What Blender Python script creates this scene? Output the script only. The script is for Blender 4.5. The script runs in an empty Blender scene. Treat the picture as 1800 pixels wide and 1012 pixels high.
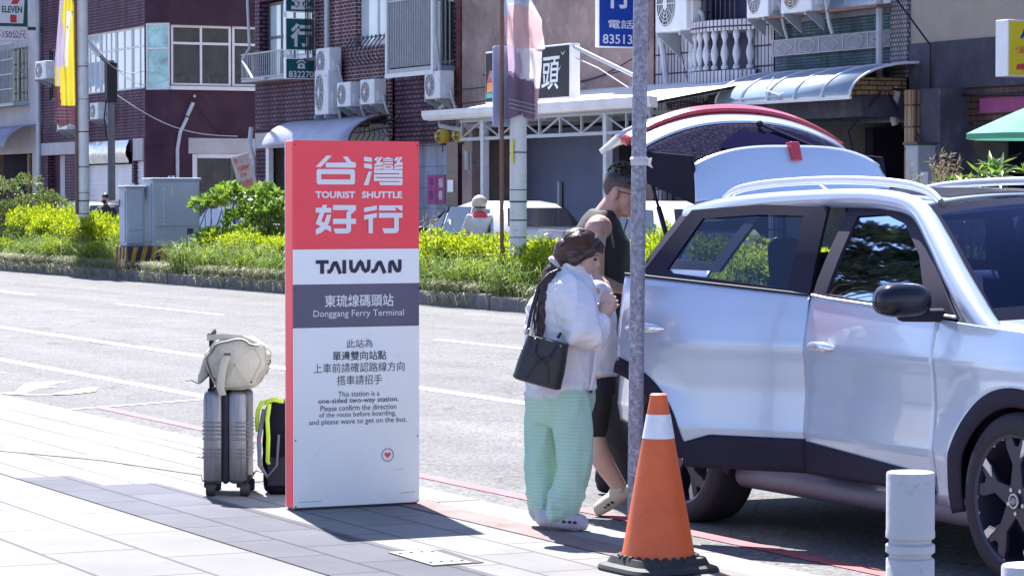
import bpy, bmesh, math, random
from mathutils import Vector, Matrix, noise
R = math.radians
random.seed(11)
sc = bpy.context.scene
col = sc.collection

# ------------------------------------------------------------------ camera, sky, sun, exposure
YAW, PITCH, CAM_H = R(63.9), math.atan(156/5000), 1.55
cam_d = bpy.data.cameras.new('camera')
cam = bpy.data.objects.new('camera', cam_d)
col.objects.link(cam)
cam_d.lens, cam_d.sensor_width, cam_d.clip_start, cam_d.clip_end = 100, 36, 0.1, 2000
cam.location = (0, 0, CAM_H)
cam.rotation_euler = (R(90) - PITCH, 0, YAW)
sc.camera = cam
SUN_DIR = Vector((-0.98, 0.19, 0)).normalized() * math.cos(R(54)) + Vector((0, 0, math.sin(R(54))))
wd = bpy.data.worlds.new('World')
sc.world = wd
wd.use_nodes = True
wn = wd.node_tree
sky = wn.nodes.new('ShaderNodeTexSky')
sky.sky_type = 'NISHITA'
sky.sun_disc = False
sky.sun_elevation = R(54)
sky.sun_rotation = math.atan2(SUN_DIR.x, SUN_DIR.y)
sky.dust_density = 0.6
sky.air_density = 1.0
sky.ozone_density = 4.0
bgn = wn.nodes['Background']
bgn.inputs[1].default_value = 0.085
tint = wn.nodes.new('ShaderNodeMix'); tint.data_type = 'RGBA'; tint.blend_type = 'MULTIPLY'
tint.inputs[0].default_value = 1; tint.inputs[7].default_value = (1.06, 1.0, 1.10, 1)      # a deep tropical blue sky
wn.links.new(sky.outputs[0], tint.inputs[6]); wn.links.new(tint.outputs[2], bgn.inputs[0])
sun_d = bpy.data.lights.new('sun', 'SUN')
sun_d.energy, sun_d.angle, sun_d.color = 4.8, R(0.5), (1.0, 0.965, 0.91)
sun = bpy.data.objects.new('sun', sun_d)
col.objects.link(sun)
sun.rotation_euler = (-SUN_DIR).to_track_quat('-Z', 'Y').to_euler()
vs = sc.view_settings
vs.view_transform, vs.look, vs.gamma, vs.use_curve_mapping = 'Standard', 'None', 1, False
vs.exposure = 1.76

# ------------------------------------------------------------------ picture <-> place
FPX = 5000.0
_f = Vector((-math.sin(YAW)*math.cos(PITCH), math.cos(YAW)*math.cos(PITCH), -math.sin(PITCH)))
_r = Vector((math.cos(YAW), math.sin(YAW), 0))
_u = _r.cross(_f)
def ray(px, py): return _f + _r*((px-900)/FPX) - _u*((py-506)/FPX)
def G(px, py, z=0.0):
    d = ray(px, py); t = (z-CAM_H)/d.z
    return Vector((d.x*t, d.y*t, z))
def WY(px, py, Y):
    d = ray(px, py); t = Y/d.y
    return Vector((d.x*t, Y, CAM_H+d.z*t))
def XZ(px, py, Y):
    p = WY(px, py, Y); return p.x, p.z

# ------------------------------------------------------------------ mesh builder
class MB:
    def __init__(s, M=None):
        s.v, s.f, s.m, s.M, s.mi = [], [], [], M, 0
    def add(s, vs, fs, mi=None):
        n = len(s.v)
        if s.M is not None: s.v += [tuple(s.M @ Vector(p)) for p in vs]
        else: s.v += [tuple(p) for p in vs]
        mi = s.mi if mi is None else mi
        for f in fs:
            s.f.append([i+n for i in f]); s.m.append(mi)
        return s
    def box(s, x0, x1, y0, y1, z0, z1, mi=None):
        return s.add([(x0,y0,z0),(x1,y0,z0),(x1,y1,z0),(x0,y1,z0),(x0,y0,z1),(x1,y0,z1),(x1,y1,z1),(x0,y1,z1)],
              [(0,3,2,1),(4,5,6,7),(0,1,5,4),(1,2,6,5),(2,3,7,6),(3,0,4,7)], mi)
    def quad(s, a, b, c, d, mi=None): return s.add([a,b,c,d], [(0,1,2,3)], mi)
    def poly(s, pts, mi=None): return s.add(pts, [list(range(len(pts)))], mi)
    def prism(s, pts, d, mi=None):      # planar polygon swept by vector d
        n = len(pts); d = Vector(d)
        vs = [Vector(p) for p in pts] + [Vector(p)+d for p in pts]
        fs = [list(range(n))[::-1], [n+i for i in range(n)]]
        fs += [(i, (i+1)%n, n+(i+1)%n, n+i) for i in range(n)]
        return s.add(vs, fs, mi)
    def tube(s, pts, r, n=8, mi=None, cap=True, sq=None, up=None):
        pts = [Vector(p) for p in pts]; m = len(pts)
        rr = r if isinstance(r, (list, tuple)) else [r]*m
        ss = sq if isinstance(sq, (list, tuple)) else [sq or 1.0]*m
        t0 = (pts[1]-pts[0]).normalized()
        if up is not None: a = Vector(up)
        else: a = Vector((0,0,1)) if abs(t0.z) < .9 else Vector((1,0,0))
        vs = []
        for i in range(m):
            t = (pts[min(i+1,m-1)]-pts[max(i-1,0)]).normalized()
            a = (a - t*a.dot(t))
            a = a.normalized() if a.length > 1e-6 else t.orthogonal().normalized()
            b = t.cross(a)
            for j in range(n):
                q = 2*math.pi*j/n
                vs.append(pts[i] + a*(math.cos(q)*rr[i]) + b*(math.sin(q)*rr[i]*ss[i]))
        fs = [(i*n+j, i*n+(j+1)%n, (i+1)*n+(j+1)%n, (i+1)*n+j) for i in range(m-1) for j in range(n)]
        if cap: fs += [list(range(n))[::-1], [(m-1)*n+j for j in range(n)]]
        return s.add(vs, fs, mi)
    def cyl(s, p0, p1, r0, r1=None, n=16, mi=None): return s.tube([p0, p1], [r0, r0 if r1 is None else r1], n, mi)
    def chain(s, pts, rr, n=14, sq=None, up=None, mi=None):   # tube with rounded ends
        pts = [Vector(p) for p in pts]
        t0 = (pts[0]-pts[1]).normalized(); t1 = (pts[-1]-pts[-2]).normalized()
        P, Q = [], []
        for a in (80, 55, 28): P.append(pts[0]+t0*rr[0]*math.sin(R(a))); Q.append(rr[0]*math.cos(R(a)))
        for a, b in zip(pts, rr): P.append(a); Q.append(b)
        for a in (28, 55, 80): P.append(pts[-1]+t1*rr[-1]*math.sin(R(a))); Q.append(rr[-1]*math.cos(R(a)))
        return s.tube(P, Q, n, mi, True, sq, up)
    def ball(s, c, r, nu=16, nv=10, rot=None, mi=None):
        c = Vector(c); r = r if isinstance(r, (tuple, list)) else (r, r, r)
        vs = []
        for i in range(nv+1):
            th = math.pi*i/nv
            for j in range(nu):
                ph = 2*math.pi*j/nu
                p = Vector((math.sin(th)*math.cos(ph)*r[0], math.sin(th)*math.sin(ph)*r[1], math.cos(th)*r[2]))
                if rot is not None: p = rot @ p
                vs.append(c+p)
        fs = [(i*nu+j, (i+1)*nu+j, (i+1)*nu+(j+1)%nu, i*nu+(j+1)%nu) for i in range(nv) for j in range(nu)]
        return s.add(vs, fs, mi)
    def lathe(s, prof, n=24, c=(0,0,0), ax='z', mi=None):
        vs = []
        for r, z in prof:
            for j in range(n):
                q = 2*math.pi*j/n
                p = (r*math.cos(q), r*math.sin(q), z)
                if ax == 'y': p = (p[0], p[2], p[1])
                elif ax == 'x': p = (p[2], p[0], p[1])
                vs.append((p[0]+c[0], p[1]+c[1], p[2]+c[2]))
        m = len(prof)
        fs = [(i*n+j, i*n+(j+1)%n, (i+1)*n+(j+1)%n, (i+1)*n+j) for i in range(m-1) for j in range(n)]
        return s.add(vs, fs, mi)
    def grid(s, fn, nu, nv, mi=None, cu=False):
        vs = [fn(i/(nu-1 if not cu else nu), j/(nv-1)) for i in range(nu) for j in range(nv)]
        k = nu if cu else nu-1
        fs = [(i*nv+j, ((i+1)%nu)*nv+j, ((i+1)%nu)*nv+j+1, i*nv+j+1) for i in range(k) for j in range(nv-1)]
        return s.add(vs, fs, mi)
    def loft(s, rings, n=20, mi=None, cap=True, p=2.0):  # rings: (centre, rx, ry, yaw) horizontal super-ellipses
        vs = []
        for c, rx, ry, yaw in rings:
            c = Vector(c)
            for j in range(n):
                q = 2*math.pi*j/n; cq, sq = math.cos(q), math.sin(q)
                a = math.copysign(abs(cq)**(2/p), cq)*rx; b = math.copysign(abs(sq)**(2/p), sq)*ry
                vs.append(c+Vector((a*math.cos(yaw)-b*math.sin(yaw), a*math.sin(yaw)+b*math.cos(yaw), 0)))
        m = len(rings)
        fs = [(i*n+j, i*n+(j+1)%n, (i+1)*n+(j+1)%n, (i+1)*n+j) for i in range(m-1) for j in range(n)]
        if cap: fs += [list(range(n))[::-1], [(m-1)*n+j for j in range(n)]]
        return s.add(vs, fs, mi)
    def text(s, body, o, ex, ey, w=None, h=None, bold=0.0, mi=None, al='c', shear=0.0):
        o, ex, ey = Vector(o), Vector(ex), Vector(ey)
        vs, fs = text_geo(body, bold)
        xs = [p[0] for p in vs]; ys = [p[1] for p in vs]
        x0, x1, y0, y1 = min(xs), max(xs), min(ys), max(ys)
        sx = w/(x1-x0) if w else None; sy = h/(y1-y0) if h else None
        if sx is None: sx = sy
        if sy is None: sy = sx
        ax = {'c': (x0+x1)/2, 'l': x0, 'r': x1}[al]; ay = (y0+y1)/2
        return s.add([o + ex*((p[0]-ax)*sx+(p[1]-ay)*sy*shear) + ey*((p[1]-ay)*sy) for p in vs], fs, mi)
    def mesh(s, name, mats, recalc=True):
        me = bpy.data.meshes.new(name)
        me.from_pydata(s.v, [], s.f)
        for m in (mats if isinstance(mats, (list, tuple)) else [mats]): me.materials.append(m)
        me.polygons.foreach_set('material_index', s.m)
        if recalc:
            bm = bmesh.new(); bm.from_mesh(me)
            bmesh.ops.recalc_face_normals(bm, faces=bm.faces)
            bm.to_mesh(me); bm.free()
        me.update()
        return me
    def build(s, name, mats, parent=None, smooth=False, bevel=0, off=None, solid=0, recalc=True, sub=0):
        if off is not None:
            off = Vector(off); s.v = [tuple(Vector(p)-off) for p in s.v]
        me = s.mesh(name, mats, recalc)
        return link(name, me, parent, smooth, bevel, solid, sub)

def link(name, me, parent=None, smooth=False, bevel=0, solid=0, sub=0):
    o = bpy.data.objects.new(name, me)
    col.objects.link(o)
    if parent is not None: o.parent = parent
    if smooth:
        me.polygons.foreach_set('use_smooth', [True]*len(me.polygons))
        if smooth is not True: me.set_sharp_from_angle(angle=R(smooth))
        else: me.set_sharp_from_angle(angle=R(40))
    if solid:
        md = o.modifiers.new('s', 'SOLIDIFY'); md.thickness = solid; md.offset = 0
    if sub:
        md = o.modifiers.new('u', 'SUBSURF'); md.levels = md.render_levels = sub
    if bevel:
        md = o.modifiers.new('b', 'BEVEL'); md.width = bevel; md.segments = 2; md.limit_method = 'ANGLE'; md.angle_limit = R(40)
    return o

_tc = {}
def text_geo(body, bold):
    k = (body, bold)
    if k not in _tc:
        cu = bpy.data.curves.new('t', 'FONT')
        cu.body = body; cu.size = 1; cu.offset = bold; cu.resolution_u = 3; cu.dimensions = '2D'; cu.fill_mode = 'BOTH'
        o = bpy.data.objects.new('t', cu)
        me = o.to_mesh()
        _tc[k] = ([tuple(v.co) for v in me.vertices], [list(p.vertices) for p in me.polygons])
        o.to_mesh_clear(); bpy.data.objects.remove(o); bpy.data.curves.remove(cu)
    return _tc[k]

def organic(mb, voxel, smooth=4, disp=None):   # fuse overlapping shapes into ONE continuous surface
    me = mb.mesh('tmp', [])
    o = bpy.data.objects.new('tmp', me); col.objects.link(o)
    md = o.modifiers.new('r', 'REMESH'); md.mode = 'VOXEL'; md.voxel_size = voxel
    if smooth:
        ms = o.modifiers.new('s', 'SMOOTH'); ms.factor = 0.5; ms.iterations = smooth
    dg = bpy.context.evaluated_depsgraph_get()
    out = bpy.data.meshes.new_from_object(o.evaluated_get(dg))
    bpy.data.objects.remove(o); bpy.data.meshes.remove(me)
    if disp:
        nn = [v.normal.copy() for v in out.vertices]
        for v, n in zip(out.vertices, nn): v.co = v.co + n*disp(v.co)
        out.update()
    return out

# ------------------------------------------------------------------ things
def tag(o, label=None, cat=None, group=None, kind=None):
    if label: o['label'] = label
    if cat: o['category'] = cat
    if group: o['group'] = group
    if kind: o['kind'] = kind
    return o
def thing(name, label, cat, loc=(0,0,0), rz=0, group=None):
    o = bpy.data.objects.new(name, None)
    col.objects.link(o); o.location = loc; o.rotation_euler = (0,0,rz); o.empty_display_size = .2
    return tag(o, label, cat, group)
def struct(name, mb, m, **k): return tag(mb.build(name, m, **k), kind='structure')
def dup(root, loc, rz=None, label=None, group=None, scale=None):
    r = root.copy(); col.objects.link(r); r.location = loc
    if rz is not None: r.rotation_euler = (0,0,rz)
    if scale: r.scale = scale
    if label: r['label'] = label
    if group: r['group'] = group
    for ch in list(root.children):
        c = ch.copy(); col.objects.link(c); c.parent = r
        for g in list(ch.children):
            d = g.copy(); col.objects.link(d); d.parent = c
    return r

# ------------------------------------------------------------------ materials
def _new(name):
    m = bpy.data.materials.new(name); m.use_nodes = True
    nt = m.node_tree; return m, nt, nt.nodes['Principled BSDF']
def _n(nt, t, **k):
    n = nt.nodes.new(t)
    for a, b in k.items(): setattr(n, a, b)
    return n
def pbr(name, c, rough=.6, metal=0, var=.12, vs=2.0, bump=0, bs=60, coat=0, spec=.5, obj=False, dirt=None, dv=0.0, ds=1.2):
    m, nt, b = _new(name); L = nt.links.new
    b.inputs['Roughness'].default_value = rough; b.inputs['Metallic'].default_value = metal
    b.inputs['Specular IOR Level'].default_value = spec
    if coat: b.inputs['Coat Weight'].default_value = coat; b.inputs['Coat Roughness'].default_value = .04
    tc = _n(nt, 'ShaderNodeTexCoord'); ge = _n(nt, 'ShaderNodeNewGeometry')
    src = tc.outputs['Object'] if obj else ge.outputs['Position']
    cs = (*c, 1)
    if var:
        nz = _n(nt, 'ShaderNodeTexNoise'); nz.inputs['Scale'].default_value = vs; nz.inputs['Detail'].default_value = 6; nz.inputs['Roughness'].default_value = .65
        L(src, nz.inputs['Vector'])
        mr = _n(nt, 'ShaderNodeMapRange'); mr.inputs[1].default_value = .3; mr.inputs[2].default_value = .7; mr.inputs[3].default_value = 1-var; mr.inputs[4].default_value = 1+var
        L(nz.outputs[0], mr.inputs[0])
        mx = _n(nt, 'ShaderNodeMix', data_type='RGBA', blend_type='MULTIPLY'); mx.inputs[0].default_value = 1
        mx.inputs[6].default_value = cs; L(mr.outputs[0], mx.inputs[7])
        out = mx.outputs[2]
        if dirt:
            n2 = _n(nt, 'ShaderNodeTexNoise'); n2.inputs['Scale'].default_value = ds; n2.inputs['Detail'].default_value = 8; n2.inputs['Roughness'].default_value = .75
            L(src, n2.inputs['Vector'])
            r2 = _n(nt, 'ShaderNodeMapRange'); r2.inputs[1].default_value = .52-dv*.2; r2.inputs[2].default_value = .72-dv*.2; r2.inputs[4].default_value = .85; L(n2.outputs[0], r2.inputs[0])
            m2 = _n(nt, 'ShaderNodeMix', data_type='RGBA'); L(r2.outputs[0], m2.inputs[0]); L(out, m2.inputs[6]); m2.inputs[7].default_value = (*dirt, 1)
            out = m2.outputs[2]
        L(out, b.inputs['Base Color'])
    else: b.inputs['Base Color'].default_value = cs
    if bump:
        n3 = _n(nt, 'ShaderNodeTexNoise'); n3.inputs['Scale'].default_value = bs; n3.inputs['Detail'].default_value = 4
        L(src, n3.inputs['Vector'])
        bp = _n(nt, 'ShaderNodeBump'); bp.inputs['Strength'].default_value = bump; bp.inputs['Distance'].default_value = .01
        L(n3.outputs[0], bp.inputs['Height']); L(bp.outputs[0], b.inputs['Normal'])
    return m
def tiles(name, c1, c2, mortar, bw, bh, ms=.06, rough=.55, bump=.6, off=.5, ground=False, var=.2, vscale=.8, spec=.4):
    m, nt, b = _new(name); L = nt.links.new
    ge = _n(nt, 'ShaderNodeNewGeometry'); sx = _n(nt, 'ShaderNodeSeparateXYZ'); cx = _n(nt, 'ShaderNodeCombineXYZ')
    L(ge.outputs['Position'], sx.inputs[0])
    if ground: L(sx.outputs[0], cx.inputs[0]); L(sx.outputs[1], cx.inputs[1])
    else:
        ad = _n(nt, 'ShaderNodeMath', operation='ADD'); L(sx.outputs[0], ad.inputs[0]); L(sx.outputs[1], ad.inputs[1])
        L(ad.outputs[0], cx.inputs[0]); L(sx.outputs[2], cx.inputs[1])
    br = _n(nt, 'ShaderNodeTexBrick'); br.offset = off
    for k, v in (('Color1', (*c1, 1)), ('Color2', (*c2, 1)), ('Mortar', (*mortar, 1))): br.inputs[k].default_value = v
    br.inputs['Scale'].default_value = 1; br.inputs['Mortar Size'].default_value = ms*bh; br.inputs['Brick Width'].default_value = bw; br.inputs['Row Height'].default_value = bh
    br.inputs['Mortar Smooth'].default_value = .3; br.inputs['Bias'].default_value = 0
    L(cx.outputs[0], br.inputs['Vector'])
    nz = _n(nt, 'ShaderNodeTexNoise'); nz.inputs['Scale'].default_value = vscale; nz.inputs['Detail'].default_value = 7; nz.inputs['Roughness'].default_value = .7
    L(ge.outputs['Position'], nz.inputs['Vector'])
    mr = _n(nt, 'ShaderNodeMapRange'); mr.inputs[1].default_value = .3; mr.inputs[2].default_value = .7; mr.inputs[3].default_value = 1-var; mr.inputs[4].default_value = 1+var; L(nz.outputs[0], mr.inputs[0])
    mx = _n(nt, 'ShaderNodeMix', data_type='RGBA', blend_type='MULTIPLY'); mx.inputs[0].default_value = 1
    L(br.outputs['Color'], mx.inputs[6]); L(mr.outputs[0], mx.inputs[7])
    mp = _n(nt, 'ShaderNodeMapping'); mp.inputs['Scale'].default_value = (.35,.35,.35) if ground else (2.6,2.6,.18); L(ge.outputs['Position'], mp.inputs['Vector'])
    n4 = _n(nt, 'ShaderNodeTexNoise'); n4.inputs['Scale'].default_value = 1.0; n4.inputs['Detail'].default_value = 5; n4.inputs['Roughness'].default_value = .6; L(mp.outputs[0], n4.inputs['Vector'])
    m4 = _n(nt, 'ShaderNodeMapRange'); m4.inputs[1].default_value = .35; m4.inputs[2].default_value = .65; m4.inputs[3].default_value = .80 if ground else .58; m4.inputs[4].default_value = 1.08 if ground else 1.15; L(n4.outputs[0], m4.inputs[0])
    x4 = _n(nt, 'ShaderNodeMix', data_type='RGBA', blend_type='MULTIPLY'); x4.inputs[0].default_value = 1; L(mx.outputs[2], x4.inputs[6]); L(m4.outputs[0], x4.inputs[7]); 
    res = x4.outputs[2]
    if ground:      # dropped gum and blotchy stains
        for sc_, thr, val in ((2.3,.045,.72),(5.1,.05,.80)):
            vo = _n(nt, 'ShaderNodeTexVoronoi'); vo.inputs['Scale'].default_value = sc_; L(ge.outputs['Position'], vo.inputs['Vector'])
            m5 = _n(nt, 'ShaderNodeMapRange'); m5.inputs[1].default_value = thr*.6; m5.inputs[2].default_value = thr; m5.inputs[3].default_value = val; m5.inputs[4].default_value = 1; L(vo.outputs['Distance'], m5.inputs[0])
            x5 = _n(nt, 'ShaderNodeMix', data_type='RGBA', blend_type='MULTIPLY'); x5.inputs[0].default_value = 1; L(res, x5.inputs[6]); L(m5.outputs[0], x5.inputs[7]); res = x5.outputs[2]
        n6 = _n(nt, 'ShaderNodeTexNoise'); n6.inputs['Scale'].default_value = 1.7; n6.inputs['Detail'].default_value = 8; n6.inputs['Roughness'].default_value = .75; n6.inputs['Distortion'].default_value = .8; L(ge.outputs['Position'], n6.inputs['Vector'])
        m6 = _n(nt, 'ShaderNodeMapRange'); m6.inputs[1].default_value = .60; m6.inputs[2].default_value = .74; m6.inputs[3].default_value = 1; m6.inputs[4].default_value = .78; L(n6.outputs[0], m6.inputs[0])
        x6 = _n(nt, 'ShaderNodeMix', data_type='RGBA', blend_type='MULTIPLY'); x6.inputs[0].default_value = 1; L(res, x6.inputs[6]); L(m6.outputs[0], x6.inputs[7]); res = x6.outputs[2]
    L(res, b.inputs['Base Color'])
    b.inputs['Roughness'].default_value = rough; b.inputs['Specular IOR Level'].default_value = spec
    if bump:
        bp = _n(nt, 'ShaderNodeBump'); bp.inputs['Strength'].default_value = bump; bp.inputs['Distance'].default_value = .01; bp.invert = True
        L(br.outputs['Fac'], bp.inputs['Height']); L(bp.outputs[0], b.inputs['Normal'])
    return m
def leaf(name, cols, trans=.45, rough=.5):
    m, nt, b = _new(name); L = nt.links.new
    ge = _n(nt, 'ShaderNodeNewGeometry'); cr = _n(nt, 'ShaderNodeValToRGB')
    e = cr.color_ramp.elements
    while len(e) < len(cols): e.new(.5)
    for i, c in enumerate(cols): e[i].position = i/(len(cols)-1); e[i].color = (*c, 1)
    L(ge.outputs['Random Per Island'], cr.inputs[0]); L(cr.outputs[0], b.inputs['Base Color'])
    b.inputs['Roughness'].default_value = rough
    tr = _n(nt, 'ShaderNodeBsdfTranslucent'); L(cr.outputs[0], tr.inputs[0])
    mx = _n(nt, 'ShaderNodeMixShader'); mx.inputs[0].default_value = trans
    L(b.outputs[0], mx.inputs[1]); L(tr.outputs[0], mx.inputs[2]); L(mx.outputs[0], nt.nodes['Material Output'].inputs[0])
    return m
def glass(name, tint, refl=.12, rough=.02, gcol=(.95,.97,1)):
    m, nt, b = _new(name); L = nt.links.new
    nt.nodes.remove(b)
    tp = _n(nt, 'ShaderNodeBsdfTransparent'); tp.inputs[0].default_value = (*tint, 1)
    gl = _n(nt, 'ShaderNodeBsdfGlossy'); gl.inputs['Roughness'].default_value = rough; gl.inputs[0].default_value = (*gcol, 1)
    lw = _n(nt, 'ShaderNodeLayerWeight'); lw.inputs[0].default_value = .25
    mr = _n(nt, 'ShaderNodeMapRange'); mr.inputs[3].default_value = refl; mr.inputs[4].default_value = .95; L(lw.outputs['Fresnel'], mr.inputs[0])
    mx = _n(nt, 'ShaderNodeMixShader'); L(mr.outputs[0], mx.inputs[0]); L(tp.outputs[0], mx.inputs[1]); L(gl.outputs[0], mx.inputs[2])
    L(mx.outputs[0], nt.nodes['Material Output'].inputs[0])
    return m
def cloth_mat(name, c, trans=.25, rough=.8, var=.06, bump=.2, bs=25):
    m = pbr(name, c, rough, 0, var, 6, bump, bs, obj=True); nt = m.node_tree
    tr = _n(nt, 'ShaderNodeBsdfTranslucent'); tr.inputs[0].default_value = (*c, 1)
    mx = _n(nt, 'ShaderNodeMixShader'); mx.inputs[0].default_value = trans
    nt.links.new(nt.nodes['Principled BSDF'].outputs[0], mx.inputs[1]); nt.links.new(tr.outputs[0], mx.inputs[2]); nt.links.new(mx.outputs[0], nt.nodes['Material Output'].inputs[0])
    return m
M = {}
M['white_paint'] = pbr('white_paint', (.75,.75,.77), .45, var=.05)
M['black'] = pbr('black', (.014,.012,.022), .6, var=.1, spec=.25)
M['ink'] = pbr('ink', (.03,.022,.05), .6, var=0)
M['steel'] = pbr('steel', (.5,.51,.54), .4, .8, .15, 8)
M['grey_metal'] = pbr('grey_metal', (.30,.32,.36), .5, .2, .12, 5)
M['dark_metal'] = pbr('dark_metal', (.05,.05,.065), .5, .3, .2, 5)
M['pipe'] = pbr('pipe', (.42,.44,.5), .5, 0, .15, 4)
M['concrete'] = pbr('concrete', (.36,.35,.34), .9, 0, .25, 3, .5, 40)
M['rubber'] = pbr('rubber', (.02,.02,.024), .7, 0, .15, 10)
M['galv'] = pbr('galvanised', (.19,.19,.24), .55, .15, .45, 40, .15, 40, dirt=(.50,.49,.56), dv=.15, ds=42)
M['bg_glass'] = pbr('car_glass_dark', (.02,.022,.035), .05, 0, 0, 1, spec=.9)
M['lamp_red'] = pbr('lamp_red', (.35,.01,.02), .2, 0, 0, 1)
M['lamp_clear'] = pbr('lamp_clear', (.6,.6,.65), .15, 0, 0, 1)
# ------------------------------------------------------------------ the setting
M['asphalt'] = pbr('asphalt', (.130,.128,.131), .85, 0, .13, 1.1, .55, 90, dirt=(.106,.105,.108), dv=-.2, ds=.35)
for _m in [M['asphalt']]: _m.node_tree.nodes['Principled BSDF'].inputs['Specular IOR Level'].default_value = .2
def _speckle(m, sc_, lo, hi):
    nt = m.node_tree; L = nt.links.new; b = nt.nodes['Principled BSDF']
    src = b.inputs['Base Color'].links[0].from_socket
    ge = _n(nt, 'ShaderNodeNewGeometry'); v = _n(nt, 'ShaderNodeTexVoronoi'); v.inputs['Scale'].default_value = sc_
    L(ge.outputs['Position'], v.inputs['Vector'])
    sp = _n(nt, 'ShaderNodeSeparateColor'); L(v.outputs['Color'], sp.inputs[0])
    mr = _n(nt, 'ShaderNodeMapRange'); mr.inputs[3].default_value = lo; mr.inputs[4].default_value = hi; L(sp.outputs[0], mr.inputs[0])
    mx = _n(nt, 'ShaderNodeMix', data_type='RGBA', blend_type='MULTIPLY'); mx.inputs[0].default_value = 1
    L(src, mx.inputs[6]); L(mr.outputs[0], mx.inputs[7]); L(mx.outputs[2], b.inputs['Base Color'])
_speckle(M['asphalt'], 55, .62, 1.38)
def _wear(m):      # tyre tracks along the road and fine cracks
    nt = m.node_tree; L = nt.links.new; b = nt.nodes['Principled BSDF']; src = b.inputs['Base Color'].links[0].from_socket
    ge = _n(nt, 'ShaderNodeNewGeometry'); mp = _n(nt, 'ShaderNodeMapping'); mp.inputs['Scale'].default_value = (.04,1.1,1); L(ge.outputs['Position'], mp.inputs['Vector'])
    nz = _n(nt, 'ShaderNodeTexNoise'); nz.inputs['Scale'].default_value = 1.0; nz.inputs['Detail'].default_value = 5; L(mp.outputs[0], nz.inputs['Vector'])
    mr = _n(nt, 'ShaderNodeMapRange'); mr.inputs[1].default_value = .3; mr.inputs[2].default_value = .7; mr.inputs[3].default_value = .82; mr.inputs[4].default_value = 1.10; L(nz.outputs[0], mr.inputs[0])
    n2 = _n(nt, 'ShaderNodeTexNoise'); n2.inputs['Scale'].default_value = 1.3; L(ge.outputs['Position'], n2.inputs['Vector'])
    ad = _n(nt, 'ShaderNodeVectorMath', operation='ADD'); L(ge.outputs['Position'], ad.inputs[0]); L(n2.outputs['Color'], ad.inputs[1])
    vo = _n(nt, 'ShaderNodeTexVoronoi', feature='DISTANCE_TO_EDGE'); vo.inputs['Scale'].default_value = .38; L(ad.outputs[0], vo.inputs['Vector'])
    m2 = _n(nt, 'ShaderNodeMapRange'); m2.inputs[1].default_value = .0; m2.inputs[2].default_value = .010; m2.inputs[3].default_value = .62; m2.inputs[4].default_value = 1; L(vo.outputs[0], m2.inputs[0])
    mu0 = _n(nt, 'ShaderNodeMath', operation='MULTIPLY'); L(mr.outputs[0], mu0.inputs[0]); L(m2.outputs[0], mu0.inputs[1])
    n6 = _n(nt, 'ShaderNodeTexNoise'); n6.inputs['Scale'].default_value = .9; n6.inputs['Detail'].default_value = 8; n6.inputs['Roughness'].default_value = .75; n6.inputs['Distortion'].default_value = 1.0; L(ge.outputs['Position'], n6.inputs['Vector'])
    m6 = _n(nt, 'ShaderNodeMapRange'); m6.inputs[1].default_value = .58; m6.inputs[2].default_value = .74; m6.inputs[3].default_value = 1; m6.inputs[4].default_value = .72; L(n6.outputs[0], m6.inputs[0])
    mu = _n(nt, 'ShaderNodeMath', operation='MULTIPLY'); L(mu0.outputs[0], mu.inputs[0]); L(m6.outputs[0], mu.inputs[1])
    mx = _n(nt, 'ShaderNodeMix', data_type='RGBA', blend_type='MULTIPLY'); mx.inputs[0].default_value = 1; L(src, mx.inputs[6]); L(mu.outputs[0], mx.inputs[7]); L(mx.outputs[2], b.inputs['Base Color'])
_wear(M['asphalt'])
M['pave'] = tiles('paving_pale', (.214,.211,.212), (.186,.184,.187), (.090,.087,.092), .62, .31, .028, .75, .5, .5, True, .12, 1.5)
M['pave_near'] = tiles('paving_near', (.203,.200,.199), (.183,.181,.182), (.080,.077,.082), .90, .45, .022, .75, .5, .37, True, .12, 1.2)
M['pave_dark'] = tiles('paving_dark', (.092,.094,.118), (.066,.068,.09), (.03,.03,.04), .62, .315, .03, .7, .5, .5, True, .16, 2.5)
M['kerb'] = pbr('kerb', (.225,.22,.22), .85, 0, .15, 4, .4, 60)
M['pinkstrip'] = pbr('pink_strip', (.21,.145,.14), .85, 0, .25, 6, .5, 80, dirt=(.185,.178,.178), dv=.55, ds=5)
M['line'] = pbr('line_paint', (.62,.61,.59), .75, 0, .12, 8, .2, 80, dirt=(.20,.20,.21), dv=-.2, ds=9)
M['redline'] = pbr('red_paint', (.30,.06,.075), .75, 0, .15, 5, .2, 80, dirt=(.26,.16,.17), dv=-.1, ds=5)
M['yline'] = pbr('yellow_paint', (.56,.43,.20), .75, 0, .15, 5, .2, 80, dirt=(.32,.29,.26), dv=.1, ds=4)
M['soil'] = pbr('soil', (.085,.075,.068), .95, 0, .3, 3, .8, 30)
M['farpave'] = pbr('far_pavement', (.30,.29,.29), .9, 0, .2, 1, .3, 40)

for _k in ('pave','pave_near','pave_dark','kerb','pinkstrip'): M[_k].node_tree.nodes['Principled BSDF'].inputs['Specular IOR Level'].default_value = .12
ROAD_Z, NEAR_Y = -0.05, 6.17
m = MB(); m.quad((-400,-400,-.09),(400,-400,-.09),(400,400,-.09),(-400,400,-.09)); struct('ground', m, M['farpave'])
m = MB(); m.quad((-300,NEAR_Y+.1,ROAD_Z),(150,NEAR_Y+.1,ROAD_Z),(150,24.0,ROAD_Z),(-300,24.0,ROAD_Z)); struct('road', m, M['asphalt'])
m = MB()
m.box(-120,60,-30,4.452,-.08,0)
struct('pavement', m, M['pave_near'])
m = MB(); m.box(-120,-15.4,4.47,NEAR_Y-.13,-.08,0); m.box(-15.4,60,5.09,NEAR_Y-.13,-.08,0)
m.box(-15.4,-14.8,4.785,5.09,-.08,0)
struct('pavement_strip', m, M['pave'])
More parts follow.
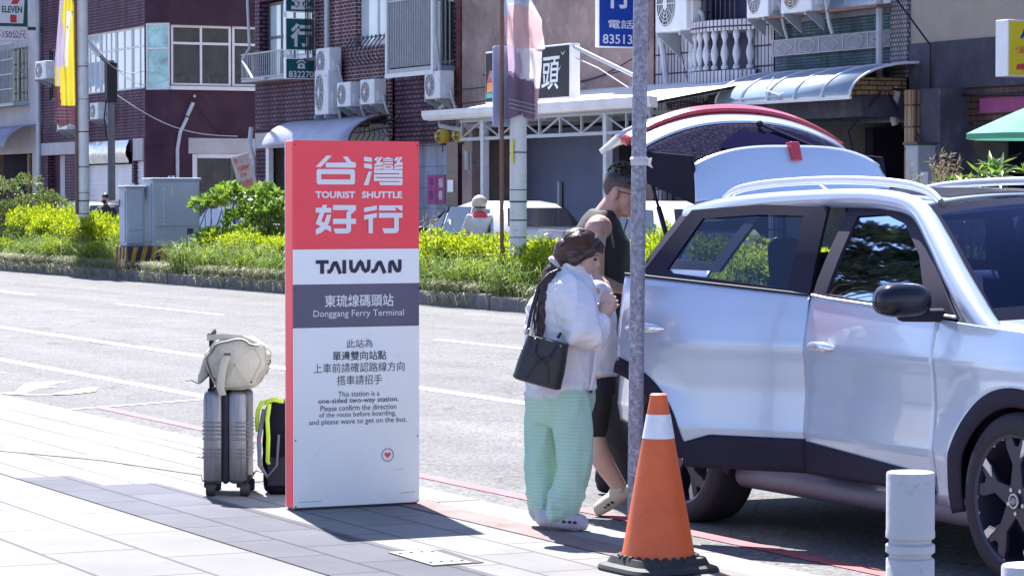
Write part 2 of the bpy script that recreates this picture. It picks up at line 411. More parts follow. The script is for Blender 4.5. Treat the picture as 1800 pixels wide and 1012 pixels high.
m = MB(); m.box(-15.4,-14.8,4.47,4.785,-.08,0); m.box(-14.8,60,4.47,5.09,-.08,0); struct('dark_paving', m, M['pave_dark'])
m = MB(); m.box(-120,60,4.452,4.47,-.08,-.004); struct('paving_joint', m, M['soil'])
m = MB()
for i in range(150):
    x = -120+i*1.2
    m.box(x+.004, x+1.196, NEAR_Y-.13, NEAR_Y+.12, -.08, .004+.003*math.sin(i*7.1))
struct('kerb', m, M['kerb'], bevel=.012)
# worn pink strip inside the kerb and its worn continuation across the pavement
m = MB(); m.quad((-16.2,NEAR_Y-.36,.004),(20,NEAR_Y-.36,.004),(20,NEAR_Y-.16,.004),(-16.2,NEAR_Y-.16,.004))
struct('pavement_marking', m, M['pinkstrip'])
M['pinkfaint'] = pbr('pink_faint', (.215,.175,.170), .85, 0, .2, 6, .5, 80, dirt=(.215,.21,.21), dv=.45, ds=4, spec=.12)
m = MB()
pa = [G(-40,786), G(200,808), G(349,830), G(470,846)]
for a, b in zip(pa, pa[1:]):
    m.quad((a.x,a.y-.09,.004),(b.x,b.y-.09,.004),(b.x,b.y+.10,.004),(a.x,a.y+.10,.004))
struct('pavement_marking', m, M['pinkfaint'])
def strip(m, x0, x1, y, w, z=ROAD_Z+.004): m.quad((x0,y-w/2,z),(x1,y-w/2,z),(x1,y+w/2,z),(x0,y+w/2,z))
RY = lambda px, py: G(px, py, ROAD_Z)
m = MB()
strip(m, -150, 40, RY(0,575).y, .16)
a = RY(362,702); strip(m, -150, a.x, RY(0,632).y, .14)
strip(m, RY(770,597).x, RY(990,615).x, RY(770,597).y, .12)
strip(m, RY(205,534).x, RY(405,553).x, RY(205,534).y, .12)
for k in (-3,-2,-1): strip(m, RY(205,534).x+k*9, RY(405,553).x+k*9, RY(205,534).y, .12)
for k in (1,2): strip(m, RY(770,597).x+k*9, RY(990,615).x+k*9, RY(770,597).y, .12)
b = RY(85,723)
m.quad((b.x,b.y-.07,ROAD_Z+.005),(a.x,a.y-.07,ROAD_Z+.005),(a.x,a.y+.07,ROAD_Z+.005),(b.x,b.y+.07,ROAD_Z+.005))
def stroke(m, pts, ws, z=ROAD_Z+.004):
    P = [RY(*p) for p in pts]
    for i in range(len(P)-1):
        a, b = P[i], P[i+1]
        m.quad((a.x,a.y-ws[i],z),(b.x,b.y-ws[i+1],z),(b.x,b.y+ws[i+1],z),(a.x,a.y+ws[i],z))
stroke(m, [(-40,695),(35,690),(76,673),(98,671)], [.035,.05,.16,.14])
stroke(m, [(62,683),(84,681)], [.1,.1], ROAD_Z+.006)
stroke(m, [(-40,693),(0,692),(60,695),(110,694),(135,690),(165,682)], [.03,.05,.06,.09,.16,.04], ROAD_Z+.008)
stroke(m, [(-30,655),(14,655)], [.05,.03])
struct('lane_marking', m, M['line'])
m = MB(); strip(m, RY(185,716).x, 40, RY(760,840).y, .11); struct('red_kerb_line', m, M['redline'])
m = MB(); strip(m, -200, 60, RY(0,473).y, .1); struct('yellow_edge_line', m, M['yline'])
# planted median
MED0, MED1 = 17.75, 20.2
M['old_kerb'] = pbr('old_kerb', (.13,.12,.13), .95, 0, .3, 5, .9, 25, dirt=(.25,.24,.23), dv=.1, ds=4)
m = MB()
for i in range(100):
    x = -110+i*1.0
    dz = .05*noise.noise(Vector((i*.7,3,1)))
    m.box(x+.006, x+.994, MED0+.03*noise.noise(Vector((i*.9,1,1))), MED0+.22, -.08, .16+dz)
struct('median_kerb', m, M['old_kerb'], bevel=.03)
m = MB(); m.grid(lambda u, v: (-110+u*100, MED0+.2+v*(MED1-MED0), .1+.09*noise.noise(Vector((u*70,v*4,0)))), 160, 8); struct('median_soil', m, M['soil'])
m = MB(); m.box(-150,40,23.2,60,-.08,.02); struct('far_pavement', m, M['farpave'])
# pale service cover let into the paving, with an open slot beside it
cv = G(775,978)
M['cover'] = pbr('cover', (.25,.245,.20), .8, 0, .12, 12, .3, 70)
t = thing('service_cover', 'pale riveted cover plate let into the paving with a dark open slot beside it', 'cover plate', (cv.x,cv.y,0))
cq = [G(*q)-cv for q in ((683,972),(778,966),(850,989),(760,995))]
def cl(u, v, z=0): a = cq[0].lerp(cq[1],u); b = cq[3].lerp(cq[2],u); p = a.lerp(b,v); return (p.x,p.y,z)
m = MB(); m.prism([cl(0,0,.001),cl(.78,0,.001),cl(.78,1,.001),cl(0,1,.001)], (0,0,.006)); m.build('plate', M['cover'], t)
m = MB()
for i in range(4):
    for v in (.15,.85): q = Vector(cl(.1+.2*i,v,.007)); m.cyl(q, q+Vector((0,0,.004)), .008, n=8)
m.build('rivet', M['dark_metal'], t)
m = MB(); m.prism([cl(.80,0,.001),cl(1,0,.001),cl(1,1,.001),cl(.80,1,.001)], (0,0,.003)); m.build('slot', M['black'], t)
# ------------------------------------------------------------------ street front beyond the median
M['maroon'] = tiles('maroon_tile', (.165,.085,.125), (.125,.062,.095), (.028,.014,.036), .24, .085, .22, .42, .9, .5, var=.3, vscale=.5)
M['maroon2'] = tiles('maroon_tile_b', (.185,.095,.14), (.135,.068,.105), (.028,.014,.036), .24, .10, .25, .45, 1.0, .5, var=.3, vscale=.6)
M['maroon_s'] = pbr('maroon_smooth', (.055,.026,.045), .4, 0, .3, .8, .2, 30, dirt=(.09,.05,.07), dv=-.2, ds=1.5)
M['brick_w'] = tiles('brick_white_joint', (.13,.045,.055), (.10,.035,.045), (.36,.33,.36), .23, .085, .14, .7, .4, .5, var=.25)
M['stucco'] = pbr('stucco', (.27,.20,.185), .9, 0, .3, 1.2, .6, 14, dirt=(.42,.36,.34), dv=-.05, ds=2.2)
M['stucco_b'] = pbr('stucco_beige', (.30,.25,.22), .9, 0, .15, .8, .4, 14, dirt=(.38,.34,.32), dv=-.1, ds=.7)
M['dark_render'] = pbr('dark_render', (.065,.062,.085), .9, 0, .3, 1.5, .5, 20, dirt=(.15,.14,.17), dv=-.1, ds=1.5)
M['wtile'] = tiles('white_tile', (.50,.49,.54), (.43,.42,.48), (.05,.045,.065), .115, .345, .05, .4, .5, 0, var=.15)
M['green_stone'] = tiles('green_stone', (.10,.15,.17), (.075,.115,.14), (.05,.07,.09), .3, .05, .2, .8, 1.0, .5, var=.35, vscale=3)
M['ochre'] = tiles('ochre_brick', (.36,.22,.10), (.29,.175,.085), (.05,.04,.05), .30, .075, .16, .6, .5, .5)
M['brown_brick'] = tiles('brown_brick', (.13,.065,.05), (.10,.05,.042), (.04,.025,.03), .34, .1, .14, .7, .6, .5)
M['grey_tile'] = tiles('grey_tile', (.34,.36,.46), (.31,.33,.43), (.16,.17,.21), .6, .45, .02, .5, .3, .5)
M['grey_wall'] = pbr('grey_wall', (.16,.175,.27), .9, 0, .15, .8, .2, 10, dirt=(.2,.2,.22), dv=-.2)
M['dark_room'] = pbr('dark_room', (.020,.016,.034), .9, 0, .3, .8)  # near-black colour carries the shade of unlit interiors
M['frame_w'] = pbr('frame_white', (.62,.60,.64), .5, 0, .1, 3)
M['frame_d'] = pbr('frame_dark', (.07,.065,.085), .5, 0, .1, 3)
M['beige'] = pbr('beige_fascia', (.42,.40,.43), .8, 0, .12, 1.5, dirt=(.28,.26,.28), dv=-.2)
M['pane'] = glass('pane', (.50,.56,.66), .015)
M['pane_p'] = pbr('pane_pale', (.46,.55,.62), .06, 0, .1, 1.2, spec=.9)
M['pane_t'] = pbr('pane_teal', (.25,.48,.50), .08, 0, .55, 2.6, spec=.9)
M['curtain'] = pbr('curtain', (.10,.105,.15), .9, 0, .2, 6)
M['shutter'] = pbr('shutter', (.55,.54,.60), .5, .2, .1, 2)
M['foil'] = pbr('foil', (.62,.61,.64), .28, .6, .1, 3, .9, 5)
M['ac'] = pbr('ac_white', (.60,.61,.65), .5, 0, .07, 4)
M['fan_dark'] = pbr('fan_dark', (.06,.06,.08), .6, 0, .1, 6)
M['awn_blue'] = pbr('awning_blue', (.22,.29,.38), .35, 0, .12, 1.5)
M['awn_grey'] = pbr('awning_grey', (.27,.28,.36), .5, .2, .15, 1.2)
M['rust'] = pbr('rust', (.20,.12,.09), .8, .2, .35, 6)
M['sign_green'] = pbr('sign_green', (.012,.085,.10), .45, 0, .1, 1)
M['sign_blue'] = pbr('sign_blue', (.012,.05,.30), .4, 0, .08, 1)
M['sign_black'] = pbr('sign_black', (.014,.014,.024), .45, 0, .1, 1)
M['sign_yellow'] = pbr('sign_yellow', (.72,.55,.03), .5, 0, .08, 1)
M['magenta'] = pbr('magenta', (.35,.03,.20), .6, var=0)
M['sred'] = pbr('sign_red', (.60,.05,.06), .5, var=.05)
M['sorange'] = pbr('sign_orange', (.75,.26,.04), .5, var=.05)
M['sgreen'] = pbr('sign_dark_green', (.01,.10,.07), .5, var=.05)
M['navy'] = pbr('navy', (.02,.02,.09), .5, var=0)
M['teal'] = pbr('teal_stripe', (.05,.33,.36), .5, var=.05)
M['poster'] = pbr('poster_purple', (.25,.03,.13), .6, 0, .2, 5)

for k in ('maroon','maroon2','maroon_s','brick_w','stucco','stucco_b','dark_render','wtile','green_stone','ochre','brown_brick','grey_tile','grey_wall','dark_room','beige'):
    b_ = M[k].node_tree.nodes['Principled BSDF']; b_.inputs['Specular IOR Level'].default_value = .12; b_.inputs['Roughness'].default_value = max(.65, b_.inputs['Roughness'].default_value)
for k in ('sign_black','sign_green','sign_blue'): M[k].node_tree.nodes['Principled BSDF'].inputs['Specular IOR Level'].default_value = .12
FY = 25.0
RZ = Matrix.Rotation(R(90), 4, 'Z')
def frame_side(x, y): return Matrix.Translation((x, y, 0)) @ RZ     # local x -> +Y, local depth -> -X
def wall_holes(m, x0, x1, z0, z1, holes, y=0.0, th=.25):
    xs = sorted({x0, x1, *[h[0] for h in holes], *[h[1] for h in holes]}); zs = sorted({z0, z1, *[h[2] for h in holes], *[h[3] for h in holes]})
    xs = [x for x in xs if x0 <= x <= x1]; zs = [z for z in zs if z0 <= z <= z1]
    for a, b in zip(xs, xs[1:]):
        for c, d in zip(zs, zs[1:]):
            if any(h[0] <= (a+b)/2 <= h[1] and h[2] <= (c+d)/2 <= h[3] for h in holes): continue
            m.quad((a,y,c),(b,y,c),(b,y,d),(a,y,d))
    for h in holes:
        a, b, c, d = max(h[0],x0), min(h[1],x1), max(h[2],z0), min(h[3],z1)
        m.quad((a,y,c),(a,y+th,c),(a,y+th,d),(a,y,d)); m.quad((b,y,c),(b,y,d),(b,y+th,d),(b,y+th,c))
        m.quad((a,y,d),(a,y+th,d),(b,y+th,d),(b,y,d)); m.quad((a,y,c),(b,y,c),(b,y+th,c),(a,y+th,c))
class Bld:
    def __init__(s, name, label, x0, x1, h, depth=9, cat='building'):
        s.org = Vector(((x0+x1)/2, FY, 0)); s.x0, s.x1, s.h, s.d = x0, x1, h, depth
        s.root = thing(name, label, cat, s.org)
    def part(s, name, m, mat, parent=None, **k): return m.build(name, mat, parent or s.root, off=s.org, **k)
    def shell(s, mat, z0=3.0):   # rear, flanks, roof, floor slab
        m = MB(); a, b, d, h = s.x0, s.x1, FY+s.d, s.h
        m.quad((a,FY+.26,0),(a,FY+.26,h),(a,d,h),(a,d,0)); m.quad((b,FY+.26,0),(b,d,0),(b,d,h),(b,FY+.26,h)); m.quad((a,d,0),(a,d,h),(b,d,h),(b,d,0))
        m.quad((a,FY,h),(b,FY,h),(b,d,h),(a,d,h))
        s.part('shell', m, mat, recalc=False)
        m = MB(); m.quad((a,FY+.3,3.02),(a,d,3.02),(b,d,3.02),(b,FY+.3,3.02)); s.part('floor_slab', m, M['dark_room'], recalc=False)
    def window(s, T, x0, x1, z0, z1, nx, tr, fm, pm, dep=.1, fw=.05, curtain=None, name='window'):
        m = MB(T); y = dep
        for a, b, c, d in ((x0,x1,z0,z0+fw),(x0,x1,z1-fw,z1),(x0,x0+fw,z0+fw,z1-fw),(x1-fw,x1,z0+fw,z1-fw)): m.box(a,b,y,y+.06,c,d)
        zt = z0+(z1-z0)*tr if tr else None
        if zt: m.box(x0+fw,x1-fw,y+.002,y+.058,zt-fw/2,zt+fw/2)
        for i in range(1, nx):
            x = x0+(x1-x0)*i/nx; m.box(x-fw/2,x+fw/2,y+.004,y+.056,z0+fw,(zt-fw/2) if zt else z1-fw)
            if zt: m.box(x-fw/2,x+fw/2,y+.004,y+.056,zt+fw/2,z1-fw)
        w = s.part(name, m, fm)
        p = MB(T); p.box(x0+fw,x1-fw,y+.025,y+.035,z0+fw,z1-fw); s.part('pane', p, pm, w)
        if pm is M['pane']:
            p = MB(T); p.box(x0-.3,x1+.3,y+.55,y+.58,z0-.2,z1+.2); s.part('room', p, M['dark_room'], w)  # sheet added behind the glass, indoor shade put into its colour
        if curtain:
            p = MB(T); p.grid(lambda u, v: (curtain[0]+u*(curtain[1]-curtain[0]), y+.14+.03*math.sin(u*34), z0+fw+v*(z1-z0-2*fw)), 40, 2); s.part('curtain', p, M['curtain'], w, smooth=True)
        return w
def arc_awning(m, x0, x1, ya, yb, z0, z1, n=10, ribs=0):
    m.grid(lambda u, v: (x0+u*(x1-x0), yb+(ya-yb)*math.sin(v*math.pi/2), z0+(z1-z0)*math.cos(v*math.pi/2)), 2, n)
# --- far left grey house
b = Bld('grey_house', 'grey rendered house with a wide barred window cage above a curved grey awning', -96, -83.6, 10.5)
m = MB(); wall_holes(m, -96, -83.6, 0, 10.5, [(-95.5,-84.2,0,2.95),(-91,-84.6,4.55,6.2)], FY); b.part('wall', m, M['beige'], recalc=False); b.shell(M['concrete'])
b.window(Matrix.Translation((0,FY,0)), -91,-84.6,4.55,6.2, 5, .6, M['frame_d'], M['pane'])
m = MB()
for i in range(44): m.box(-91.1+i*.15, -91.075+i*.15, FY-.5, FY-.475, 4.45, 6.3)
for z in (4.45,4.9,5.35,5.8,6.28): m.box(-91.12,-84.5,FY-.505,FY-.48,z,z+.03)
for i in range(4): m.box(-84.55,-84.52,FY-.48+i*.13,FY-.46+i*.13,4.45,6.3)
m.box(-91.1,-84.5,FY-.5,FY,4.40,4.44); b.part('window_cage', m, M['grey_metal'])
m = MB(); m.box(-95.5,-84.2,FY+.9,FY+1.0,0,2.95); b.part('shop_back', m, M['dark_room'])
m = MB(); m.box(-88.3,-88.0,FY+.05,FY+.2,0,2.95); m.box(-84.9,-84.7,FY+.05,FY+.2,0,2.95); b.part('shop_post', m, M['rust'])
aw = tag(None or MB().grid(lambda u, v: (-95+u*11.3, FY-.02-1.0*math.sin(v*1.5), 3.05+.75*math.cos(v*1.5)), 2, 8).build('awning', M['awn_grey'], smooth=True, solid=.02), 'curved grey metal awning on the grey house with the barred cage', 'awning')
# --- corner building
b = Bld('corner_building', 'maroon tiled corner building with a band of white framed windows turning into the side lane', -83.5, -73.1, 10.5)
T0 = Matrix.Translation((0,FY,0)); xc0, xc1, yc1 = -73.6, -73.07, 25.53
m = MB(); wall_holes(m, -83.5, xc0, 0, 10.5, [(-79.2,-73.65,4.55,6.25),(-82.4,-81.6,4.5,6.0),(-82.6,-80.9,0,2.85),(-79.1,-74.75,0,2.85),(-74.55,-73.75,0,2.6)], FY)
b.part('wall', m, M['maroon'], recalc=False)
S = frame_side(xc1, yc1)
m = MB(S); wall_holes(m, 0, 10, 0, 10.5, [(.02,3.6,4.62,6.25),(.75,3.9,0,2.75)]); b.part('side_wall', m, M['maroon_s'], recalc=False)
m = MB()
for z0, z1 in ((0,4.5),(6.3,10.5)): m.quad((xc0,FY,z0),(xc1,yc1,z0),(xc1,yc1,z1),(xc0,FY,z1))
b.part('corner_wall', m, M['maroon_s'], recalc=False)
m = MB(); m.quad((-83.5,FY,10.5),(-73.6,FY,10.5),(-73.07,25.53,10.5),(-73.07,35.5,10.5)); m.quad((-83.5,FY,10.5),(-73.07,35.5,10.5),(-83.5,35.5,10.5),(-83.5,30,10.5)); m.quad((-83.5,FY+.2,3.0),(-73.2,FY+.2,3.0),(-73.2,35,3.0),(-83.5,35,3.0)); m.quad((-83.5,FY,0),(-83.5,35.5,0),(-83.5,35.5,10.5),(-83.5,FY,10.5)); m.quad((-83.5,35.5,0),(-73.07,35.5,0),(-73.07,35.5,10.5),(-83.5,35.5,10.5)); b.part('shell', m, M['concrete'], recalc=False)
for i, (xa, xb) in enumerate(((-79.2,-77.75),(-77.7,-76.35),(-76.3,-74.95),(-74.9,-73.65))):
    b.window(T0, xa, xb, 4.55, 6.25, 3 if i < 2 else 2, .68, M['frame_w'], M['pane_p'], .08)
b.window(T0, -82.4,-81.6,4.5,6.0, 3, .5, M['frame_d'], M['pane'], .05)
q = MB(); d = Vector((xc1-xc0, yc1-FY, 0)); T45 = Matrix.Translation((xc0,FY,0)) @ Matrix.Rotation(math.atan2(d.y,d.x),4,'Z')
b.window(T45, .02, d.length-.02, 4.5, 6.3, 1, .62, M['frame_w'], M['pane_t'], .02)
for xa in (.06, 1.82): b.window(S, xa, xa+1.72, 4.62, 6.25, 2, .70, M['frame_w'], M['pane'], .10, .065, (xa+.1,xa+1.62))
m = MB(S)
for k in range(9): m.box(.12,3.5,.16,.20,5.80+k*.045,5.835+k*.045)
b.part('louvre', m, M['rust'])
m = MB(S)
for k in range(2): m.box(.1,3.5,.19,.21,4.9+k*.0,4.93)
for k in range(14): m.box(.2+k*.24,.215+k*.24,.192,.208,4.66,4.9)
b.part('inner_railing', m, M['frame_w'])
m = MB(S); m.box(.0,3.65,-.08,-.002,4.50,4.60); b.part('sill', m, M['frame_w'])
m = MB(S); m.box(.5,4.5,-.06,-.002,2.78,3.2); b.part('fascia', m, M['beige'])
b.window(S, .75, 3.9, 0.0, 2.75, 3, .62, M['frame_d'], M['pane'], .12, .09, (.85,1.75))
m = MB(S); m.box(.62,.748,-.03,.2,0,2.77); m.box(.75,3.9,-.05,.02,2.66,2.772); b.part('door_frame', m, M['frame_w'])
m = MB(S); m.tube([(.18,-.06,0),(.18,-.06,2.9),(.25,-.08,3.35),(.45,-.09,3.75)], .05, 8); m.tube([(.45,-.09,3.8),(.62,-.09,4.15)], .055, 8); m.ball((.66,-.09,4.33),.04); b.part('downpipe', m, M['pipe'], smooth=True)
m = MB(S); m.tube([(.5,-.1,4.3),(1.6,-.05,3.1),(3.5,-.05,3.0),(5,-.02,3.4)], .008, 5); b.part('cable', m, M['black'])
m = MB()   # shutters with foil awning roll above
for i in range(36): m.box(-79.1,-74.75,FY+.13+.012*(i%2),FY+.16+.012*(i%2), i*.07, i*.07+.067)
b.part('shutter', m, M['shutter'])
m = MB()
for i in range(36): m.box(-74.55,-73.75,FY+.10+.01*(i%2),FY+.13+.01*(i%2), i*.072, i*.072+.069)
b.part('shutter', m, M['frame_w'])
m = MB(); m.grid(lambda u, v: (-79.2+u*4.4, FY-.06-.10*math.sin(v*3.1)-.03*noise.noise(Vector((u*30,v*4,1))), 2.55+v*.62), 60, 8); b.part('rolled_awning', m, M['foil'], smooth=True)
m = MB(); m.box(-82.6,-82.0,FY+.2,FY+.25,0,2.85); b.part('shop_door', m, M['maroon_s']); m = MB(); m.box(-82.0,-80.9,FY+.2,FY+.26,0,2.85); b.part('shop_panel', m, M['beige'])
m = MB(); m.box(-83.4,-79.3,FY-.04,FY-.002,2.86,3.22); b.part('fascia', m, M['beige']); m = MB(); m.box(-74.5,-73.7,FY-.05,FY-.002,2.6,3.2); b.part('fascia', m, M['beige'])
m = MB(); m.tube([(-83.2,FY-.1,0),(-83.2,FY-.1,10)], .07); b.part('downpipe', m, M['pipe'])
# --- maroon house behind the green signs
b = Bld('maroon_house', 'maroon brick house with ribbed tile band, balcony rail and baroque window grille', -65.3, -57.0, 10.5)
m = MB(); wall_holes(m, -65.3, -61.2, 0, 10.5, [(-65.0,-61.6,4.42,6.35),(-64.6,-58.5,0,2.8)], FY); b.part('wall', m, M['maroon2'], recalc=False)
m = MB(); wall_holes(m, -61.2, -57.0, 0, 10.5, [(-59.0,-57.2,4.95,7.6),(-64.6,-57.6,0,2.8)], FY+.003); b.part('brick_wall', m, M['brick_w'], recalc=False)
b.shell(M['concrete'])
m = MB(); m.box(-61.28,-61.2,FY-.04,FY+.02,3.2,10); b.part('pilaster', m, M['brick_w']); m = MB(); m.box(-57.16,-57.0,FY-.06,FY+.02,2.9,10); b.part('pilaster', m, M['brick_w'])
m = MB(); m.quad((-65.3,FY,0),(-65.3,FY,10.5),(-65.3,FY+.3,10.5),(-65.3,FY+.3,0)); b.part('flank', m, M['maroon2'], recalc=False)
b.window(T0, -64.9,-61.6,4.42,6.3, 4, .55, M['frame_d'], M['pane_p'], .2, .07)
m = MB()
for i in range(30): m.tube([(-65.25+i*.125,FY-.35,4.45),(-65.25+i*.125,FY-.35,5.05)], .012, 6)
for z in (4.47,5.05): m.box(-65.3,-61.55,FY-.37,FY-.33,z-.015,z+.02)
for i in range(3): m.tube([(-65.28,FY-.35+i*.14,4.45),(-65.28,FY-.35+i*.14,5.05)], .012, 6)
m.box(-65.3,-61.6,FY-.36,FY,4.38,4.44); b.part('balcony_rail', m, M['grey_metal'])
m = MB(); m.tube([(-65.15,FY-.25,9),(-65.15,FY-.25,6.3),(-64.9,FY-.3,5.2),(-65.0,FY-.45,4.9),(-64.3,FY-.45,4.45),(-63.6,FY-.4,4.42)], .035, 8); b.part('downpipe', m, M['pipe'], smooth=True)
b.window(T0, -59.0,-57.2,4.95,7.6, 2, .42, M['frame_w'], M['pane_p'], .14, .09)
m = MB()
for i in range(9):
    x = -58.95+i*.235
    m.tube([(x,FY-.12+(-.22*math.sin(t*math.pi)*(.6+.7*t)), 5.12-t*.62) for t in [k/8 for k in range(9)]], .013, 6)
    m.tube([(x+.04*math.cos(a),FY-.14,5.12+.04*math.sin(a)) for a in [k*.7 for k in range(9)]], .01, 5)
for z, d_ in ((5.12,-.12),(4.5,-.14)): m.box(-59.05,-57.0,FY+d_-.012,FY+d_+.012,z-.012,z+.012)
b.part('window_grille', m, M['dark_metal'], smooth=True)
m = MB(); m.tube([(-60.4,FY-.12,9.5),(-60.4,FY-.12,4.9),(-60.5,FY-.14,4.6),(-60.75,FY-.14,4.3),(-60.75,FY-.12,3.2)], .06, 10); b.part('downpipe', m, M['pipe'], smooth=True)
m = MB()
for k in range(4): m.box(-61.3+.14*k,-61.28+.14*k,FY-.3,FY-.28,4.9,8)
for z in (5.3,5.9,6.5,7.1): m.box(-61.32,-60.7,FY-.31,FY-.27,z,z+.03)
m.box(-61.6,-60.3,FY-.33,FY-.25,4.72,4.8); b.part('balcony_bracket', m, M['dark_metal'])
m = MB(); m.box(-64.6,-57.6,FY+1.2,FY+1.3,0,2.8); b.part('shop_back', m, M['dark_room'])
m = MB(); m.box(-65.2,-57.1,FY-.05,FY-.003,2.78,3.15); b.part('fascia', m, M['beige'])
m = MB(); m.box(-64.55,-64.35,FY-.02,FY+.1,0,2.78); m.box(-62.2,-62.1,FY-.02,FY+.1,0,2.78); b.part('shop_post', m, M['frame_w'])
m = MB(); m.tube([(-65.15,FY-.1,0),(-65.15,FY-.1,2.5),(-65.3,FY-.15,2.9),(-65.3,FY-.1,3.3)], .06); b.part('downpipe', m, M['pipe'], smooth=True)
m = MB(); m.box(-57.95,-57.35,FY-.12,FY-.006,2.45,3.2); b.part('meter_panel', m, M['grey_metal'])
random.seed(3)
m = MB()
for k in range(9):
    x = -59.5+.3*k; m.tube([(x,FY-.05,3.25+.1*random.random()),(x+.3,FY-.1,3.1+.15*random.random()),(x+.7,FY-.06,3.3+.1*random.random())], .012, 5)
b.part('cable', m, M['black'])
t = thing('awning', 'curved silver awning over the shop behind the top of the red sign', 'awning', (-58.9,FY,2.9))
m = MB(); m.grid(lambda u, v: (-64.3+u*5.2, FY-.02-1.0*math.sin(v*1.57), 2.75+.62*math.cos(v*1.57)), 8, 10); m.build('canopy', M['awn_grey'], t, smooth=True, solid=.02, off=(-61,FY,2.9))
m = MB(); m.tube([(-59.1,FY-.02-1.0*math.sin(v*1.57), 2.76+.62*math.cos(v*1.57)) for v in [k/8 for k in range(9)]], .025, 6)
for k in range(7): m.tube([(-59.08,FY-.1-.14*k,2.72),(-59.08,FY-.05-.12*k,2.95),(-59.08,FY-.16-.1*k,3.1)], .012, 5)
m.build('end_scroll', M['dark_metal'], t, off=(-61,FY,2.9))
# --- narrow maroon house with window cage
b = Bld('narrow_house', 'narrow maroon tiled house with a white framed barred window over a grey tiled passage', -56.95, -53.4, 10.5)
m = MB(); wall_holes(m, -56.95, -53.55, 2.75, 10.5, [(-56.1,-53.9,4.4,7.5)], FY+.05); wall_holes(m, -56.95, -53.55, 0, 2.75, [(-56.9,-54.0,0,2.75)], FY+.05); b.part('wall', m, M['maroon2'], recalc=False); b.shell(M['concrete'])
m = MB(); m.box(-53.56,-53.4,FY-.05,FY+.2,2.75,10.5); b.part('corner_strip', m, tiles('red_strip', (.18,.05,.05), (.15,.04,.04), (.06,.02,.03), .2, .25, .06, .6, .3))
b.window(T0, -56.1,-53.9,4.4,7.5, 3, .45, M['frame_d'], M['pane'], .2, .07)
m = MB(); y0 = FY-.45
for i in range(26): m.box(-56.15+i*.09, -56.12+i*.09, y0, y0+.03, 4.35, 5.75)
m.box(-56.2,-53.85,y0-.01,y0+.04,5.75,5.80); m.box(-56.2,-53.8,y0-.01,FY+.04,4.22,4.32)
for i in range(4): m.box(-53.87,-53.84,y0+.08+i*.1,y0+.1+i*.1,4.35,5.75)
c = b.part('window_cage', m, M['grey_metal'])
m = MB(); m.box(-56.26,-56.17,y0-.03,y0+.05,4.22,8); m.box(-53.88,-53.78,y0-.03,y0+.05,4.22,8); m.box(-56.26,-53.78,y0-.04,y0+.04,4.14,4.23); b.part('cage_frame', m, M['frame_w'], c)
m = MB(); m.tube([(-53.75,y0,8),(-53.75,y0,5.0),(-53.8,y0+.1,4.4),(-53.75,y0+.2,3.8),(-53.95,y0+.3,3.5),(-54.2,y0+.3,3.45)], .05, 8); b.part('downpipe', m, M['pipe'], smooth=True)
m = MB(); m.box(-56.9,-54.0,FY+.35,FY+.45,0,2.75); b.part('passage_wall', m, M['grey_tile'])
m = MB(); m.box(-56.95,-56.55,FY-.03,FY+.3,0,2.74); b.part('pillar', m, M['maroon_s']); m = MB(); m.box(-54.1,-53.55,FY-.02,FY+1.6,0,2.74); b.part('pillar', m, tiles('passage_pillar', (.085,.02,.035), (.07,.018,.03), (.03,.01,.02), .4, .35, .03, .35, .4))
m = MB(); m.box(-54.03,-53.75,FY-.035,FY-.022,1.7,1.95); b.part('notice', m, M['white_paint'])
# --- stucco building with the canopy
b = Bld('stucco_building', 'weathered brown stucco building with a dim grey walled shop beneath a metal canopy', -53.38, -45.2, 10.5)
m = MB(); wall_holes(m, -53.38, -45.2, 0, 10.5, [(-52.9,-45.9,0,3.0)], FY); b.part('wall', m, M['stucco'], recalc=False); b.shell(M['stucco'])
m = MB(); m.box(-53.3,-45.3,FY+1.4,FY+1.5,0,3.0); b.part('inner_wall', m, M['grey_wall'])
m = MB(); m.box(-53.3,-45.3,FY+1.36,FY+1.398,0,1.05); m.box(-47.4,-46.9,FY+.2,FY+1.39,0,3); b.part('wall_base', m, M['dark_render'])
m = MB(); m.box(-51.6,-51.5,FY+1.3,FY+1.36,.9,1.9); b.part('meter_box', m, M['beige'])
t = thing('canopy', 'white sheet metal canopy on lattice truss and posts in front of the stucco building', 'canopy', (-45,23.7,0))
oc = (-45,23.7,0); cx0, cx1 = -49.35, -40.4
m = MB(); m.quad((cx0,22.4,3.14),(cx1,22.4,3.14),(cx1,25,3.62),(cx0,25,3.62)); m.quad((cx0,22.4,3.08),(cx0,25,3.56),(cx1,25,3.56),(cx1,22.4,3.08)); m.build('roof_sheet', M['white_paint'], t, off=oc, recalc=False)
m = MB(); m.prism([(cx0,22.3,3.05),(cx0,22.42,3.03),(cx0,22.42,3.2),(cx0,22.26,3.22),(cx0,22.26,3.12)], (cx1-cx0,0,0)); m.build('gutter', M['frame_w'], t, off=oc)
m = MB()
for z in (3.0,2.66): m.box(cx0+1.2,cx1-.4,22.5,22.56,z-.03,z+.03)
n = 9; w = (cx1-cx0-1.7)/n
for i in range(n+1): m.box(cx0+1.25+i*w-.02,cx0+1.25+i*w+.02,22.51,22.55,2.66,3.0)
for i in range(n):
    a, e = cx0+1.25+i*w, cx0+1.25+(i+1)*w
    if i % 2: a, e = e, a
    m.tube([(a,22.53,2.68),(e,22.53,2.98)], .02, 6)
for x in (cx0+1.3,cx0+4.6,cx0+8): m.box(x-.03,x+.03,22.56,25,2.95,3.02)
m.tube([(cx0+.1,22.6,3.02),(cx0+.12,22.6,2.94),(cx0+.5,22.6,2.90),(cx0+1.2,22.6,2.84)], .045); m.tube([(cx0+1.1,22.7,2.45),(cx0+1.1,22.7,2.1)], .05)
m.build('truss', M['grey_metal'], t, off=oc)
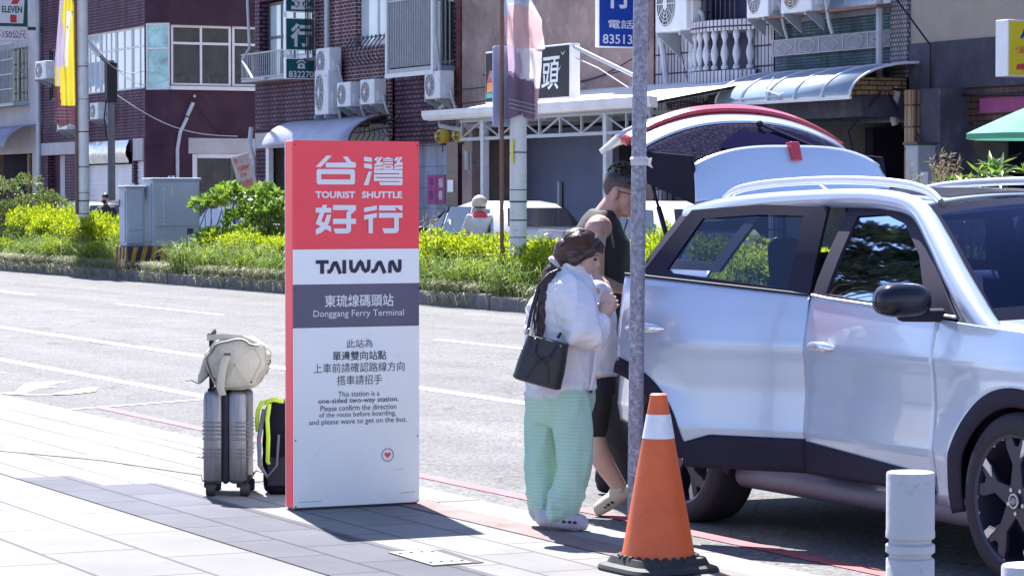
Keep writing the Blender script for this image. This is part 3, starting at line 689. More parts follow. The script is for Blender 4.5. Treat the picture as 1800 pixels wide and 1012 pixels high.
for px in (852,1068):
    x = XZ(px,300,22.55)[0]; m = MB(); m.box(x-.06,x+.06,22.49,22.61,0,3.0); m.build('post', M['pipe'], t, off=oc)
for k, (xa, xb, z0, sag) in enumerate(((-65.0,-57.3,3.28,.10),(-64.2,-53.6,3.36,.16),(-61.0,-54.2,3.18,.12),(-57.2,-50.5,3.75,.3),(-52.0,-45.6,4.1,.35),(-53.3,-46.0,3.85,.12))):
    m = MB(); m.tube([(xa+(xb-xa)*u, FY-.10-.02*k, z0+.05*math.sin(9*u+k)-sag*math.sin(u*math.pi)) for u in [q/20 for q in range(21)]], .013, 5); tag(m.build('cable', M['black']), ('black cable tacked along the maroon house, lowest of its run','long black cable slung from the maroon house to the narrow house','black cable looping under the air conditioner row','slack cable crossing from the narrow house to the stucco wall','slack cable hanging across the stucco wall behind the black sign','taut cable along the foot of the stucco wall above the canopy')[k], 'cable')
# --- white tile house
b = Bld('white_tile_house', 'white tiled house with dark joints and a bowed balcony of turned balusters', -45.15, -41.05, 10.5)
m = MB(); wall_holes(m, -45.15, -41.05, 3.05, 10.5, [(-43.6,-41.75,4.55,7.5),(-43.55,-41.7,3.78,4.42)], FY); wall_holes(m, -45.15, -41.05, 0, 3.05, [(-44.9,-41.2,0,2.75)], FY+.002); b.part('wall', m, M['wtile'], recalc=False); b.shell(M['concrete'])
bow = lambda u: FY-.10-.38*math.sin(u*math.pi)**.8
m = MB()
for z0, z1, e in ((3.45,3.74,.0),(4.42,4.6,.04)): m.grid(lambda u, v: (-43.75+u*2.3, bow(u)-e, z0+v*(z1-z0)), 24, 2); m.grid(lambda u, v: (-43.75+u*2.3, bow(u)*(1-v)-e*(1-v)+FY*v, z1), 24, 2); m.grid(lambda u, v: (-43.75+u*2.3, bow(u)*(1-v)-e*(1-v)+FY*v, z0), 24, 2)
b.part('balcony', m, M['wtile'], recalc=False)
bp = [(.035,0),(.06,.02),(.06,.06),(.03,.10),(.045,.16),(.07,.26),(.06,.34),(.03,.44),(.035,.50),(.06,.56),(.06,.62),(.04,.66)]
for i in range(9):
    u = (i+.6)/9.2; m = MB(); m.lathe([(r*1.05, z*1.02+3.75) for r, z in bp], 10, (-43.75+u*2.3, bow(u)+.08, 0)); b.part('baluster', m, M['pipe'], smooth=True)
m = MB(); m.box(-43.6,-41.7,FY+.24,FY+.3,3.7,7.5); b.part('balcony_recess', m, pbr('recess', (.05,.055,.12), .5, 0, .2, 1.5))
m = MB()
for i in range(12): m.box(-43.6+i*.16,-43.58+i*.16,FY-.30,FY-.285,4.6,5.3)
m.tube([(-43.2+.25*math.cos(a),FY-.3,4.75+.16*math.sin(a)) for a in [k*.5 for k in range(14)]], .012, 5); m.box(-43.5,-42.4,FY-.6,FY-.02,5.05,5.10); b.part('iron_grille', m, M['dark_metal'])
m = MB(); m.tube([(-44.55,FY-.25,4.5),(-44.5,FY-.2,4.2),(-44.5,FY-.12,3.5),(-44.55,FY-.12,3.2),(-44.65,FY-.15,2.6)], .055); m.box(-44.65,-44.4,FY-.2,FY-.05,3.28,3.42); b.part('downpipe', m, M['pipe'], smooth=True)
m = MB()
for k in range(5): m.tube([(-45.1+.1*k,FY-.1,3.6-.05*k),(-44.3,FY-.14,3.15+.05*k),(-43.2,FY-.14,3.12+.02*k),(-42.6,FY-.06,3.3+.04*k)], .012, 5)
m.tube([(-44.2,FY-.05,4.4),(-43.9,FY-.06,3.7),(-43.2,FY-.05,3.2)], .008, 5); m.box(-42.9,-42.65,FY-.2,FY-.05,3.2,3.35); b.part('cable', m, M['black'])
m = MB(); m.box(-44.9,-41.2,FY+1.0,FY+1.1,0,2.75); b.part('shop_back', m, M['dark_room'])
# --- green stone house
b = Bld('green_stone_house', 'house with green split stone bands, a patterned concrete band and ochre brick fascia', -41.0, -37.0, 10.5)
m = MB(); wall_holes(m, -41.0, -37.45, 2.75, 10.5, [(-40.4,-37.5,4.62,6.2)], FY); b.part('wall', m, M['green_stone'], recalc=False); b.shell(M['concrete'])
m = MB(); m.box(-41.0,-37.45,FY-.07,FY-.004,3.93,4.20); pb = b.part('patterned_band', m, pbr('pattern_band', (.24,.24,.27), .85, 0, .2, 3, .4, 20))
m = MB()
for i in range(5):
    x = -40.95+i*.72; m.box(x-.012,x+.012,FY-.082,FY-.071,3.93,4.2)
    if i % 2 == 0:
        for s in (-1,1): m.tube([(x+.1,FY-.075,4.065),(x+.36,FY-.075,4.065+s*.11),(x+.62,FY-.075,4.065)], .012, 5)
    else: m.tube([(x+.36+.24*math.cos(a),FY-.075,4.065+.11*math.sin(a)) for a in [k*.42 for k in range(16)]], .012, 5)
m.box(-41,-37.45,FY-.085,FY-.071,3.93,3.945); m.box(-41,-37.45,FY-.085,FY-.071,4.185,4.2); b.part('relief', m, M['beige'], pb)
m = MB()
for k in range(4): m.tube([(-41,FY-.04,3.44+k*.07),(-37.45,FY-.04,3.44+k*.07)], .035, 8)
m.box(-41,-37.45,FY-.1,FY-.002,4.46,4.54); b.part('moulding', m, pbr('moulding', (.14,.14,.18), .8, 0, .3, 6, .6, 40))
m = MB(); m.box(-41,-37.4,FY-.35,FY-.0,4.54,4.585); b.part('ledge', m, M['rust'])
b.window(T0, -40.4,-37.5,4.62,6.2, 4, 0, M['frame_w'], M['pane_p'], .06, .07)
m = MB(); m.box(-37.45,-37.0,FY-.06,FY+.25,2.75,10.5); b.part('pilaster', m, tiles('scale_tile', (.34,.32,.34), (.26,.25,.27), (.08,.07,.09), .07, .07, .2, .6, .8))
m = MB(); m.tube([(-37.55,FY-.2,9),(-37.55,FY-.2,3.5),(-37.4,FY-.22,3.35),(-37.1,FY-.25,3.33),(-36.95,FY-.25,3.2),(-37.1,FY-.25,2.9),(-37.1,FY-.2,2.7)], .055); b.part('downpipe', m, M['beige'], smooth=True)
m = MB(); m.box(-41,-37,FY-.9,FY-.003,3.14,3.42); b.part('fascia', m, M['ochre'])
m = MB()
for x0, x1, z in ((-38.9,-37.4,3.385),(-38.9,-37.4,3.15),(-38.4,-37.6,3.33),(-38.4,-37.6,3.22)): m.box(x0,x1,FY-.93,FY-.902,z,z+.03)
for x in (-38.4,-37.62,-38.0,-38.75): m.box(x,x+.03,FY-.928,FY-.903,3.18,3.22)
b.part('fascia_pattern', m, M['dark_render'])
m = MB(); m.box(-41,-37,FY-.88,FY-.01,2.82,3.137); b.part('soffit', m, M['dark_render'])
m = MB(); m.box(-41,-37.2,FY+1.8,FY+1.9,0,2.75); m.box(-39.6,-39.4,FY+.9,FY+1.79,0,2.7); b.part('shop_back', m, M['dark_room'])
m = MB(); m.box(-36.22,-36.0,FY-.62,FY-.40,0,3.2); b.part('pillar', m, tiles('ochre_tile', (.40,.25,.13), (.32,.19,.10), (.06,.045,.05), .11, .33, .05, .5, .4, 0))
m = MB(); m.box(-38.9,-38.0,FY+.4,FY+1.0,.9,1.5); b.part('crate_shelf', m, M['rust'])
# --- beige stucco house at the right edge
b = Bld('beige_house', 'beige stucco house with a dark band above an open shop with an iron gate', -36.98, -27, 10.5)
m = MB(); m.quad((-36.98,FY,3.85),(-27,FY,3.85),(-27,FY,10.5),(-36.98,FY,10.5)); b.part('wall', m, M['stucco_b'], recalc=False); b.shell(M['concrete'])
m = MB(); m.box(-36.98,-27,FY-.03,FY+.2,3.22,3.95); b.part('dark_band', m, M['dark_render'])
m = MB(); m.box(-35.8,-27,FY-.02,FY+.18,2.72,3.215); b.part('brick_fascia', m, M['brown_brick'])
m = MB(); m.box(-35.1,-33.9,FY-.035,FY-.022,2.83,3.05); b.part('red_panel', m, M['poster'])
m = MB(); m.box(-35.98,-35.45,FY-.5,FY+.1,0,3.21); b.part('pillar', m, M['dark_render'])
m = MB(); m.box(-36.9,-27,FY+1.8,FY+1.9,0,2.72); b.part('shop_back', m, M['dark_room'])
m = MB()
for i in range(12):
    x = -34.5+i*.34
    m.tube([(x,FY+.4,0),(x,FY+.4,1.75),(x+.1,FY+.4,1.9),(x+.2,FY+.4,1.75),(x+.2,FY+.4,.4)], .015, 6)
m.box(-34.6,-27,FY+.39,FY+.42,1.0,1.04); b.part('iron_gate', m, M['dark_metal'])
m = MB()
for k in range(3): m.tube([(-37.0,FY-.4,3.2),(-36.3,FY-.55,2.6+.1*k),(-35.5,FY-.6,2.0+.1*k),(-34.2,FY-.7,1.95),(-33,FY-.8,2.2)], .012, 5)
m.tube([(-37,FY-.3,3.25),(-35.5,FY-.1,3.12),(-33.5,FY-.12,3.05),(-30,FY-.1,3.2)], .022, 6); m.tube([(-36.9,FY-.6,3.2),(-37.2,FY-1,2.6),(-36.9,FY-1,1.9),(-36.6,FY-.95,1.6)], .02, 6); m.tube([(-36.6,FY-.52,4.6),(-36.3,FY-.1,3.9),(-36.35,FY-.06,3.2)], .015, 6); b.part('cable', m, M['black'])

# ------------------------------------------------------------------ air conditioners
acp = thing('air_conditioner', 'x', 'air conditioner', (0,0,0), 0, 'air conditioner outdoor units on the house fronts')
m = MB(); m.box(-.41,.41,-.30,0,0,.58); m.build('casing', M['ac'], acp, bevel=.02)
m = MB(); m.lathe([(.0,-.303),(.235,-.303),(.235,-.306)], 28, (-.12,0,.29), 'y'); m.build('fan_opening', M['fan_dark'], acp, recalc=True)
m = MB()
for r in (.06,.10,.14,.18,.22,.24): m.lathe([(r-.004,-.316),(r+.004,-.316)], 28, (-.12,0,.29), 'y')
for i in range(10): a = i*math.pi/5; m.tube([(-.12,-.312,.29),(-.12+.24*math.cos(a),-.312,.29+.24*math.sin(a))], .005, 4)
m.lathe([(0,-.325),(.05,-.325),(.055,-.31)], 14, (-.12,0,.29), 'y'); m.build('fan_guard', M['ac'], acp)
m = MB(); m.box(.411,.45,-.22,-.06,.08,.30); m.box(.18,.38,-.304,-.301,.33,.47); m.build('service_cover', M['frame_w'], acp, bevel=.008)
for x in (-.3,.3): m = MB(); m.box(x-.02,x+.02,-.34,.04,-.05,-.005); m.prism([(x-.015,.02,-.05),(x-.015,-.3,-.05),(x-.015,.02,-.25)], (.03,0,0)); m.build('bracket', M['grey_metal'], acp)
m = MB(); m.tube([(.43,-.12,.2),(.53,-.12,.16),(.55,-.1,.0),(.5,-.03,-.15),(.48,.05,-.3)], .03, 8); m.build('hose', M['pipe'], acp, smooth=True)
acs = [ # left px, bottom py, Y front plane, scale xyz, label
 (555,138,24.9,(1,1,1.05),'white air conditioner unit tucked against the green telephone number sign'),
 (553,207,24.9,(1.0,1.1,1.75),'tall two-fan air conditioner unit, the largest of the row on the maroon house'),
 (592,193,24.9,(.95,1,.95),'middle air conditioner of the three in a row on the white jointed brick wall'),
 (633,189,24.9,(.95,1,.95),'right air conditioner of the three in a row, above the top of the red sign'),
 (746,180,24.85,(.95,1.1,1.0),'white air conditioner below the white framed window cage'),
 (1152,66,24.8,(1.35,1.3,1.7),'biggest air conditioner, on the white tiled wall just behind the steel post'),
 (1312,40,24.9,(.85,1,1.2),'air conditioner above the right end of the baluster balcony'),
 (1372,32,24.75,(1.15,1,1.2),'air conditioner with a rusty fan on the rusty ledge'),
 (62,146,24.5,(1.3,1.4,.9),'boxy air conditioner sticking out just right of the wide barred window cage'),
 (100,232,24.8,(1.2,1.1,.9),'air conditioner under the yellow hanging banner'),
 (158,214,24.9,(.9,1,.8),'small air conditioner just right of the white painted pole')]
for i, (px, py, Y, s, lab) in enumerate(acs):
    x = XZ(px, py, Y-.28*s[1])[0]; z = XZ(px, py, Y)[1]; loc = (x+.41*s[0], Y+.02, z+.03)
    if i == 0: o = acp; o.location = loc; o.scale = s; o['label'] = lab
    else: o = dup(acp, loc, 0, lab, None, s)
    if i == 7:
        lt = MB(); lt.text('LG', (.28,-.3045,.40), (1,0,0), (0,0,1), h=.07, bold=.02); lt.build('lettering', M['ink'], o)
        for c in o.children:
            if c.name.startswith('fan_opening'): c.data = c.data.copy(); c.data.materials[0] = M['rust']

# ------------------------------------------------------------------ shop signs
EXs, EZs = Vector((0,1,0)), Vector((0,0,1))     # boards that face along the street (+X)
def end_sign(name, label, X, y0, y1, z0, z1, th, face, edge=None, cat='sign'):
    o = Vector((X,(y0+y1)/2,z0)); t = thing(name, label, cat, o)
    m = MB(); m.box(-th,-.006,y0-o.y,y1-o.y,0,z1-z0); m.build('casing', edge or M['white_paint'], t, bevel=.01)
    m = MB(); m.box(-.005,0,y0-o.y+.02,y1-o.y-.02,.02,z1-z0-.02); m.build('panel', face, t)
    return t
def letter(t, items, mat, name='lettering', e=.003):
    m = MB()
    for it in items: m.text(it[0], (e, it[1], it[2]), EXs, EZs, it[3] if len(it) > 3 else None, it[4] if len(it) > 4 else None, it[5] if len(it) > 5 else .0)
    return m.build(name, mat, t, recalc=False)
t = end_sign('shop_sign', 'white and green board with a big red numeral and the word ELEVEN', -83.3, 23.72, 24.62, 6.72, 8.05, .15, M['sgreen'], M['sgreen'])
m = MB(); P = lambda y, z: (.002, y, z)
m.poly([P(-.42,.09),P(.30,.09),P(.38,1.28),P(-.42,1.28)]); m.build('backing', M['white_paint'], t, recalc=False)
m = MB(); m.poly([(.005,-.36,.82),(.005,.22,.82),(.005,.25,.98),(.005,-.36,.98)]); m.build('numeral_top', M['sorange'], t, recalc=False)
m = MB(); m.poly([(.006,.22,.82),(.006,.25,.98),(.006,.24,1.0),(.006,-.0,.82),(.006,-.08,.66),(.006,.12,.66)][::1]); m.poly([(.006,-.10,.11),(.006,.10,.11),(.006,.10,.34),(.006,-.10,.34)]); m.build('numeral', M['sred'], t, recalc=False)
letter(t, [('ELEVEN', -.04,.50,.62,.20,.03)], M['sgreen'], 'lettering', .007)
for z in (1.18,-.05):
    m = MB(); m.tube([(-.08,.45,z),(-.08,1.2,z)], .05); m.build('arm', M['dark_metal'], t)
t = end_sign('direction_sign', 'narrow white board with magenta writing about 150 metres under the store board', -83.3, 23.3, 24.62, 6.28, 6.68, .12, M['white_paint'], M['frame_w'])
letter(t, [('右轉150公尺', 0,.2,1.2,.26,.02)], M['magenta'])
xg = -61.3
t = end_sign('shop_sign', 'topmost of the three dark green boards, its silver character cut by the frame', xg, 24.22, 24.95, 5.86, 6.6, .12, M['sign_green']); letter(t, [('金', .02,.34,.56,.56,.035)], M['frame_w'])
t = end_sign('shop_sign', 'dark green square board with one big silver character, middle of the three green boards', xg, 24.22, 24.95, 4.98, 5.72, .12, M['sign_green']); letter(t, [('行', .02,.35,.52,.54,.035)], M['frame_w'])
t = end_sign('shop_sign', 'dark green board with a telephone symbol and number 832270', xg, 24.22, 24.95, 4.32, 4.80, .12, M['sign_green']); letter(t, [('832270', .02,.11,.62,.15,.015)], M['frame_w'])
m = MB(); m.poly([(.003,.02+.12*a,.24+b*.9) for a, b in ((-.8,0),(.8,0),(.7,.10),(.3,.14),(-.3,.14),(-.7,.10))]); m.tube([(.003,.02-.11,.37),(.003,.02-.05,.42),(.003,.02+.05,.42),(.003,.02+.11,.37)], .018, 6); m.build('telephone_symbol', M['frame_w'], t, recalc=False)
m = MB(); m.lathe([(.0,.004),(.03,.004)], 12, (0,.02,.30), 'x'); m.build('dial', M['sign_green'], t, recalc=False)
t = end_sign('shop_sign', 'tall blue board with white characters and 83513 beside the steel post', -45.35, 23.95, 24.86, 4.28, 6.3, .14, M['sign_blue'])
letter(t, [('電話', .0,.42,.52,.16,.01),('835130', .0,.15,.74,.17,.012),('行', -.05,.95,.5,.5,.03)], M['frame_w'])
for z in (.0,.5,.9):
    m = MB(); m.tube([(-.07,.46,z),(-.07,1.1,z)], .03); m.build('arm', M['dark_metal'], t)
t = end_sign('shop_sign', 'yellow board with blue characters and a small red car picture in a white case', -33, 23.95, 25.1, 3.28, 4.08, .30, M['sign_yellow'])
letter(t, [('小玥', -.06,.60,.62,.26,.03)], M['sign_blue']); letter(t, [('☎0968', -.08,.37,.74,.10,.012)], M['sred'])
m = MB(); m.prism([(.002,y,z) for y,z in ((-.44,.10),(.40,.10),(.42,.16),(.30,.19),(.18,.28),(-.12,.28),(-.24,.19),(-.42,.17))], (.003,0,0)); m.build('car_picture', M['sred'], t)
m = MB()
for y in (-.25,.22): m.lathe([(0,.007),(.055,.007)], 16, (0,y,.10), 'x')
m.poly([(.0065,y,z) for y,z in ((-.2,.19),(.16,.19),(.1,.255),(-.1,.255))]); m.build('car_picture_dark', M['ink'], t, recalc=False)
# black sign box on the canopy, faces the road
x0, x1 = -47.35, -43.95; zb, zt = 3.3, 4.25
t = thing('shop_sign', 'black box sign with white brush characters and a bright boat, standing on the canopy', 'sign', ((x0+x1)/2,22.75,zb)); w = (x1-x0)/2; h = zt-zb
m = MB(); m.box(-w,w,-.10,.10,0,h); m.build('casing', M['white_paint'], t, bevel=.01)
m = MB(); m.box(-w+.03,w-.03,-.108,-.103,.03,h-.03); m.build('panel', M['sign_black'], t)
EXf = Vector((1,0,0))
m = MB()
for s_, x in (('碼',.28),('頭',.98)): m.text(s_, (x,-.112,.46), EXf, EZs, .66, .58, .010, shear=.12)
for x, z in ((1.45,.78),(1.3,.52),(.55,.82)): m.poly([(x-.09,-.112,z+.05),(x,-.112,z),(x+.10,-.112,z+.06),(x,-.112,z-.025)])
m.build('lettering', M['white_paint'], t, recalc=False)
m = MB(); m.poly([(x,-.112,z) for x, z in ((-1.62,.2),(-.9,.24),(-.8,.42),(-1.6,.38))]); m.build('boat_hull', M['sorange'], t, recalc=False)
m = MB(); m.poly([(x,-.112,z) for x, z in ((-1.6,.39),(-.95,.42),(-1.0,.62),(-1.5,.60))]); m.build('boat_cabin', M['sred'], t, recalc=False)
m = MB(); m.poly([(x,-.112,z) for x, z in ((-1.64,.1),(-.7,.1),(-.7,.2),(-1.64,.19))]); m.poly([(x,-.113,z) for x, z in ((-1.5,.46),(-1.05,.48),(-1.07,.56),(-1.48,.55))]); m.build('boat_stripe', M['teal'], t, recalc=False)
m = MB(); m.tube([(w-.04,-.02,h*.95),(w+1.6,.5,.25)], .035); m.tube([(w-.04,0,h*.75),(w+.5,.2,.5),(w+1.2,.4,.15)], .01, 5); m.build('stay', M['pipe'], t)
# lanterns
lp = thing('paper_lantern', 'yellow paper lantern under the maroon house passage, left of the pair', 'lantern', (0,0,0), 0, 'yellow lanterns over the passage')
M['lantern'] = pbr('lantern', (.50,.33,.03), .7, 0, .15, 20)
m = MB(); m.ball((0,0,0),(.17,.17,.16),18,14); m.build('shade', M['lantern'], lp, smooth=True)
m = MB(); m.cyl((0,0,.15),(0,0,.18),.07); m.cyl((0,0,-.15),(0,0,-.18),.07); m.tube([(0,0,-.18),(0,0,-.33)], .012, 5); m.tube([(0,0,.18),(0,0,.4)], .006, 5); m.build('cap', M['ink'], lp)
m = MB(); m.text('平', (.10,-.150,.04), (.83,.55,0), EZs, .12, .10, .02); m.text('安', (.10,-.150,-.06), (.83,.55,0), EZs, .12, .10, .02); m.build('lettering', M['ink'], lp, recalc=False)
x, z = XZ(778,240,24.5); lp.location = (x,24.5,z)
x, z = XZ(809,238,24.5); dup(lp, (x,24.5,z), 0, 'yellow paper lantern under the maroon house passage, right of the pair')
x, z = XZ(759,330,FY+.33); x2, _ = XZ(775,330,FY+.33)
for px, lab, ch in ((759,'dim purple poster with dark scribble on the grey passage wall','平'),(775,'crimson poster with pale brush writing on the grey passage wall','福')):
    x, z = XZ(px,334,FY+.335); t = thing('poster', lab, 'poster', (x,FY+.335,z-.3))
    m = MB(); m.box(-.22,.22,-.006,.006,0,.62); m.build('sheet', M['poster'] if px > 760 else M['magenta'], t)
    m = MB()
    for k, s_ in enumerate((ch,'春')): m.text(s_, (.0,-.008,.45-.26*k), EXf, EZs, .22, .2, .01)
    m.build('lettering', M['frame_w'] if px > 760 else M['ink'], t, recalc=False)
# glazed awning on the white/green houses
ax0, ax1 = XZ(1268,150,23.8)[0], XZ(1505,150,23.8)[0]
t = thing('awning', 'long quarter-round blue glazed awning with pale ribs below the baluster balcony', 'awning', ((ax0+ax1)/2,FY,3.0)); oa = ((ax0+ax1)/2,FY,3.0)
aw = lambda v: (FY-.05-1.25*math.sin(v*1.5708), 3.12+.52*math.cos(v*1.5708))
m = MB(); m.grid(lambda u, v: (ax0+u*(ax1-ax0), *aw(v)), 2, 12); m.build('glazing', M['awn_blue'], t, smooth=True, solid=.012, off=oa)
m = MB()
for k in range(6):
    x = ax0+(ax1-ax0)*k/5; m.tube([(x, aw(v)[0]-.012, aw(v)[1]+.01) for v in [j/9 for j in range(10)]], .022, 6)
m.box(ax0,ax1,FY-1.32,FY-1.28,3.07,3.12); m.tube([(ax0+1.2,FY-.9,3.55),(ax0+1.5,FY-1.27,3.3),(ax0+2,FY-1.3,3.2),(ax0+2.5,FY-1.05,3.45)], .01, 5); m.build('rib', M['frame_w'], t, off=oa, smooth=True)
# power meter cabinet by the pillar
x, z = XZ(1618,330,23.9); t = thing('meter_cabinet', 'grey electricity meter cabinet with pale sticker beside the ochre tiled pillar', 'meter box', (x,23.9,0))
m = MB(); m.box(-.16,.16,-.16,.16,.3,2.35); m.build('casing', M['grey_metal'], t, bevel=.015); m = MB(); m.box(.162,.165,-.12,.02,1.6,1.95); m.build('sticker', M['white_paint'], t)
m = MB(); m.box(-.19,.19,-.19,.19,2.351,2.39); m.build('lid', M['dark_metal'], t)
# parasol
x, z = XZ(1838,176,21.6); zt = z; t = thing('parasol', 'green market parasol opened in front of the iron gate shop', 'parasol', (x,21.6,0))
M['parasol'] = cloth_mat('parasol_green', (.12,.36,.26), .35)
m = MB(); n = 8
pr = lambda a, r: 1.0*r*(math.cos(math.pi/8)/max(math.cos(((a+math.pi/8) % (math.pi/4))-math.pi/8),.5))
m.grid(lambda u, v: (pr(u*2*math.pi,v)*math.cos(u*2*math.pi), pr(u*2*math.pi,v)*math.sin(u*2*math.pi), zt-.42*v**1.1), 48, 6, cu=True)
m.grid(lambda u, v: (pr(u*2*math.pi,1)*math.cos(u*2*math.pi), pr(u*2*math.pi,1)*math.sin(u*2*math.pi), zt-.42-.07*v), 48, 2, cu=True); m.build('canopy', M['parasol'], t, smooth=True)
m = MB(); m.cyl((0,0,0),(0,0,zt),.022); m.build('pole', M['frame_w'], t); m = MB(); m.lathe([(0,0),(.25,0),(.25,.06),(.05,.09)], 20); m.build('base', M['concrete'], t)
# ------------------------------------------------------------------ shuttle sign board
SGX, SY0, SY1, SH = -13.16, 5.235, 5.925, 1.84
M['sg_red'] = pbr('sign_board_red', (.92,.062,.085), .45, 0, .04, 2)
M['sg_white'] = pbr('sign_board_white', (.86,.86,.86), .45, 0, .03, 2, dirt=(.68,.67,.68), dv=-.35, ds=3)
M['sg_slate'] = pbr('sign_board_slate', (.105,.10,.155), .45, 0, .05, 2)
t = thing('information_sign', 'tall red, white and slate shuttle stop board standing on the pavement beside the luggage', 'sign', (SGX,(SY0+SY1)/2,0))
hw = (SY1-SY0)/2; KY = .69/228; KZ = SH/645
sy = lambda px: (px-624)*KY
sz = lambda py: (894-py)*KZ
m = MB(); m.box(-.102,-.006,-hw,hw,.012,SH); m.build('casing', M['sg_red'], t, bevel=.006)
m = MB(); m.box(-.106,-.1025,-hw,hw,.012,SH); m.build('back_panel', M['sg_white'], t)  # unseen back, added in white to keep red bounce off the luggage
m = MB(); m.box(-.10,-.01,-hw+.01,hw-.01,0,.011); m.build('foot', M['dark_metal'], t)
for nm, a, b, mt in (('red_panel',248.5,438,'sg_red'),('white_panel',438.4,499.4,'sg_white'),('slate_panel',499.8,575,'sg_slate'),('white_panel',575.4,889,'sg_white')):
    m = MB(); m.box(-.0055,0,-hw+.002,hw-.003,sz(b),sz(a)); m.build(nm, M[mt], t)
EY, EZ = Vector((0,1,0)), Vector((0,0,1))
C = lambda x, y: (sy(540+x/5.956), sz(255+y/5.956))
polys = [[(62,236),(178,117),(235,117),(120,236)], [(170,192),(395,188),(352,127),(404,127),(440,178),(490,192),(490,235),(478,242),(170,240)],
 [(72,275),(88,258),(464,258),(480,275),(480,310),(72,310)], [(72,310.5),(120,310.5),(120,364.5),(72,364.5)], [(432,310.5),(480,310.5),(480,364.5),(432,364.5)], [(72,365),(480,365),(480,400),(464,417),(88,417),(72,400)],
 [(577,125),(662,137),(662,182),(577,172)], [(577,195),(662,205),(662,255),(577,240)], [(625,280),(662,280),(622,424),(574,422)],
 [(820,130),(850,130),(850,139),(820,139)], [(782,140),(888,140),(888,154),(782,154)], [(782,161),(888,161),(888,172),(782,172)], [(782,184),(888,184),(888,200),(782,200)],
 [(782,212),(888,212),(888,228),(782,228)], [(782,228.5),(805,228.5),(805,240),(782,240)], [(866,228.5),(888,228.5),(888,240),(866,240)], [(782,240.5),(888,240.5),(888,258),(782,258)],
 [(682,262),(990,262),(990,297),(682,297)], [(958,297.5),(990,297.5),(990,309.5),(958,309.5)], [(682,310),(990,310),(990,338),(682,338)], [(682,338.5),(708,338.5),(708,349.5),(682,349.5)], [(682,350),(990,350),(990,380),(682,380)], [(958,380.5),(990,380.5),(990,389.5),(958,389.5)], [(735,390),(990,390),(990,415),(980,424),(752,424)],
 [(60,660),(225,660),(225,710),(60,710)], [(133,630),(180,630),(120,800),(222,858),(222,912),(60,825)], [(178,732),(224,732),(205,805),(165,880),(120,918),(62,940),(60,885),(118,850),(155,800)],
 [(242,632),(488,632),(488,684),(242,684)], [(410,684.5),(488,684.5),(435,728),(435,900),(405,928),(268,928),(248,876),(385,876),(385,712)], [(242,774),(488,774),(488,828),(242,828)],
 [(574,660),(712,636),(712,682),(574,706)], [(574,738),(712,714),(712,762),(668,770),(668,928),(622,928),(622,776),(574,786)], [(733,636),(988,636),(988,692),(925,688),(905,660),(940,660),(965,680),(988,690),(988,690.5),(733,690)], [(733,714),(988,714),(988,766),(733,766)], [(898,766.5),(947,766.5),(947,900),(920,928),(788,928),(770,876),(898,876)]]
polys[32] = [(733,636),(988,636),(988,690),(968,690),(930,662),(905,662),(925,690),(733,690)]
for dx in (0,216):
    polys += [[(684+dx,150),(712+dx,128),(738+dx,128),(712+dx,166),(684+dx,166)], [(745+dx,128),(774+dx,128),(738+dx,184),(774+dx,178),(774+dx,212),(684+dx,222),(684+dx,205),(716+dx,184),(700+dx,172),(718+dx,168)], [(682+dx,232),(774+dx,222),(774+dx,250),(682+dx,258)]]
m = MB()
for k, p in enumerate(polys): m.poly([(.0015+.00012*k, *C(*q)) for q in p])
def line(m, s_, x0, x1, y0, y1, bold=0.0, e=.002):
    m.text(s_, (e, sy((x0+x1)/2), sz((y0+y1)/2)), EY, EZ, (x1-x0)*KY, (y1-y0)*KZ, bold)
line(m, 'TOURIST', 550, 621, 337, 349, .035); line(m, 'SHUTTLE', 633, 706, 337, 349, .035)
m.build('heading', M['white_paint'], t, recalc=False)
def ribbon(m, pts, w, x):
    P = [Vector(p) for p in pts]; L, Rr = [], []
    for i, p in enumerate(P):
        d = (P[min(i+1,len(P)-1)]-P[max(i-1,0)]).normalized(); n = Vector((-d.y,d.x))*w
        if 0 < i < len(P)-1:
            d1 = (P[i]-P[i-1]).normalized(); n = n/max(.6, abs(d.dot(d1)))
        L.append(p+n); Rr.append(p-n)
    k = len(P); m.add([(x,p.x,p.y) for p in L]+[(x,p.x,p.y) for p in Rr], [(i,i+1,k+i+1,k+i) for i in range(k-1)])
D = lambda p: (sy(480+p[0]/2.89), sz(230+p[1]/2.89))
m = MB()
for k, (pts, w) in enumerate((([(203,666),(270,666)],9),([(236,674),(236,726)],10.5),([(262,716),(274,715),(284,705),(292,682),(299,672),(306,672),(314,685),(330,727)],9.5),([(350,657),(350,726)],10),([(384,657),(385,698),(392,712),(404,714),(414,704),(426,676),(434,668),(441,676),(449,704),(460,714),(472,708),(477,694),(478,657)],9.5),([(490,716),(504,715),(514,705),(522,682),(529,672),(536,672),(544,685),(561,727)],9.5),([(588,726),(588,682),(592,672),(600,670),(607,680),(618,706),(626,714),(636,712),(640,700),(640,657)],9.5))):
    ribbon(m, [D(p) for p in pts], w/2.89*KY, .0015+.0002*k)
m.build('emblem', M['ink'], t, recalc=False)
m = MB(); line(m, '東琉線碼頭站', 566, 690, 518, 540, .012); line(m, 'Donggang Ferry Terminal', 546, 709, 545, 560, 0); m.build('station_name', M['white_paint'], t, recalc=False)
m = MB()
for s_, a, b, c, d_, bo in (('此站為',605,652,597,612,-.002),('單邊雙向站點',580,677,617.5,634,.009),('上車前請確認路線方向',546,710,638,655,-.002),('搭車請招手',588,669,660,677,-.002),('This station is a',590,664,688,697.5,0),('one-sided two-way station.',554,699,699.5,711,.010),('Please confirm the direction',558,695,712,722,0),('of the route before boarding,',556,694,724,735.5,0),('and please wave to get on the bus.',538,714,736,748,0)): line(m, s_, a, b, c, d_, bo)
m.build('notice_text', M['ink'], t, recalc=False)
m = MB(); cy, cz = sy(679), sz(803); N = 40
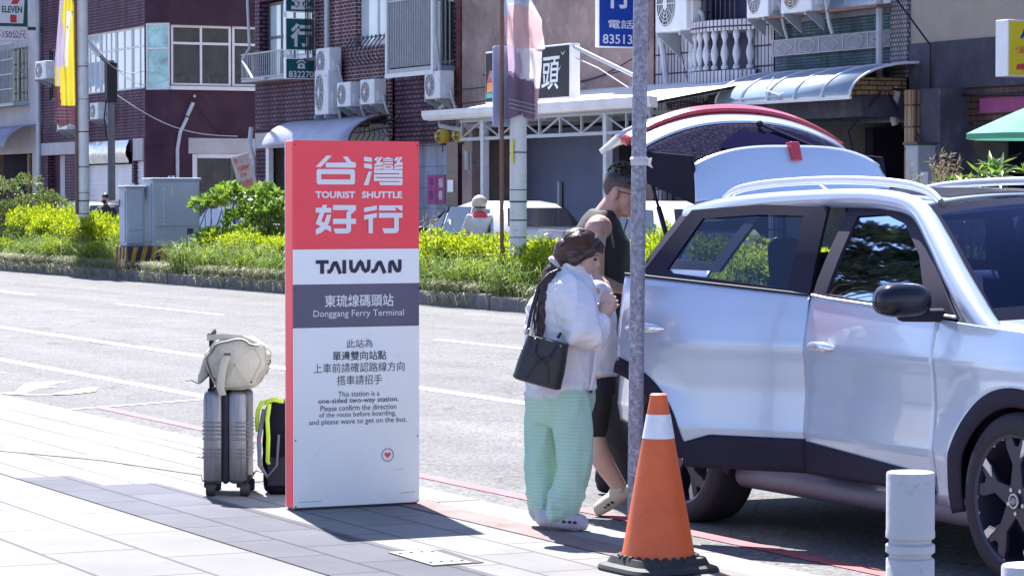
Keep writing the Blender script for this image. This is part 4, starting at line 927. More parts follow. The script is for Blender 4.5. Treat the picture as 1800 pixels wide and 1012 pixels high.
for i in range(N):
    a0, a1 = 2*math.pi*i/N, 2*math.pi*(i+1)/N
    m.quad(*[(.0015, cy+r*math.cos(a), cz+r*math.sin(a)) for r, a in ((.030,a0),(.0335,a0),(.0335,a1),(.030,a1))])
m.build('bubble', M['ink'], t, recalc=False)
m = MB(); pts = []
for i in range(32):
    a = 2*math.pi*i/32; pts.append((.0015, cy+.0011*16*math.sin(a)**3, cz+.0011*(13*math.cos(a)-5*math.cos(2*a)-2*math.cos(3*a)-math.cos(4*a))))
m.poly(pts); m.build('heart', M['sg_red'], t, recalc=False)
m = MB()
for k, (x0, y0, x1, y1, w_) in enumerate(((596,700,571,728,.0011),(560,782,546,806,.0014),(655,640,640,662,.0009),(690,830,712,829,.001),(702,872,730,871,.002),(520,880,560,879,.002))):
    a, b = (sy(x0),sz(y0)), (sy(x1),sz(y1)); m.quad((.0007,a[0],a[1]),(.0007,b[0],b[1]),(.0007,b[0]+w_,b[1]+w_),(.0007,a[0]+w_,a[1]+w_))
m.build('scratch', M['sg_slate'], t, recalc=False)
m = MB()
for z in (.02,.35,1.1,1.82):
    for y in (-hw+.012,hw-.012): m.cyl((0,y,z),(.002,y,z),.004,n=8)
m.build('rivet', M['dark_metal'], t)

# ------------------------------------------------------------------ luggage
p = G(402,866); t = thing('suitcase', 'dark brushed-grey hard shell suitcase on four wheels, its handle pulled up', 'suitcase', p, YAW)
M['shell'] = pbr('suitcase_shell', (.20,.195,.215), .34, .8, .3, 3, .25, 60, obj=True)
nt = M['shell'].node_tree   # brushed streaks
for n in nt.nodes:
    if n.bl_idname == 'ShaderNodeTexNoise':
        mp = _n(nt, 'ShaderNodeMapping'); mp.inputs['Scale'].default_value = (26,26,1.2); s0 = n.inputs['Vector'].links[0].from_socket
        nt.links.new(s0, mp.inputs['Vector']); nt.links.new(mp.outputs[0], n.inputs['Vector'])
M['cloth_beige'] = cloth_mat('canvas_beige', (.40,.37,.31), .05, .85, .08, .5, 60)
M['strap_beige'] = cloth_mat('strap_beige', (.40,.37,.32), .05)
def rbox(m, x0, x1, y0, y1, z0, z1, r, nz=6):   # box with rounded vertical section
    rings = []; cx, cy = (x0+x1)/2, (y0+y1)/2; hx, hy = (x1-x0)/2, (y1-y0)/2
    prof = [(-1,.72),(-.98,.9),(-.92,.97)] 
    zs = [(z0,-r),(z0+r*.3,-r*.35),(z0+r,0),(z1-r,0),(z1-r*.3,-r*.35),(z1,-r)]
    for z, e in zs: rings.append(((cx,cy,z), hx+e, hy+e, 0))
    m.loft(rings, 40, None, True, 7)
for s_ in (-1,1):
    m = MB(); a, b = (-.119,-.011) if s_ < 0 else (.011,.119)
    rbox(m, a, b, -.18, .18, .065, .545, .022)
    hs = m.build('half_shell', M['shell'], t, smooth=True)
    m = MB()
    for z in (.205,.225,.245,.30,.325,.345,.365,.385): m.tube([(a+.012,-.1815,z),(b-.012,-.1815,z)], .0045, 6); m.tube([(s_*.1175,-.165,z),(s_*.1175,.165,z)], .0045, 6)
    m.build('rib', M['shell'], hs, smooth=True)
m = MB(); rbox(m, -.020, .020, -.177, .177, .062, .542, .02); m.box(-.006,.006,-.178,-.175,.08,.53); m.build('zip_band', M['black'], t, smooth=True)
for x in (-.085,.085):
    for y in (-.14,.14):
        m = MB(); m.lathe([(.012,-.022),(.03,-.024),(.033,-.012),(.033,.012),(.03,.024),(.012,.022)], 18, (x*1.05+.012,y-.02,.034), 'x'); m.build('wheel', M['rubber'], t, smooth=True)
        m = MB(); m.box(x-.028,x+.028,y-.03,y+.03,.045,.075); m.prism([(x-.036,y-.035,.075),(x+.036,y-.035,.075),(x+.05,y+.03,.10),(x-.05,y+.03,.10)], (0,0,.01)); m.build('wheel_housing', M['black'], t, bevel=.008)
m = MB()
for y in (-.06,.06): m.tube([(-.088,y,.54),(-.088,y,.83)], .007, 8)
h_ = m.build('pull_handle', M['black'], t, smooth=True); m = MB(); m.chain([(-.09,-.075,.835),(-.078,0,.852),(-.09,.075,.835)], [.015,.017,.015], 10); m.build('grip', M['black'], h_, smooth=True)
m = MB(); m.box(-.10,-.07,-.09,.09,.545,.556); m.tube([(.0,-.05,.545),(.0,-.04,.565),(.0,.04,.565),(.0,.05,.545)], .008); m.build('top_plate', M['black'], t)
p2 = p; t = thing('duffel_bag', 'cream canvas duffel bag lying on top of the grey suitcase', 'bag', p2, YAW)
def duff(u, v):
    a = u*2*math.pi; y = -.20+.44*v; k = (1-abs(2*v-1)**6)**.4 if 0 < v < 1 else 0
    k = max(k,.0); ca, sa = math.cos(a), math.sin(a)
    rx, rz = .158*(1+.05*math.sin(3*a)), .136
    x = .052+math.copysign(abs(ca)**.85, ca)*rx*k; z = .688+math.copysign(abs(sa)**.85, sa)*rz*k
    if z < .560: z = .560+(z-.560)*.25
    w = .014*noise.noise(Vector((ca*2.2, sa*2.2, v*4)))+.005*((1-abs(noise.noise(Vector((ca*2.6+3,sa*2.6,v*3.2)))))**5-.3)+.004*math.sin(a*9+v*14)
    return (x+ca*w, y, max(z+sa*w,.5605))
m = MB(); m.grid(duff, 64, 34, cu=True); m.build('body', M['cloth_beige'], t, smooth=True)
def dring(v, off, pts): return [Vector(duff(a, v))+Vector((math.cos(a*2*math.pi)*off, 0, math.sin(a*2*math.pi)*off)) for a in pts]
m = MB()
for v in (.06,.16,.9): m.tube(dring(v,.003,[k/40 for k in range(41)]), .004, 6)
m.build('piping', M['strap_beige'], t, smooth=True)
m = MB()
for v in (.12,): m.tube(dring(v,.004,[.12+.5*k/20 for k in range(21)]), .019, 8, sq=.2, up=(0,1,0))
m.tube([(-.06,-.13,.83),(-.10,-.12,.826),(-.02,-.13,.832),(.08,-.14,.826),(.16,-.12,.79)], .015, 8, sq=.25)
m.tube([(.015,-.215,.75),(-.01,-.222,.66),(-.02,-.215,.57),(-.01,-.20,.53)], .02, 8, sq=.15); m.build('strap', M['strap_beige'], t, smooth=True)
m = MB(); m.prism([(-.11,-.1,.76),(-.085,-.1,.72),(-.10,-.1,.62),(-.155,-.1,.57),(-.15,-.1,.63)], (0,.16,0)); m.build('end_flap', M['strap_beige'], t, bevel=.02)
m = MB(); m.tube([(.22+.012*math.cos(a),-.1,.70+.012*math.sin(a)) for a in [k*.6 for k in range(12)]], .003, 5); m.tube([(-.15,-.05,.58),(-.19,-.06,.60),(-.22,-.05,.595)], .003, 5); m.cyl((.14,-.203,.60),(.14,-.208,.60),.006); m.box(.0,.035,-.226,-.218,.74,.752); m.build('buckle', M['dark_metal'], t)
q = G(484,866); t = thing('backpack', 'black backpack with neon yellow straps, standing half hidden behind the red sign', 'backpack', (q.x,q.y,0), YAW)
M['bagblack'] = pbr('bag_black', (.006,.005,.011), .8, 0, .2, 12, .4, 60, obj=True); M['bagblack'].node_tree.nodes['Principled BSDF'].inputs['Specular IOR Level'].default_value = .12; M['neon'] = cloth_mat('neon_strap', (.52,.70,.06), .2)
m = MB(); m.loft([((.03,0,.0),.06,.08,0),((.03,0,.02),.085,.11,0),((.03,0,.12),.095,.12,0),((.025,0,.3),.09,.115,0),((.02,0,.42),.08,.10,0),((.02,0,.48),.06,.08,0),((.02,0,.50),.03,.05,0)], 28, p=3); o_ = organic(m, .012, 3, lambda c: .006*noise.noise(c*14)); link('body', o_, t, True); o_.materials.append(M['bagblack'])
m = MB(); m.tube([(-.02,-.115,.48),(-.03,-.135,.40),(-.025,-.13,.30),(-.03,-.125,.18),(-.02,-.12,.16)], .011, 8, sq=.3, up=(1,0,0)); m.tube([(-.06,-.06,.49),(-.085,-.07,.44),(-.09,-.07,.38),(-.085,-.07,.33)], .012, 8, sq=.3, up=(1,0,0)); m.tube([(-.07,-.05,.475),(.0,-.08,.50),(.05,-.07,.49)], .012, 8, sq=.4); m.build('neon_webbing', M['neon'], t, smooth=True)
m = MB(); m.tube([(-.05,-.09,.45),(-.075,-.12,.30),(-.07,-.13,.16),(-.03,-.14,.10),(.02,-.145,.16),(.03,-.14,.32)], .012, 8, sq=.6); m.build('shoulder_strap', pbr('strap_grey', (.10,.10,.14), .6, 0, .1, 5), t, smooth=True)
m = MB(); m.box(-.03,.09,-.124,-.12,.05,.2); m.build('mesh_pocket', M['black'], t, bevel=.01)

# ------------------------------------------------------------------ steel post, cone, bollards
p = G(1115,956); t = thing('steel_post', 'mottled galvanised steel post standing at the kerb, a strip of white tape round it', 'post', p)
top = _r*.035
m = MB(); m.tube([Vector((0,0,0))+top*(k/6)+Vector((0,0,3.3*k/6)) for k in range(7)], .0335, 24); m.build('tube', M['galv'], t, smooth=True)
m = MB(); zt = CAM_H+(350-284)*((p-Vector((0,0,0))).length)/5000
for k in range(3): m.lathe([(.0345,zt+k*.012-.018),(.039+.002*k,zt+k*.012-.015),(.037,zt+k*.012-.004),(.0345,zt+k*.012-.002)], 20, (top.x*.55,top.y*.55,0))
m.prism([(top.x*.55+_r.x*a, top.y*.55+_r.y*a, zt+b) for a, b in ((.034,.012),(.058,.018),(.052,-.012),(.062,-.03),(.036,-.018))], -_f*.006); m.build('tape', cloth_mat('tape', (.72,.70,.70), .3), t, smooth=True)
m = MB(); m.cyl((top.x,top.y,3.3),(top.x,top.y,3.32),.036); m.build('cap', M['dark_metal'], t)
p = G(1157,1002); t = thing('traffic_cone', 'tall orange traffic cone with one white band and a black rubber base', 'traffic cone', p, YAW+.5)
M['cone'] = pbr('cone_orange', (.62,.10,.018), .5, 0, .12, 5, .15, 30, obj=True, dirt=(.30,.07,.03), dv=-.15, ds=7)
m = MB(); m.lathe([(.165,.045),(.158,.055),(.152,.075),(.0365,.725),(.036,.735),(.030,.74),(.0,.74)], 40); m.build('cone', M['cone'], t, smooth=True)
rc = lambda z: .152+(.0365-.152)*(z-.075)/.65
M['reflect'] = pbr('reflective_white', (.66,.67,.70), .35, .1, .08, 30)
m = MB(); m.lathe([(rc(z)+.0015,z) for z in (.555,.60,.655)], 40); m.build('reflective_band', M['reflect'], t, smooth=True)
m = MB(); m.loft([((0,0,.0),.208,.208,0),((0,0,.010),.212,.212,0),((0,0,.024),.205,.205,0),((0,0,.034),.178,.178,0),((0,0,.062),.164,.164,0),((0,0,.064),.10,.10,0)], 48, p=5)
for i in range(26): a = i*2*math.pi/26; m.ball((.160*math.cos(a),.160*math.sin(a),.062),(.013,.013,.012),8,6)
m.build('base', M['rubber'], t, smooth=True)
def bollard(name, X, Y, h, label):
    t = thing(name, label, 'bollard', (X,Y,0), 0)
    pr = [(.0825,0),(.0825,h-.30),(.080,h-.297),(.072,h-.292),(.072,h-.282),(.080,h-.277),(.084,h-.274),(.084,h-.250),(.080,h-.247),(.072,h-.242),(.072,h-.232),(.080,h-.227),(.084,h-.224),(.084,h-.205),(.0825,h-.20),(.0825,h-.008),(.080,h-.002),(.076,h),(.0,h+.001)]
    m = MB(); m.lathe(pr, 44); m.build('shaft', M['bol'], t, smooth=True); return t
M['bol'] = pbr('bollard_paint', (.38,.385,.42), .65, 0, .08, 4, .2, 40, dirt=(.17,.17,.20), dv=-.28, ds=14)
a = Vector((-8.11,5.49)); bollard('bollard', -8.11, 5.49, .62, 'pale grey bollard with grooves showing, in front of the silver car')
bollard('bollard', -6.70, 4.95, .495, 'pale bollard cut by the picture frame, only its round top showing beside the front wheel')
# ------------------------------------------------------------------ silver SUV with open tailgate and open rear door
M['paint'] = pbr('car_paint', (.47,.53,.655), .28, .4, .03, 3, coat=1.0)
M['clad'] = pbr('car_cladding', (.021,.018,.036), .65, 0, .12, 6, .1, 200, spec=.2)
M['gloss_black'] = pbr('gloss_black', (.010,.010,.020), .15, 0, 0, 1, spec=.3)
M['sat_silver'] = pbr('satin_silver', (.55,.56,.60), .32, .7, .05, 3)
M['chrome'] = pbr('chrome', (.70,.72,.78), .18, .8, 0, 1)
M['trim_grey'] = pbr('sill_silver', (.13,.12,.165), .45, .3, .06, 3)
M['interior'] = pbr('interior', (.012,.011,.024), .85, 0, .15, 4, spec=.15)
M['seat_fab'] = pbr('seat_fabric', (.022,.021,.036), .85, 0, .2, 8)
M['glass_f'] = glass('car_glass', (.30,.35,.44), .03, .02, (.62,.72,.92)); M['glass_r'] = glass('car_glass_privacy', (.30,.34,.44), .05, .02, (.7,.78,.95))
M['glass_w'] = glass('windscreen_glass', (.14,.20,.42), .02, .02, (.38,.52,.95))
M['rglass'] = pbr('rear_glass_dusty', (.014,.013,.028), .6, 0, .2, 4, .25, 220, dirt=(.062,.058,.082), dv=.2, ds=60, spec=0)
M['rglass_c'] = pbr('rear_glass_wiped', (.010,.010,.035), .5, 0, .1, 2, spec=0)
M['lens_red'] = pbr('lens_red', (.42,.012,.025), .22, 0, .12, 40, .3, 120, coat=.7)
M['tyre'] = pbr('tyre', (.014,.012,.022), .75, 0, .15, 12, .3, 70)
M['rim_dark'] = pbr('rim_dark', (.035,.032,.055), .4, .3, .06, 5)
M['rim_cut'] = pbr('rim_machined', (.62,.62,.64), .28, .85, .04, 5)
CX, CY = -10.9075, 7.88
car = thing('parked_car', 'silver blue car at the kerb with its tailgate up and a rear door open', 'car', (CX,CY,ROAD_Z))
AX, RZC, BELT0 = 1.3775, .365, 1.2
def interp(z, kn):
    if z <= kn[0][0]: return kn[0][1]
    for (a, b), (c, d) in zip(kn, kn[1:]):
        if z <= c: return b+(d-b)*(z-a)/(c-a)
    return kn[-1][1]
PROF = [(.18,-.06),(.30,-.036),(.44,-.020),(.53,-.003),(.545,-.005),(.72,-.018),(.85,-.009),(.90,-.001),(.925,-.001),(1.04,-.022),(1.16,-.050),(1.25,-.082)]
def yw(x, z):
    w = .928
    if x > 1.0: w -= .20*((x-1.0)/1.28)**2.3
    if x < -1.5: w -= .15*((-1.5-x)/.85)**2
    w += interp(z, PROF)
    for ax in (AX, -AX):
        r = math.hypot(x-ax, z-RZC); w += .018*max(0, 1-abs(r-.47)/.15)**1.3*(z > .2)
    return w
def S(x, z):
    if z <= BELT0: return yw(x, z)
    return yw(x, BELT0)-.44*(z-BELT0)-.22*(z-BELT0)**2
belt = lambda x: 1.095+.047*(.92-x)/1.0 if x > -.1 else 1.143+.092*(-.1-x)/1.1
def arch(x, r, zmin):
    z = zmin
    for ax in (AX, -AX):
        if abs(x-ax) < r: z = max(z, RZC+math.sqrt(r*r-(x-ax)**2))
    return z
def P3(x, z, sd, e=0.0): return (x, sd*(S(x,z)+e), z)
def panel(m, xa, xb, lo, hi, sd, nx=36, nz=26, e=0.0):
    KN = [.53,.545,.72,.85,.90,.925,1.04] if nz > 10 else []
    nk = len(KN)+1; sb = 5 if KN else nz-1; rows = nk*sb+1
    def fn(u, v):
        x = xa+(xb-xa)*u; a, b = lo(x), hi(x); pts = [a]; q = len(KN)
        for i, k in enumerate(KN): pts.append(min(max(k, pts[-1]+.004), b-.003*(q-i)))
        pts.append(b); j = round(v*(rows-1)); i, f_ = min(j//sb, nk-1), 0
        f_ = (j-i*sb)/sb
        return P3(x, pts[i]+(pts[i+1]-pts[i])*f_, sd, e)
    m.grid(fn, nx, rows)
def sub(pts, k=5, closed=True):
    out = []; n = len(pts)
    for i in range(n if closed else n-1):
        a, b = pts[i], pts[(i+1)%n]
        for j in range(k): out.append((a[0]+(b[0]-a[0])*j/k, a[1]+(b[1]-a[1])*j/k))
    if not closed: out.append(pts[-1])
    return out
def frame(m, outer, inner, sd, e=.004, th=.02, k=5):
    o, i_ = sub(outer, k), sub(inner, k); n = len(o)
    vs = [P3(*p, sd, e) for p in o]+[P3(*p, sd, e) for p in i_]+[P3(*p, sd, e-th) for p in o]+[P3(*p, sd, e-th) for p in i_]
    fs = []
    for a in range(n):
        b = (a+1)%n; fs += [(a,b,n+b,n+a),(2*n+a,3*n+a,3*n+b,2*n+b),(a,2*n+a,2*n+b,b),(n+a,n+b,3*n+b,3*n+a)]
    m.add(vs, fs)
def pane(m, pts, sd, e=-.006, k=5):
    o = sub(pts, k); n = len(o); cx = sum(p[0] for p in o)/n; cz = sum(p[1] for p in o)/n
    vs = [P3(cx,cz,sd,e)]; fs = []; rings = 5
    for r_ in range(1, rings+1): vs += [P3(cx+(p[0]-cx)*r_/rings, cz+(p[1]-cz)*r_/rings, sd, e) for p in o]
    for a in range(n): fs.append((0,1+a,1+(a+1)%n))
    for r_ in range(rings-1):
        for a in range(n): b = (a+1)%n; fs.append((1+r_*n+a,1+(r_+1)*n+a,1+(r_+1)*n+b,1+r_*n+b))
    m.add(vs, fs)
FD_OUT = [(.93,1.092),(-.235,1.15),(-.235,1.56),(.10,1.575),(.34,1.53),(.62,1.355)]
FD_IN = [(.72,1.118),(-.125,1.168),(-.135,1.522),(.09,1.532),(.28,1.492),(.50,1.355)]
RD_OUT = [(-.245,1.15),(-1.10,1.230),(-1.135,1.255),(-.955,1.548),(-.6,1.575),(-.245,1.565)]
RD_IN = [(-.36,1.185),(-.985,1.248),(-1.01,1.268),(-.885,1.508),(-.6,1.527),(-.36,1.522)]
zc_front = lambda x: .49-.075*max(0,(x+.24))/1.04
zc_rear = lambda x: min(.497, .497-.30*max(0,(-x-.74)))
def hood_z(x): return 1.085-.055*(x-.85)-.10*max(0,x-1.5)**1.6-.5*max(0,x-1.95)**2
for sd in (-1, 1):
    near = sd < 0
    # front wing
    m = MB(); panel(m, .805, 2.12, lambda x: arch(x,.455,.30 if x < AX else .42), hood_z, sd, 60, 24); wg = m.build('front_wing', M['paint'], car, True, solid=.012)
    m = MB()
    ar = [R(a) for a in range(-8,189,7)]
    m.grid(lambda u, v: (lambda a, r: P3(AX+r*math.cos(a), max(.2,RZC+r*math.sin(a)), sd, .010-.016*abs(v-.5)))(R(-12+204*u), .385+.078*v), 44, 6); m.build('arch_cladding', M['clad'], wg, True, solid=.012)
    # inner wheel arches
    for ax in (AX, -AX):
        m = MB(); m.grid(lambda u, v: (ax+.40*math.cos(R(-5+190*u)), sd*(.50+.38*v), RZC+.40*math.sin(R(-5+190*u))), 24, 2); m.quad((ax-.40,sd*.5,.2),(ax+.40,sd*.5,.2),(ax+.40,sd*.5,.77),(ax-.40,sd*.5,.77)); m.build('wheel_well', M['interior'], car, recalc=False)
    # front door
    m = MB(); panel(m, -.236, .80, lambda x: .345, belt, sd, 44, 34); fd = m.build('front_door', M['paint'], car, True, solid=.014)
    m = MB(); panel(m, -.236, .80, lambda x: .34, zc_front, sd, 24, 6, .012); m.build('cladding', M['clad'], fd, True, solid=.012)
    m = MB(); frame(m, FD_OUT, FD_IN, sd); m.build('window_frame', M['clad'], fd, True)
    m = MB(); pane(m, FD_IN, sd); m.build('window', M['glass_f'], fd, True, recalc=False)
    m = MB(); m.tube([P3(.925-.04*k, belt(.925-.04*k)+.004, sd, .006) for k in range(30)], .008, 6); m.build('belt_moulding', M['sat_silver'], fd, True)
    def handle(par, xa, xb, z, off=None):
        m = MB(); n = 9
        pts = [Vector(P3(xa+(xb-xa)*k/(n-1), z+.006*math.sin(k/(n-1)*math.pi), sd, .006+.030*math.sin(k/(n-1)*math.pi)**.6)) for k in range(n)]
        m.tube(pts, [.008,.018,.022,.023,.023,.023,.022,.018,.008], 10, up=(0,0,1), sq=.6); h = m.build('handle', M['chrome'], par, True, off=off)
        m = MB(); m.grid(lambda u, v: P3((xa+xb)/2+.075*v*math.cos(u*6.283), z+.036*v*math.sin(u*6.283), sd, .0015+.002*(1-v)), 24, 4, cu=True); m.build('handle_cup', M['trim_grey'], h, True, off=off); return h
    handle(fd, -.19, .03, .925)
    for xx, z1 in ((.8025,belt(.8025)),(-.2395,belt(-.24))):
        m = MB(); m.tube([P3(xx, .36+(z1-.37)*k/24, sd, -.002) for k in range(25)], .0042, 6); m.build('shut_line', M['interior'], car, True)
    # rear door (near one swung open on its hinge)
    hx = Vector((-.245, sd*.90, 0)) if near else None
    m = MB()
    lo = lambda x: arch(x,.50,.345)
    hi = lambda x: belt(x)
    panel(m, -.244, -1.225, lo, hi, sd, 60, 34); rd = m.build('rear_door', M['paint'], car, True, solid=.014, off=hx)
    if near: rd.location = hx; rd.rotation_euler = (0,0,R(33)); rd['label'] = 'open silver rear door with tinted window'
    m = MB(); panel(m, -.244, -.97, lambda x: arch(x,.505,.34), lambda x: max(zc_rear(x), arch(x,.505,.34)+.004), sd, 30, 6, .012); m.build('cladding', M['clad'], rd, True, solid=.012, off=hx)
    m = MB(); m.grid(lambda u, v: P3(-AX+(.435+.075*v)*math.cos(R(72-70*u)), RZC+(.435+.075*v)*math.sin(R(72-70*u)), sd, .012), 24, 4); m.build('arch_cladding', M['clad'], rd, True, solid=.012, off=hx)
    m = MB(); frame(m, RD_OUT, RD_IN, sd, th=.03); m.build('window_frame', M['clad'], rd, True, off=hx)
    m = MB(); pane(m, RD_IN, sd); m.build('window', M['glass_r'], rd, True, recalc=False, off=hx)
    m = MB(); m.tube([P3(-.25-.035*k, belt(-.25-.035*k)+.004, sd, .006) for k in range(29)], .008, 6); m.build('belt_moulding', M['clad'], rd, True, off=hx)
    handle(rd, -1.19, -.98, .985, hx)
    m = MB(); m.prism([(-.28,sd*.83,.40),(-1.0,sd*.83,.95),(-1.18,sd*.82,1.0),(-1.18,sd*.80,1.2),(-.28,sd*.80,1.12)], (0,-sd*.06,0)); m.build('door_trim', M['interior'], rd, off=hx)
    # rear quarter
    m = MB(); panel(m, -1.232, -2.26, lambda x: arch(x,.455,.44), lambda x: 1.245-.10*max(0,-1.6-x), sd, 50, 26); rq = m.build('rear_quarter', M['paint'], car, True, solid=.012)
    m = MB(); m.grid(lambda u, v: (lambda a, r: P3(-AX+r*math.cos(a), max(.2,RZC+r*math.sin(a)), sd, .010))(R(-12+204*u), .385+.078*v), 44, 4); m.build('arch_cladding', M['clad'], rq, True, solid=.012)
    m = MB(); frame(m, [(-1.15,1.245),(-.975,1.548),(-1.80,1.53),(-2.10,1.19)], [(-1.24,1.285),(-1.10,1.50),(-1.55,1.485),(-1.62,1.30)], sd); m.build('quarter_frame', M['clad'], rq, True)
    m = MB(); pane(m, [(-1.24,1.285),(-1.10,1.50),(-1.55,1.485),(-1.62,1.30)], sd); m.build('quarter_window', M['glass_r'], rq, True, recalc=False)
    m = MB(); m.tube([(-.98,sd*.80,.265),(.98,sd*.80,.265)], [.062,.062], 12, sq=.9); m.box(-1.0,1.0,sd*.55 if sd>0 else -.80,.80 if sd>0 else -.55,.24,.33); m.build('sill', M['trim_grey'], car, True, bevel=.01)
    # pillar and roof edge
    path = [(1.40,.78,.86),(1.22,.835,.975),(1.05,.842,1.075),(.80,.80,1.255),(.58,.747,1.415),(.36,.698,1.548),(.12,.683,1.592),(-.25,.676,1.603),(-.9,.672,1.588),(-1.4,.662,1.560),(-1.78,.648,1.520)]
    def cr(p, k=5):
        out = []
        for i in range(len(p)-1):
            a, b, c, d = [Vector(p[max(0,min(len(p)-1,i+o))]) for o in (-1,0,1,2)]
            for j in range(k):
                t_ = j/k; out.append(.5*((2*b)+(c-a)*t_+(2*a-5*b+4*c-d)*t_*t_+(3*b-a-3*c+d)*t_**3))
        out.append(Vector(p[-1])); return out
    pp = [Vector((q.x, sd*q.y, q.z)) for q in cr(path)]
    m = MB(); m.tube(pp, [.046+.016*max(0,1-abs(i-12)/13) for i in range(len(pp))], 16, up=(0,sd*.4,1)); m.build('roof_pillar', M['paint'], car, True)
    rp = [Vector((q.x, sd*q.y, q.z)) for q in cr([(.38,.60,1.585),(.26,.585,1.635),(.0,.57,1.672),(-.5,.56,1.69),(-1.1,.56,1.678),(-1.45,.56,1.648),(-1.58,.56,1.60)])]
    m = MB(); m.tube(rp, .020, 12, sq=.8); m.build('roof_rail', M['sat_silver'], car, True)
    # wing mirror
    m = MB(); c = Vector((.80, sd*1.085, 1.165)); m.ball(c, (.085,.135,.082), 26, 18, Matrix.Rotation(R(-8*sd),3,'Z'))
    _q = lambda d, r: r*math.copysign(min(1,abs(d)/r)**.72, d)
    m.v = [(c.x+_q(p[0]-c.x,.085), c.y+_q(p[1]-c.y,.137), c.z+_q(p[2]-c.z,.082)) for p in m.v]
    m.v = [(max(p[0], c.x-.05), p[1], c.z+(p[2]-c.z)*(1 if p[2] > c.z else .8)) for p in m.v]; mi = m.build('wing_mirror', M['gloss_black'], car, True)
    m = MB(); m.chain([(.82,sd*.86,1.105),(.80,sd*.98,1.105),(.80,sd*1.08,1.11)], [.03,.028,.03], 12); m.build('mirror_arm', M['clad'], mi, True)
    m = MB(); m.lathe([(0,-.052),(1,-.052)], 24, (0,0,0), 'x'); m.v = [(c.x+p[0], c.y+p[1]*.118, c.z-.005+p[2]*.062) for p in m.v]; m.build('mirror_glass', pbr('mirror_glass', (.7,.75,.8), .03, .9, 0, 1), mi)
    m = MB(); m.tube([(c.x+.055,c.y-sd*.06,c.z-.03),(c.x+.066,c.y+sd*.05,c.z-.025)], .007, 6); m.build('indicator', M['lamp_clear'], mi)
    # headlamp
    m = MB(); m.grid(lambda u, v: P3(1.86+.27*u, .60+.13*v*(1-.3*u), sd, .006), 12, 6); m.build('headlamp', M['gloss_black'], car, True, solid=.01)
# roof
zc = lambda x: 1.648-.030*((x+.40)/.8)**2 if x > -.4 else 1.648-.040*((x+.40)/1.38)**2
def roof_e(x): return interp(-x, [(-.36,.698),(-.12,.683),(.25,.676),(.9,.672),(1.4,.662),(1.78,.648)])
def roof_z(x, y):
    e = roof_e(x); return zc(x)-.055*abs(y/e)**2.6
def roofp(u, v):
    x = .37-2.15*u; e = roof_e(x); y = -e+2*e*v; return (x, y, roof_z(x,y))
m = MB(); m.grid(roofp, 50, 40); m.build('roof', M['paint'], car, True, solid=.01)
m = MB(); m.grid(lambda u, v: (.30-1.55*u, -.50+1.0*v, roof_z(.30-1.55*u,-.50+1.0*v)+.008), 40, 30); m.build('roof_glass', M['gloss_black'], car, True)
m = MB(); m.prism([(-1.60,0,roof_z(-1.6,0)),(-1.45,0,roof_z(-1.45,0)),(-1.58,0,roof_z(-1.6,0)+.06)], (0,.02,0)); m.build('aerial', M['paint'], car, bevel=.006)
# windscreen
def ws(u, v):
    y0, y1 = .825*(2*u-1), .668*(2*u-1); k = 1-(2*u-1)**2
    a = Vector((1.055+.20*k, y0, 1.085+.03*k)); b = Vector((.385+.09*k, y1, 1.560+.055*k)); p = a.lerp(b, v); n = Vector((.55,0,.83)); return p+n*(.035*math.sin(v*math.pi)*(.3+.7*k))
m = MB(); nu, nv = 41, 31; m.grid(ws, nu, nv)
m.m = [1 if (k//(nv-1) < 1 or k//(nv-1) >= nu-2 or k%(nv-1) < 3 or k%(nv-1) >= nv-3) else 0 for k in range((nu-1)*(nv-1))]
wsc = m.build('windscreen', [M['glass_w'], M['gloss_black']], car, True, recalc=False)
m = MB()
for a, b in ((.12,.48),(.52,.86)):
    pts = [Vector(ws(a+(b-a)*k/8, .05+.05*k/8))+Vector((.012,0,.015)) for k in range(9)]; m.tube(pts, .009, 6)
    m.tube([Vector(ws(a,.02))+Vector((.02,0,.01)), pts[1]], .012, 6)
m.build('wiper', M['clad'], wsc)
m = MB(); m.grid(lambda u, v: (1.02+.20*(1-(2*u-1)**2)+.05*v, .84*(2*u-1), 1.072+.03*(1-(2*u-1)**2)-.012*v), 20, 3); m.build('cowl', M['clad'], car, True)
# bonnet
def hood(u, v):
    x = .90+.25*(1-v)*(1-(2*u-1)**2)+(2.12-.90)*v; xx = min(x,2.14); e = S(xx, hood_z(min(xx,2.1)))-.012; y = e*(2*u-1); k = abs(2*u-1)
    return (x, y, hood_z(x)+.045*(1-k**2.2)-.02*(k > .93)*(k-.93)/.07+.012*max(0,1-abs(k-.62)/.12))
m = MB(); m.grid(hood, 46, 40); m.build('bonnet', M['paint'], car, True, solid=.01)
# nose
nose = lambda u, v: (2.34-.42*abs(2*u-1)**2.6-.05*abs(v-.55)-.26*max(0,(v-.80)/.20)**1.5*(1-.8*abs(2*u-1)**2), .80*(2*u-1)*(1-.03*v), .24+.745*v)
m = MB(); nu, nv = 41, 21; m.grid(nose, nu, nv); m.m = [1 if (k%(nv-1) < 3 or (5 < k%(nv-1) < 18 and 8 < k//(nv-1) < 31)) else 0 for k in range((nu-1)*(nv-1))]
m.build('front_bumper', [M['paint'], M['gloss_black']], car, True, solid=.01)
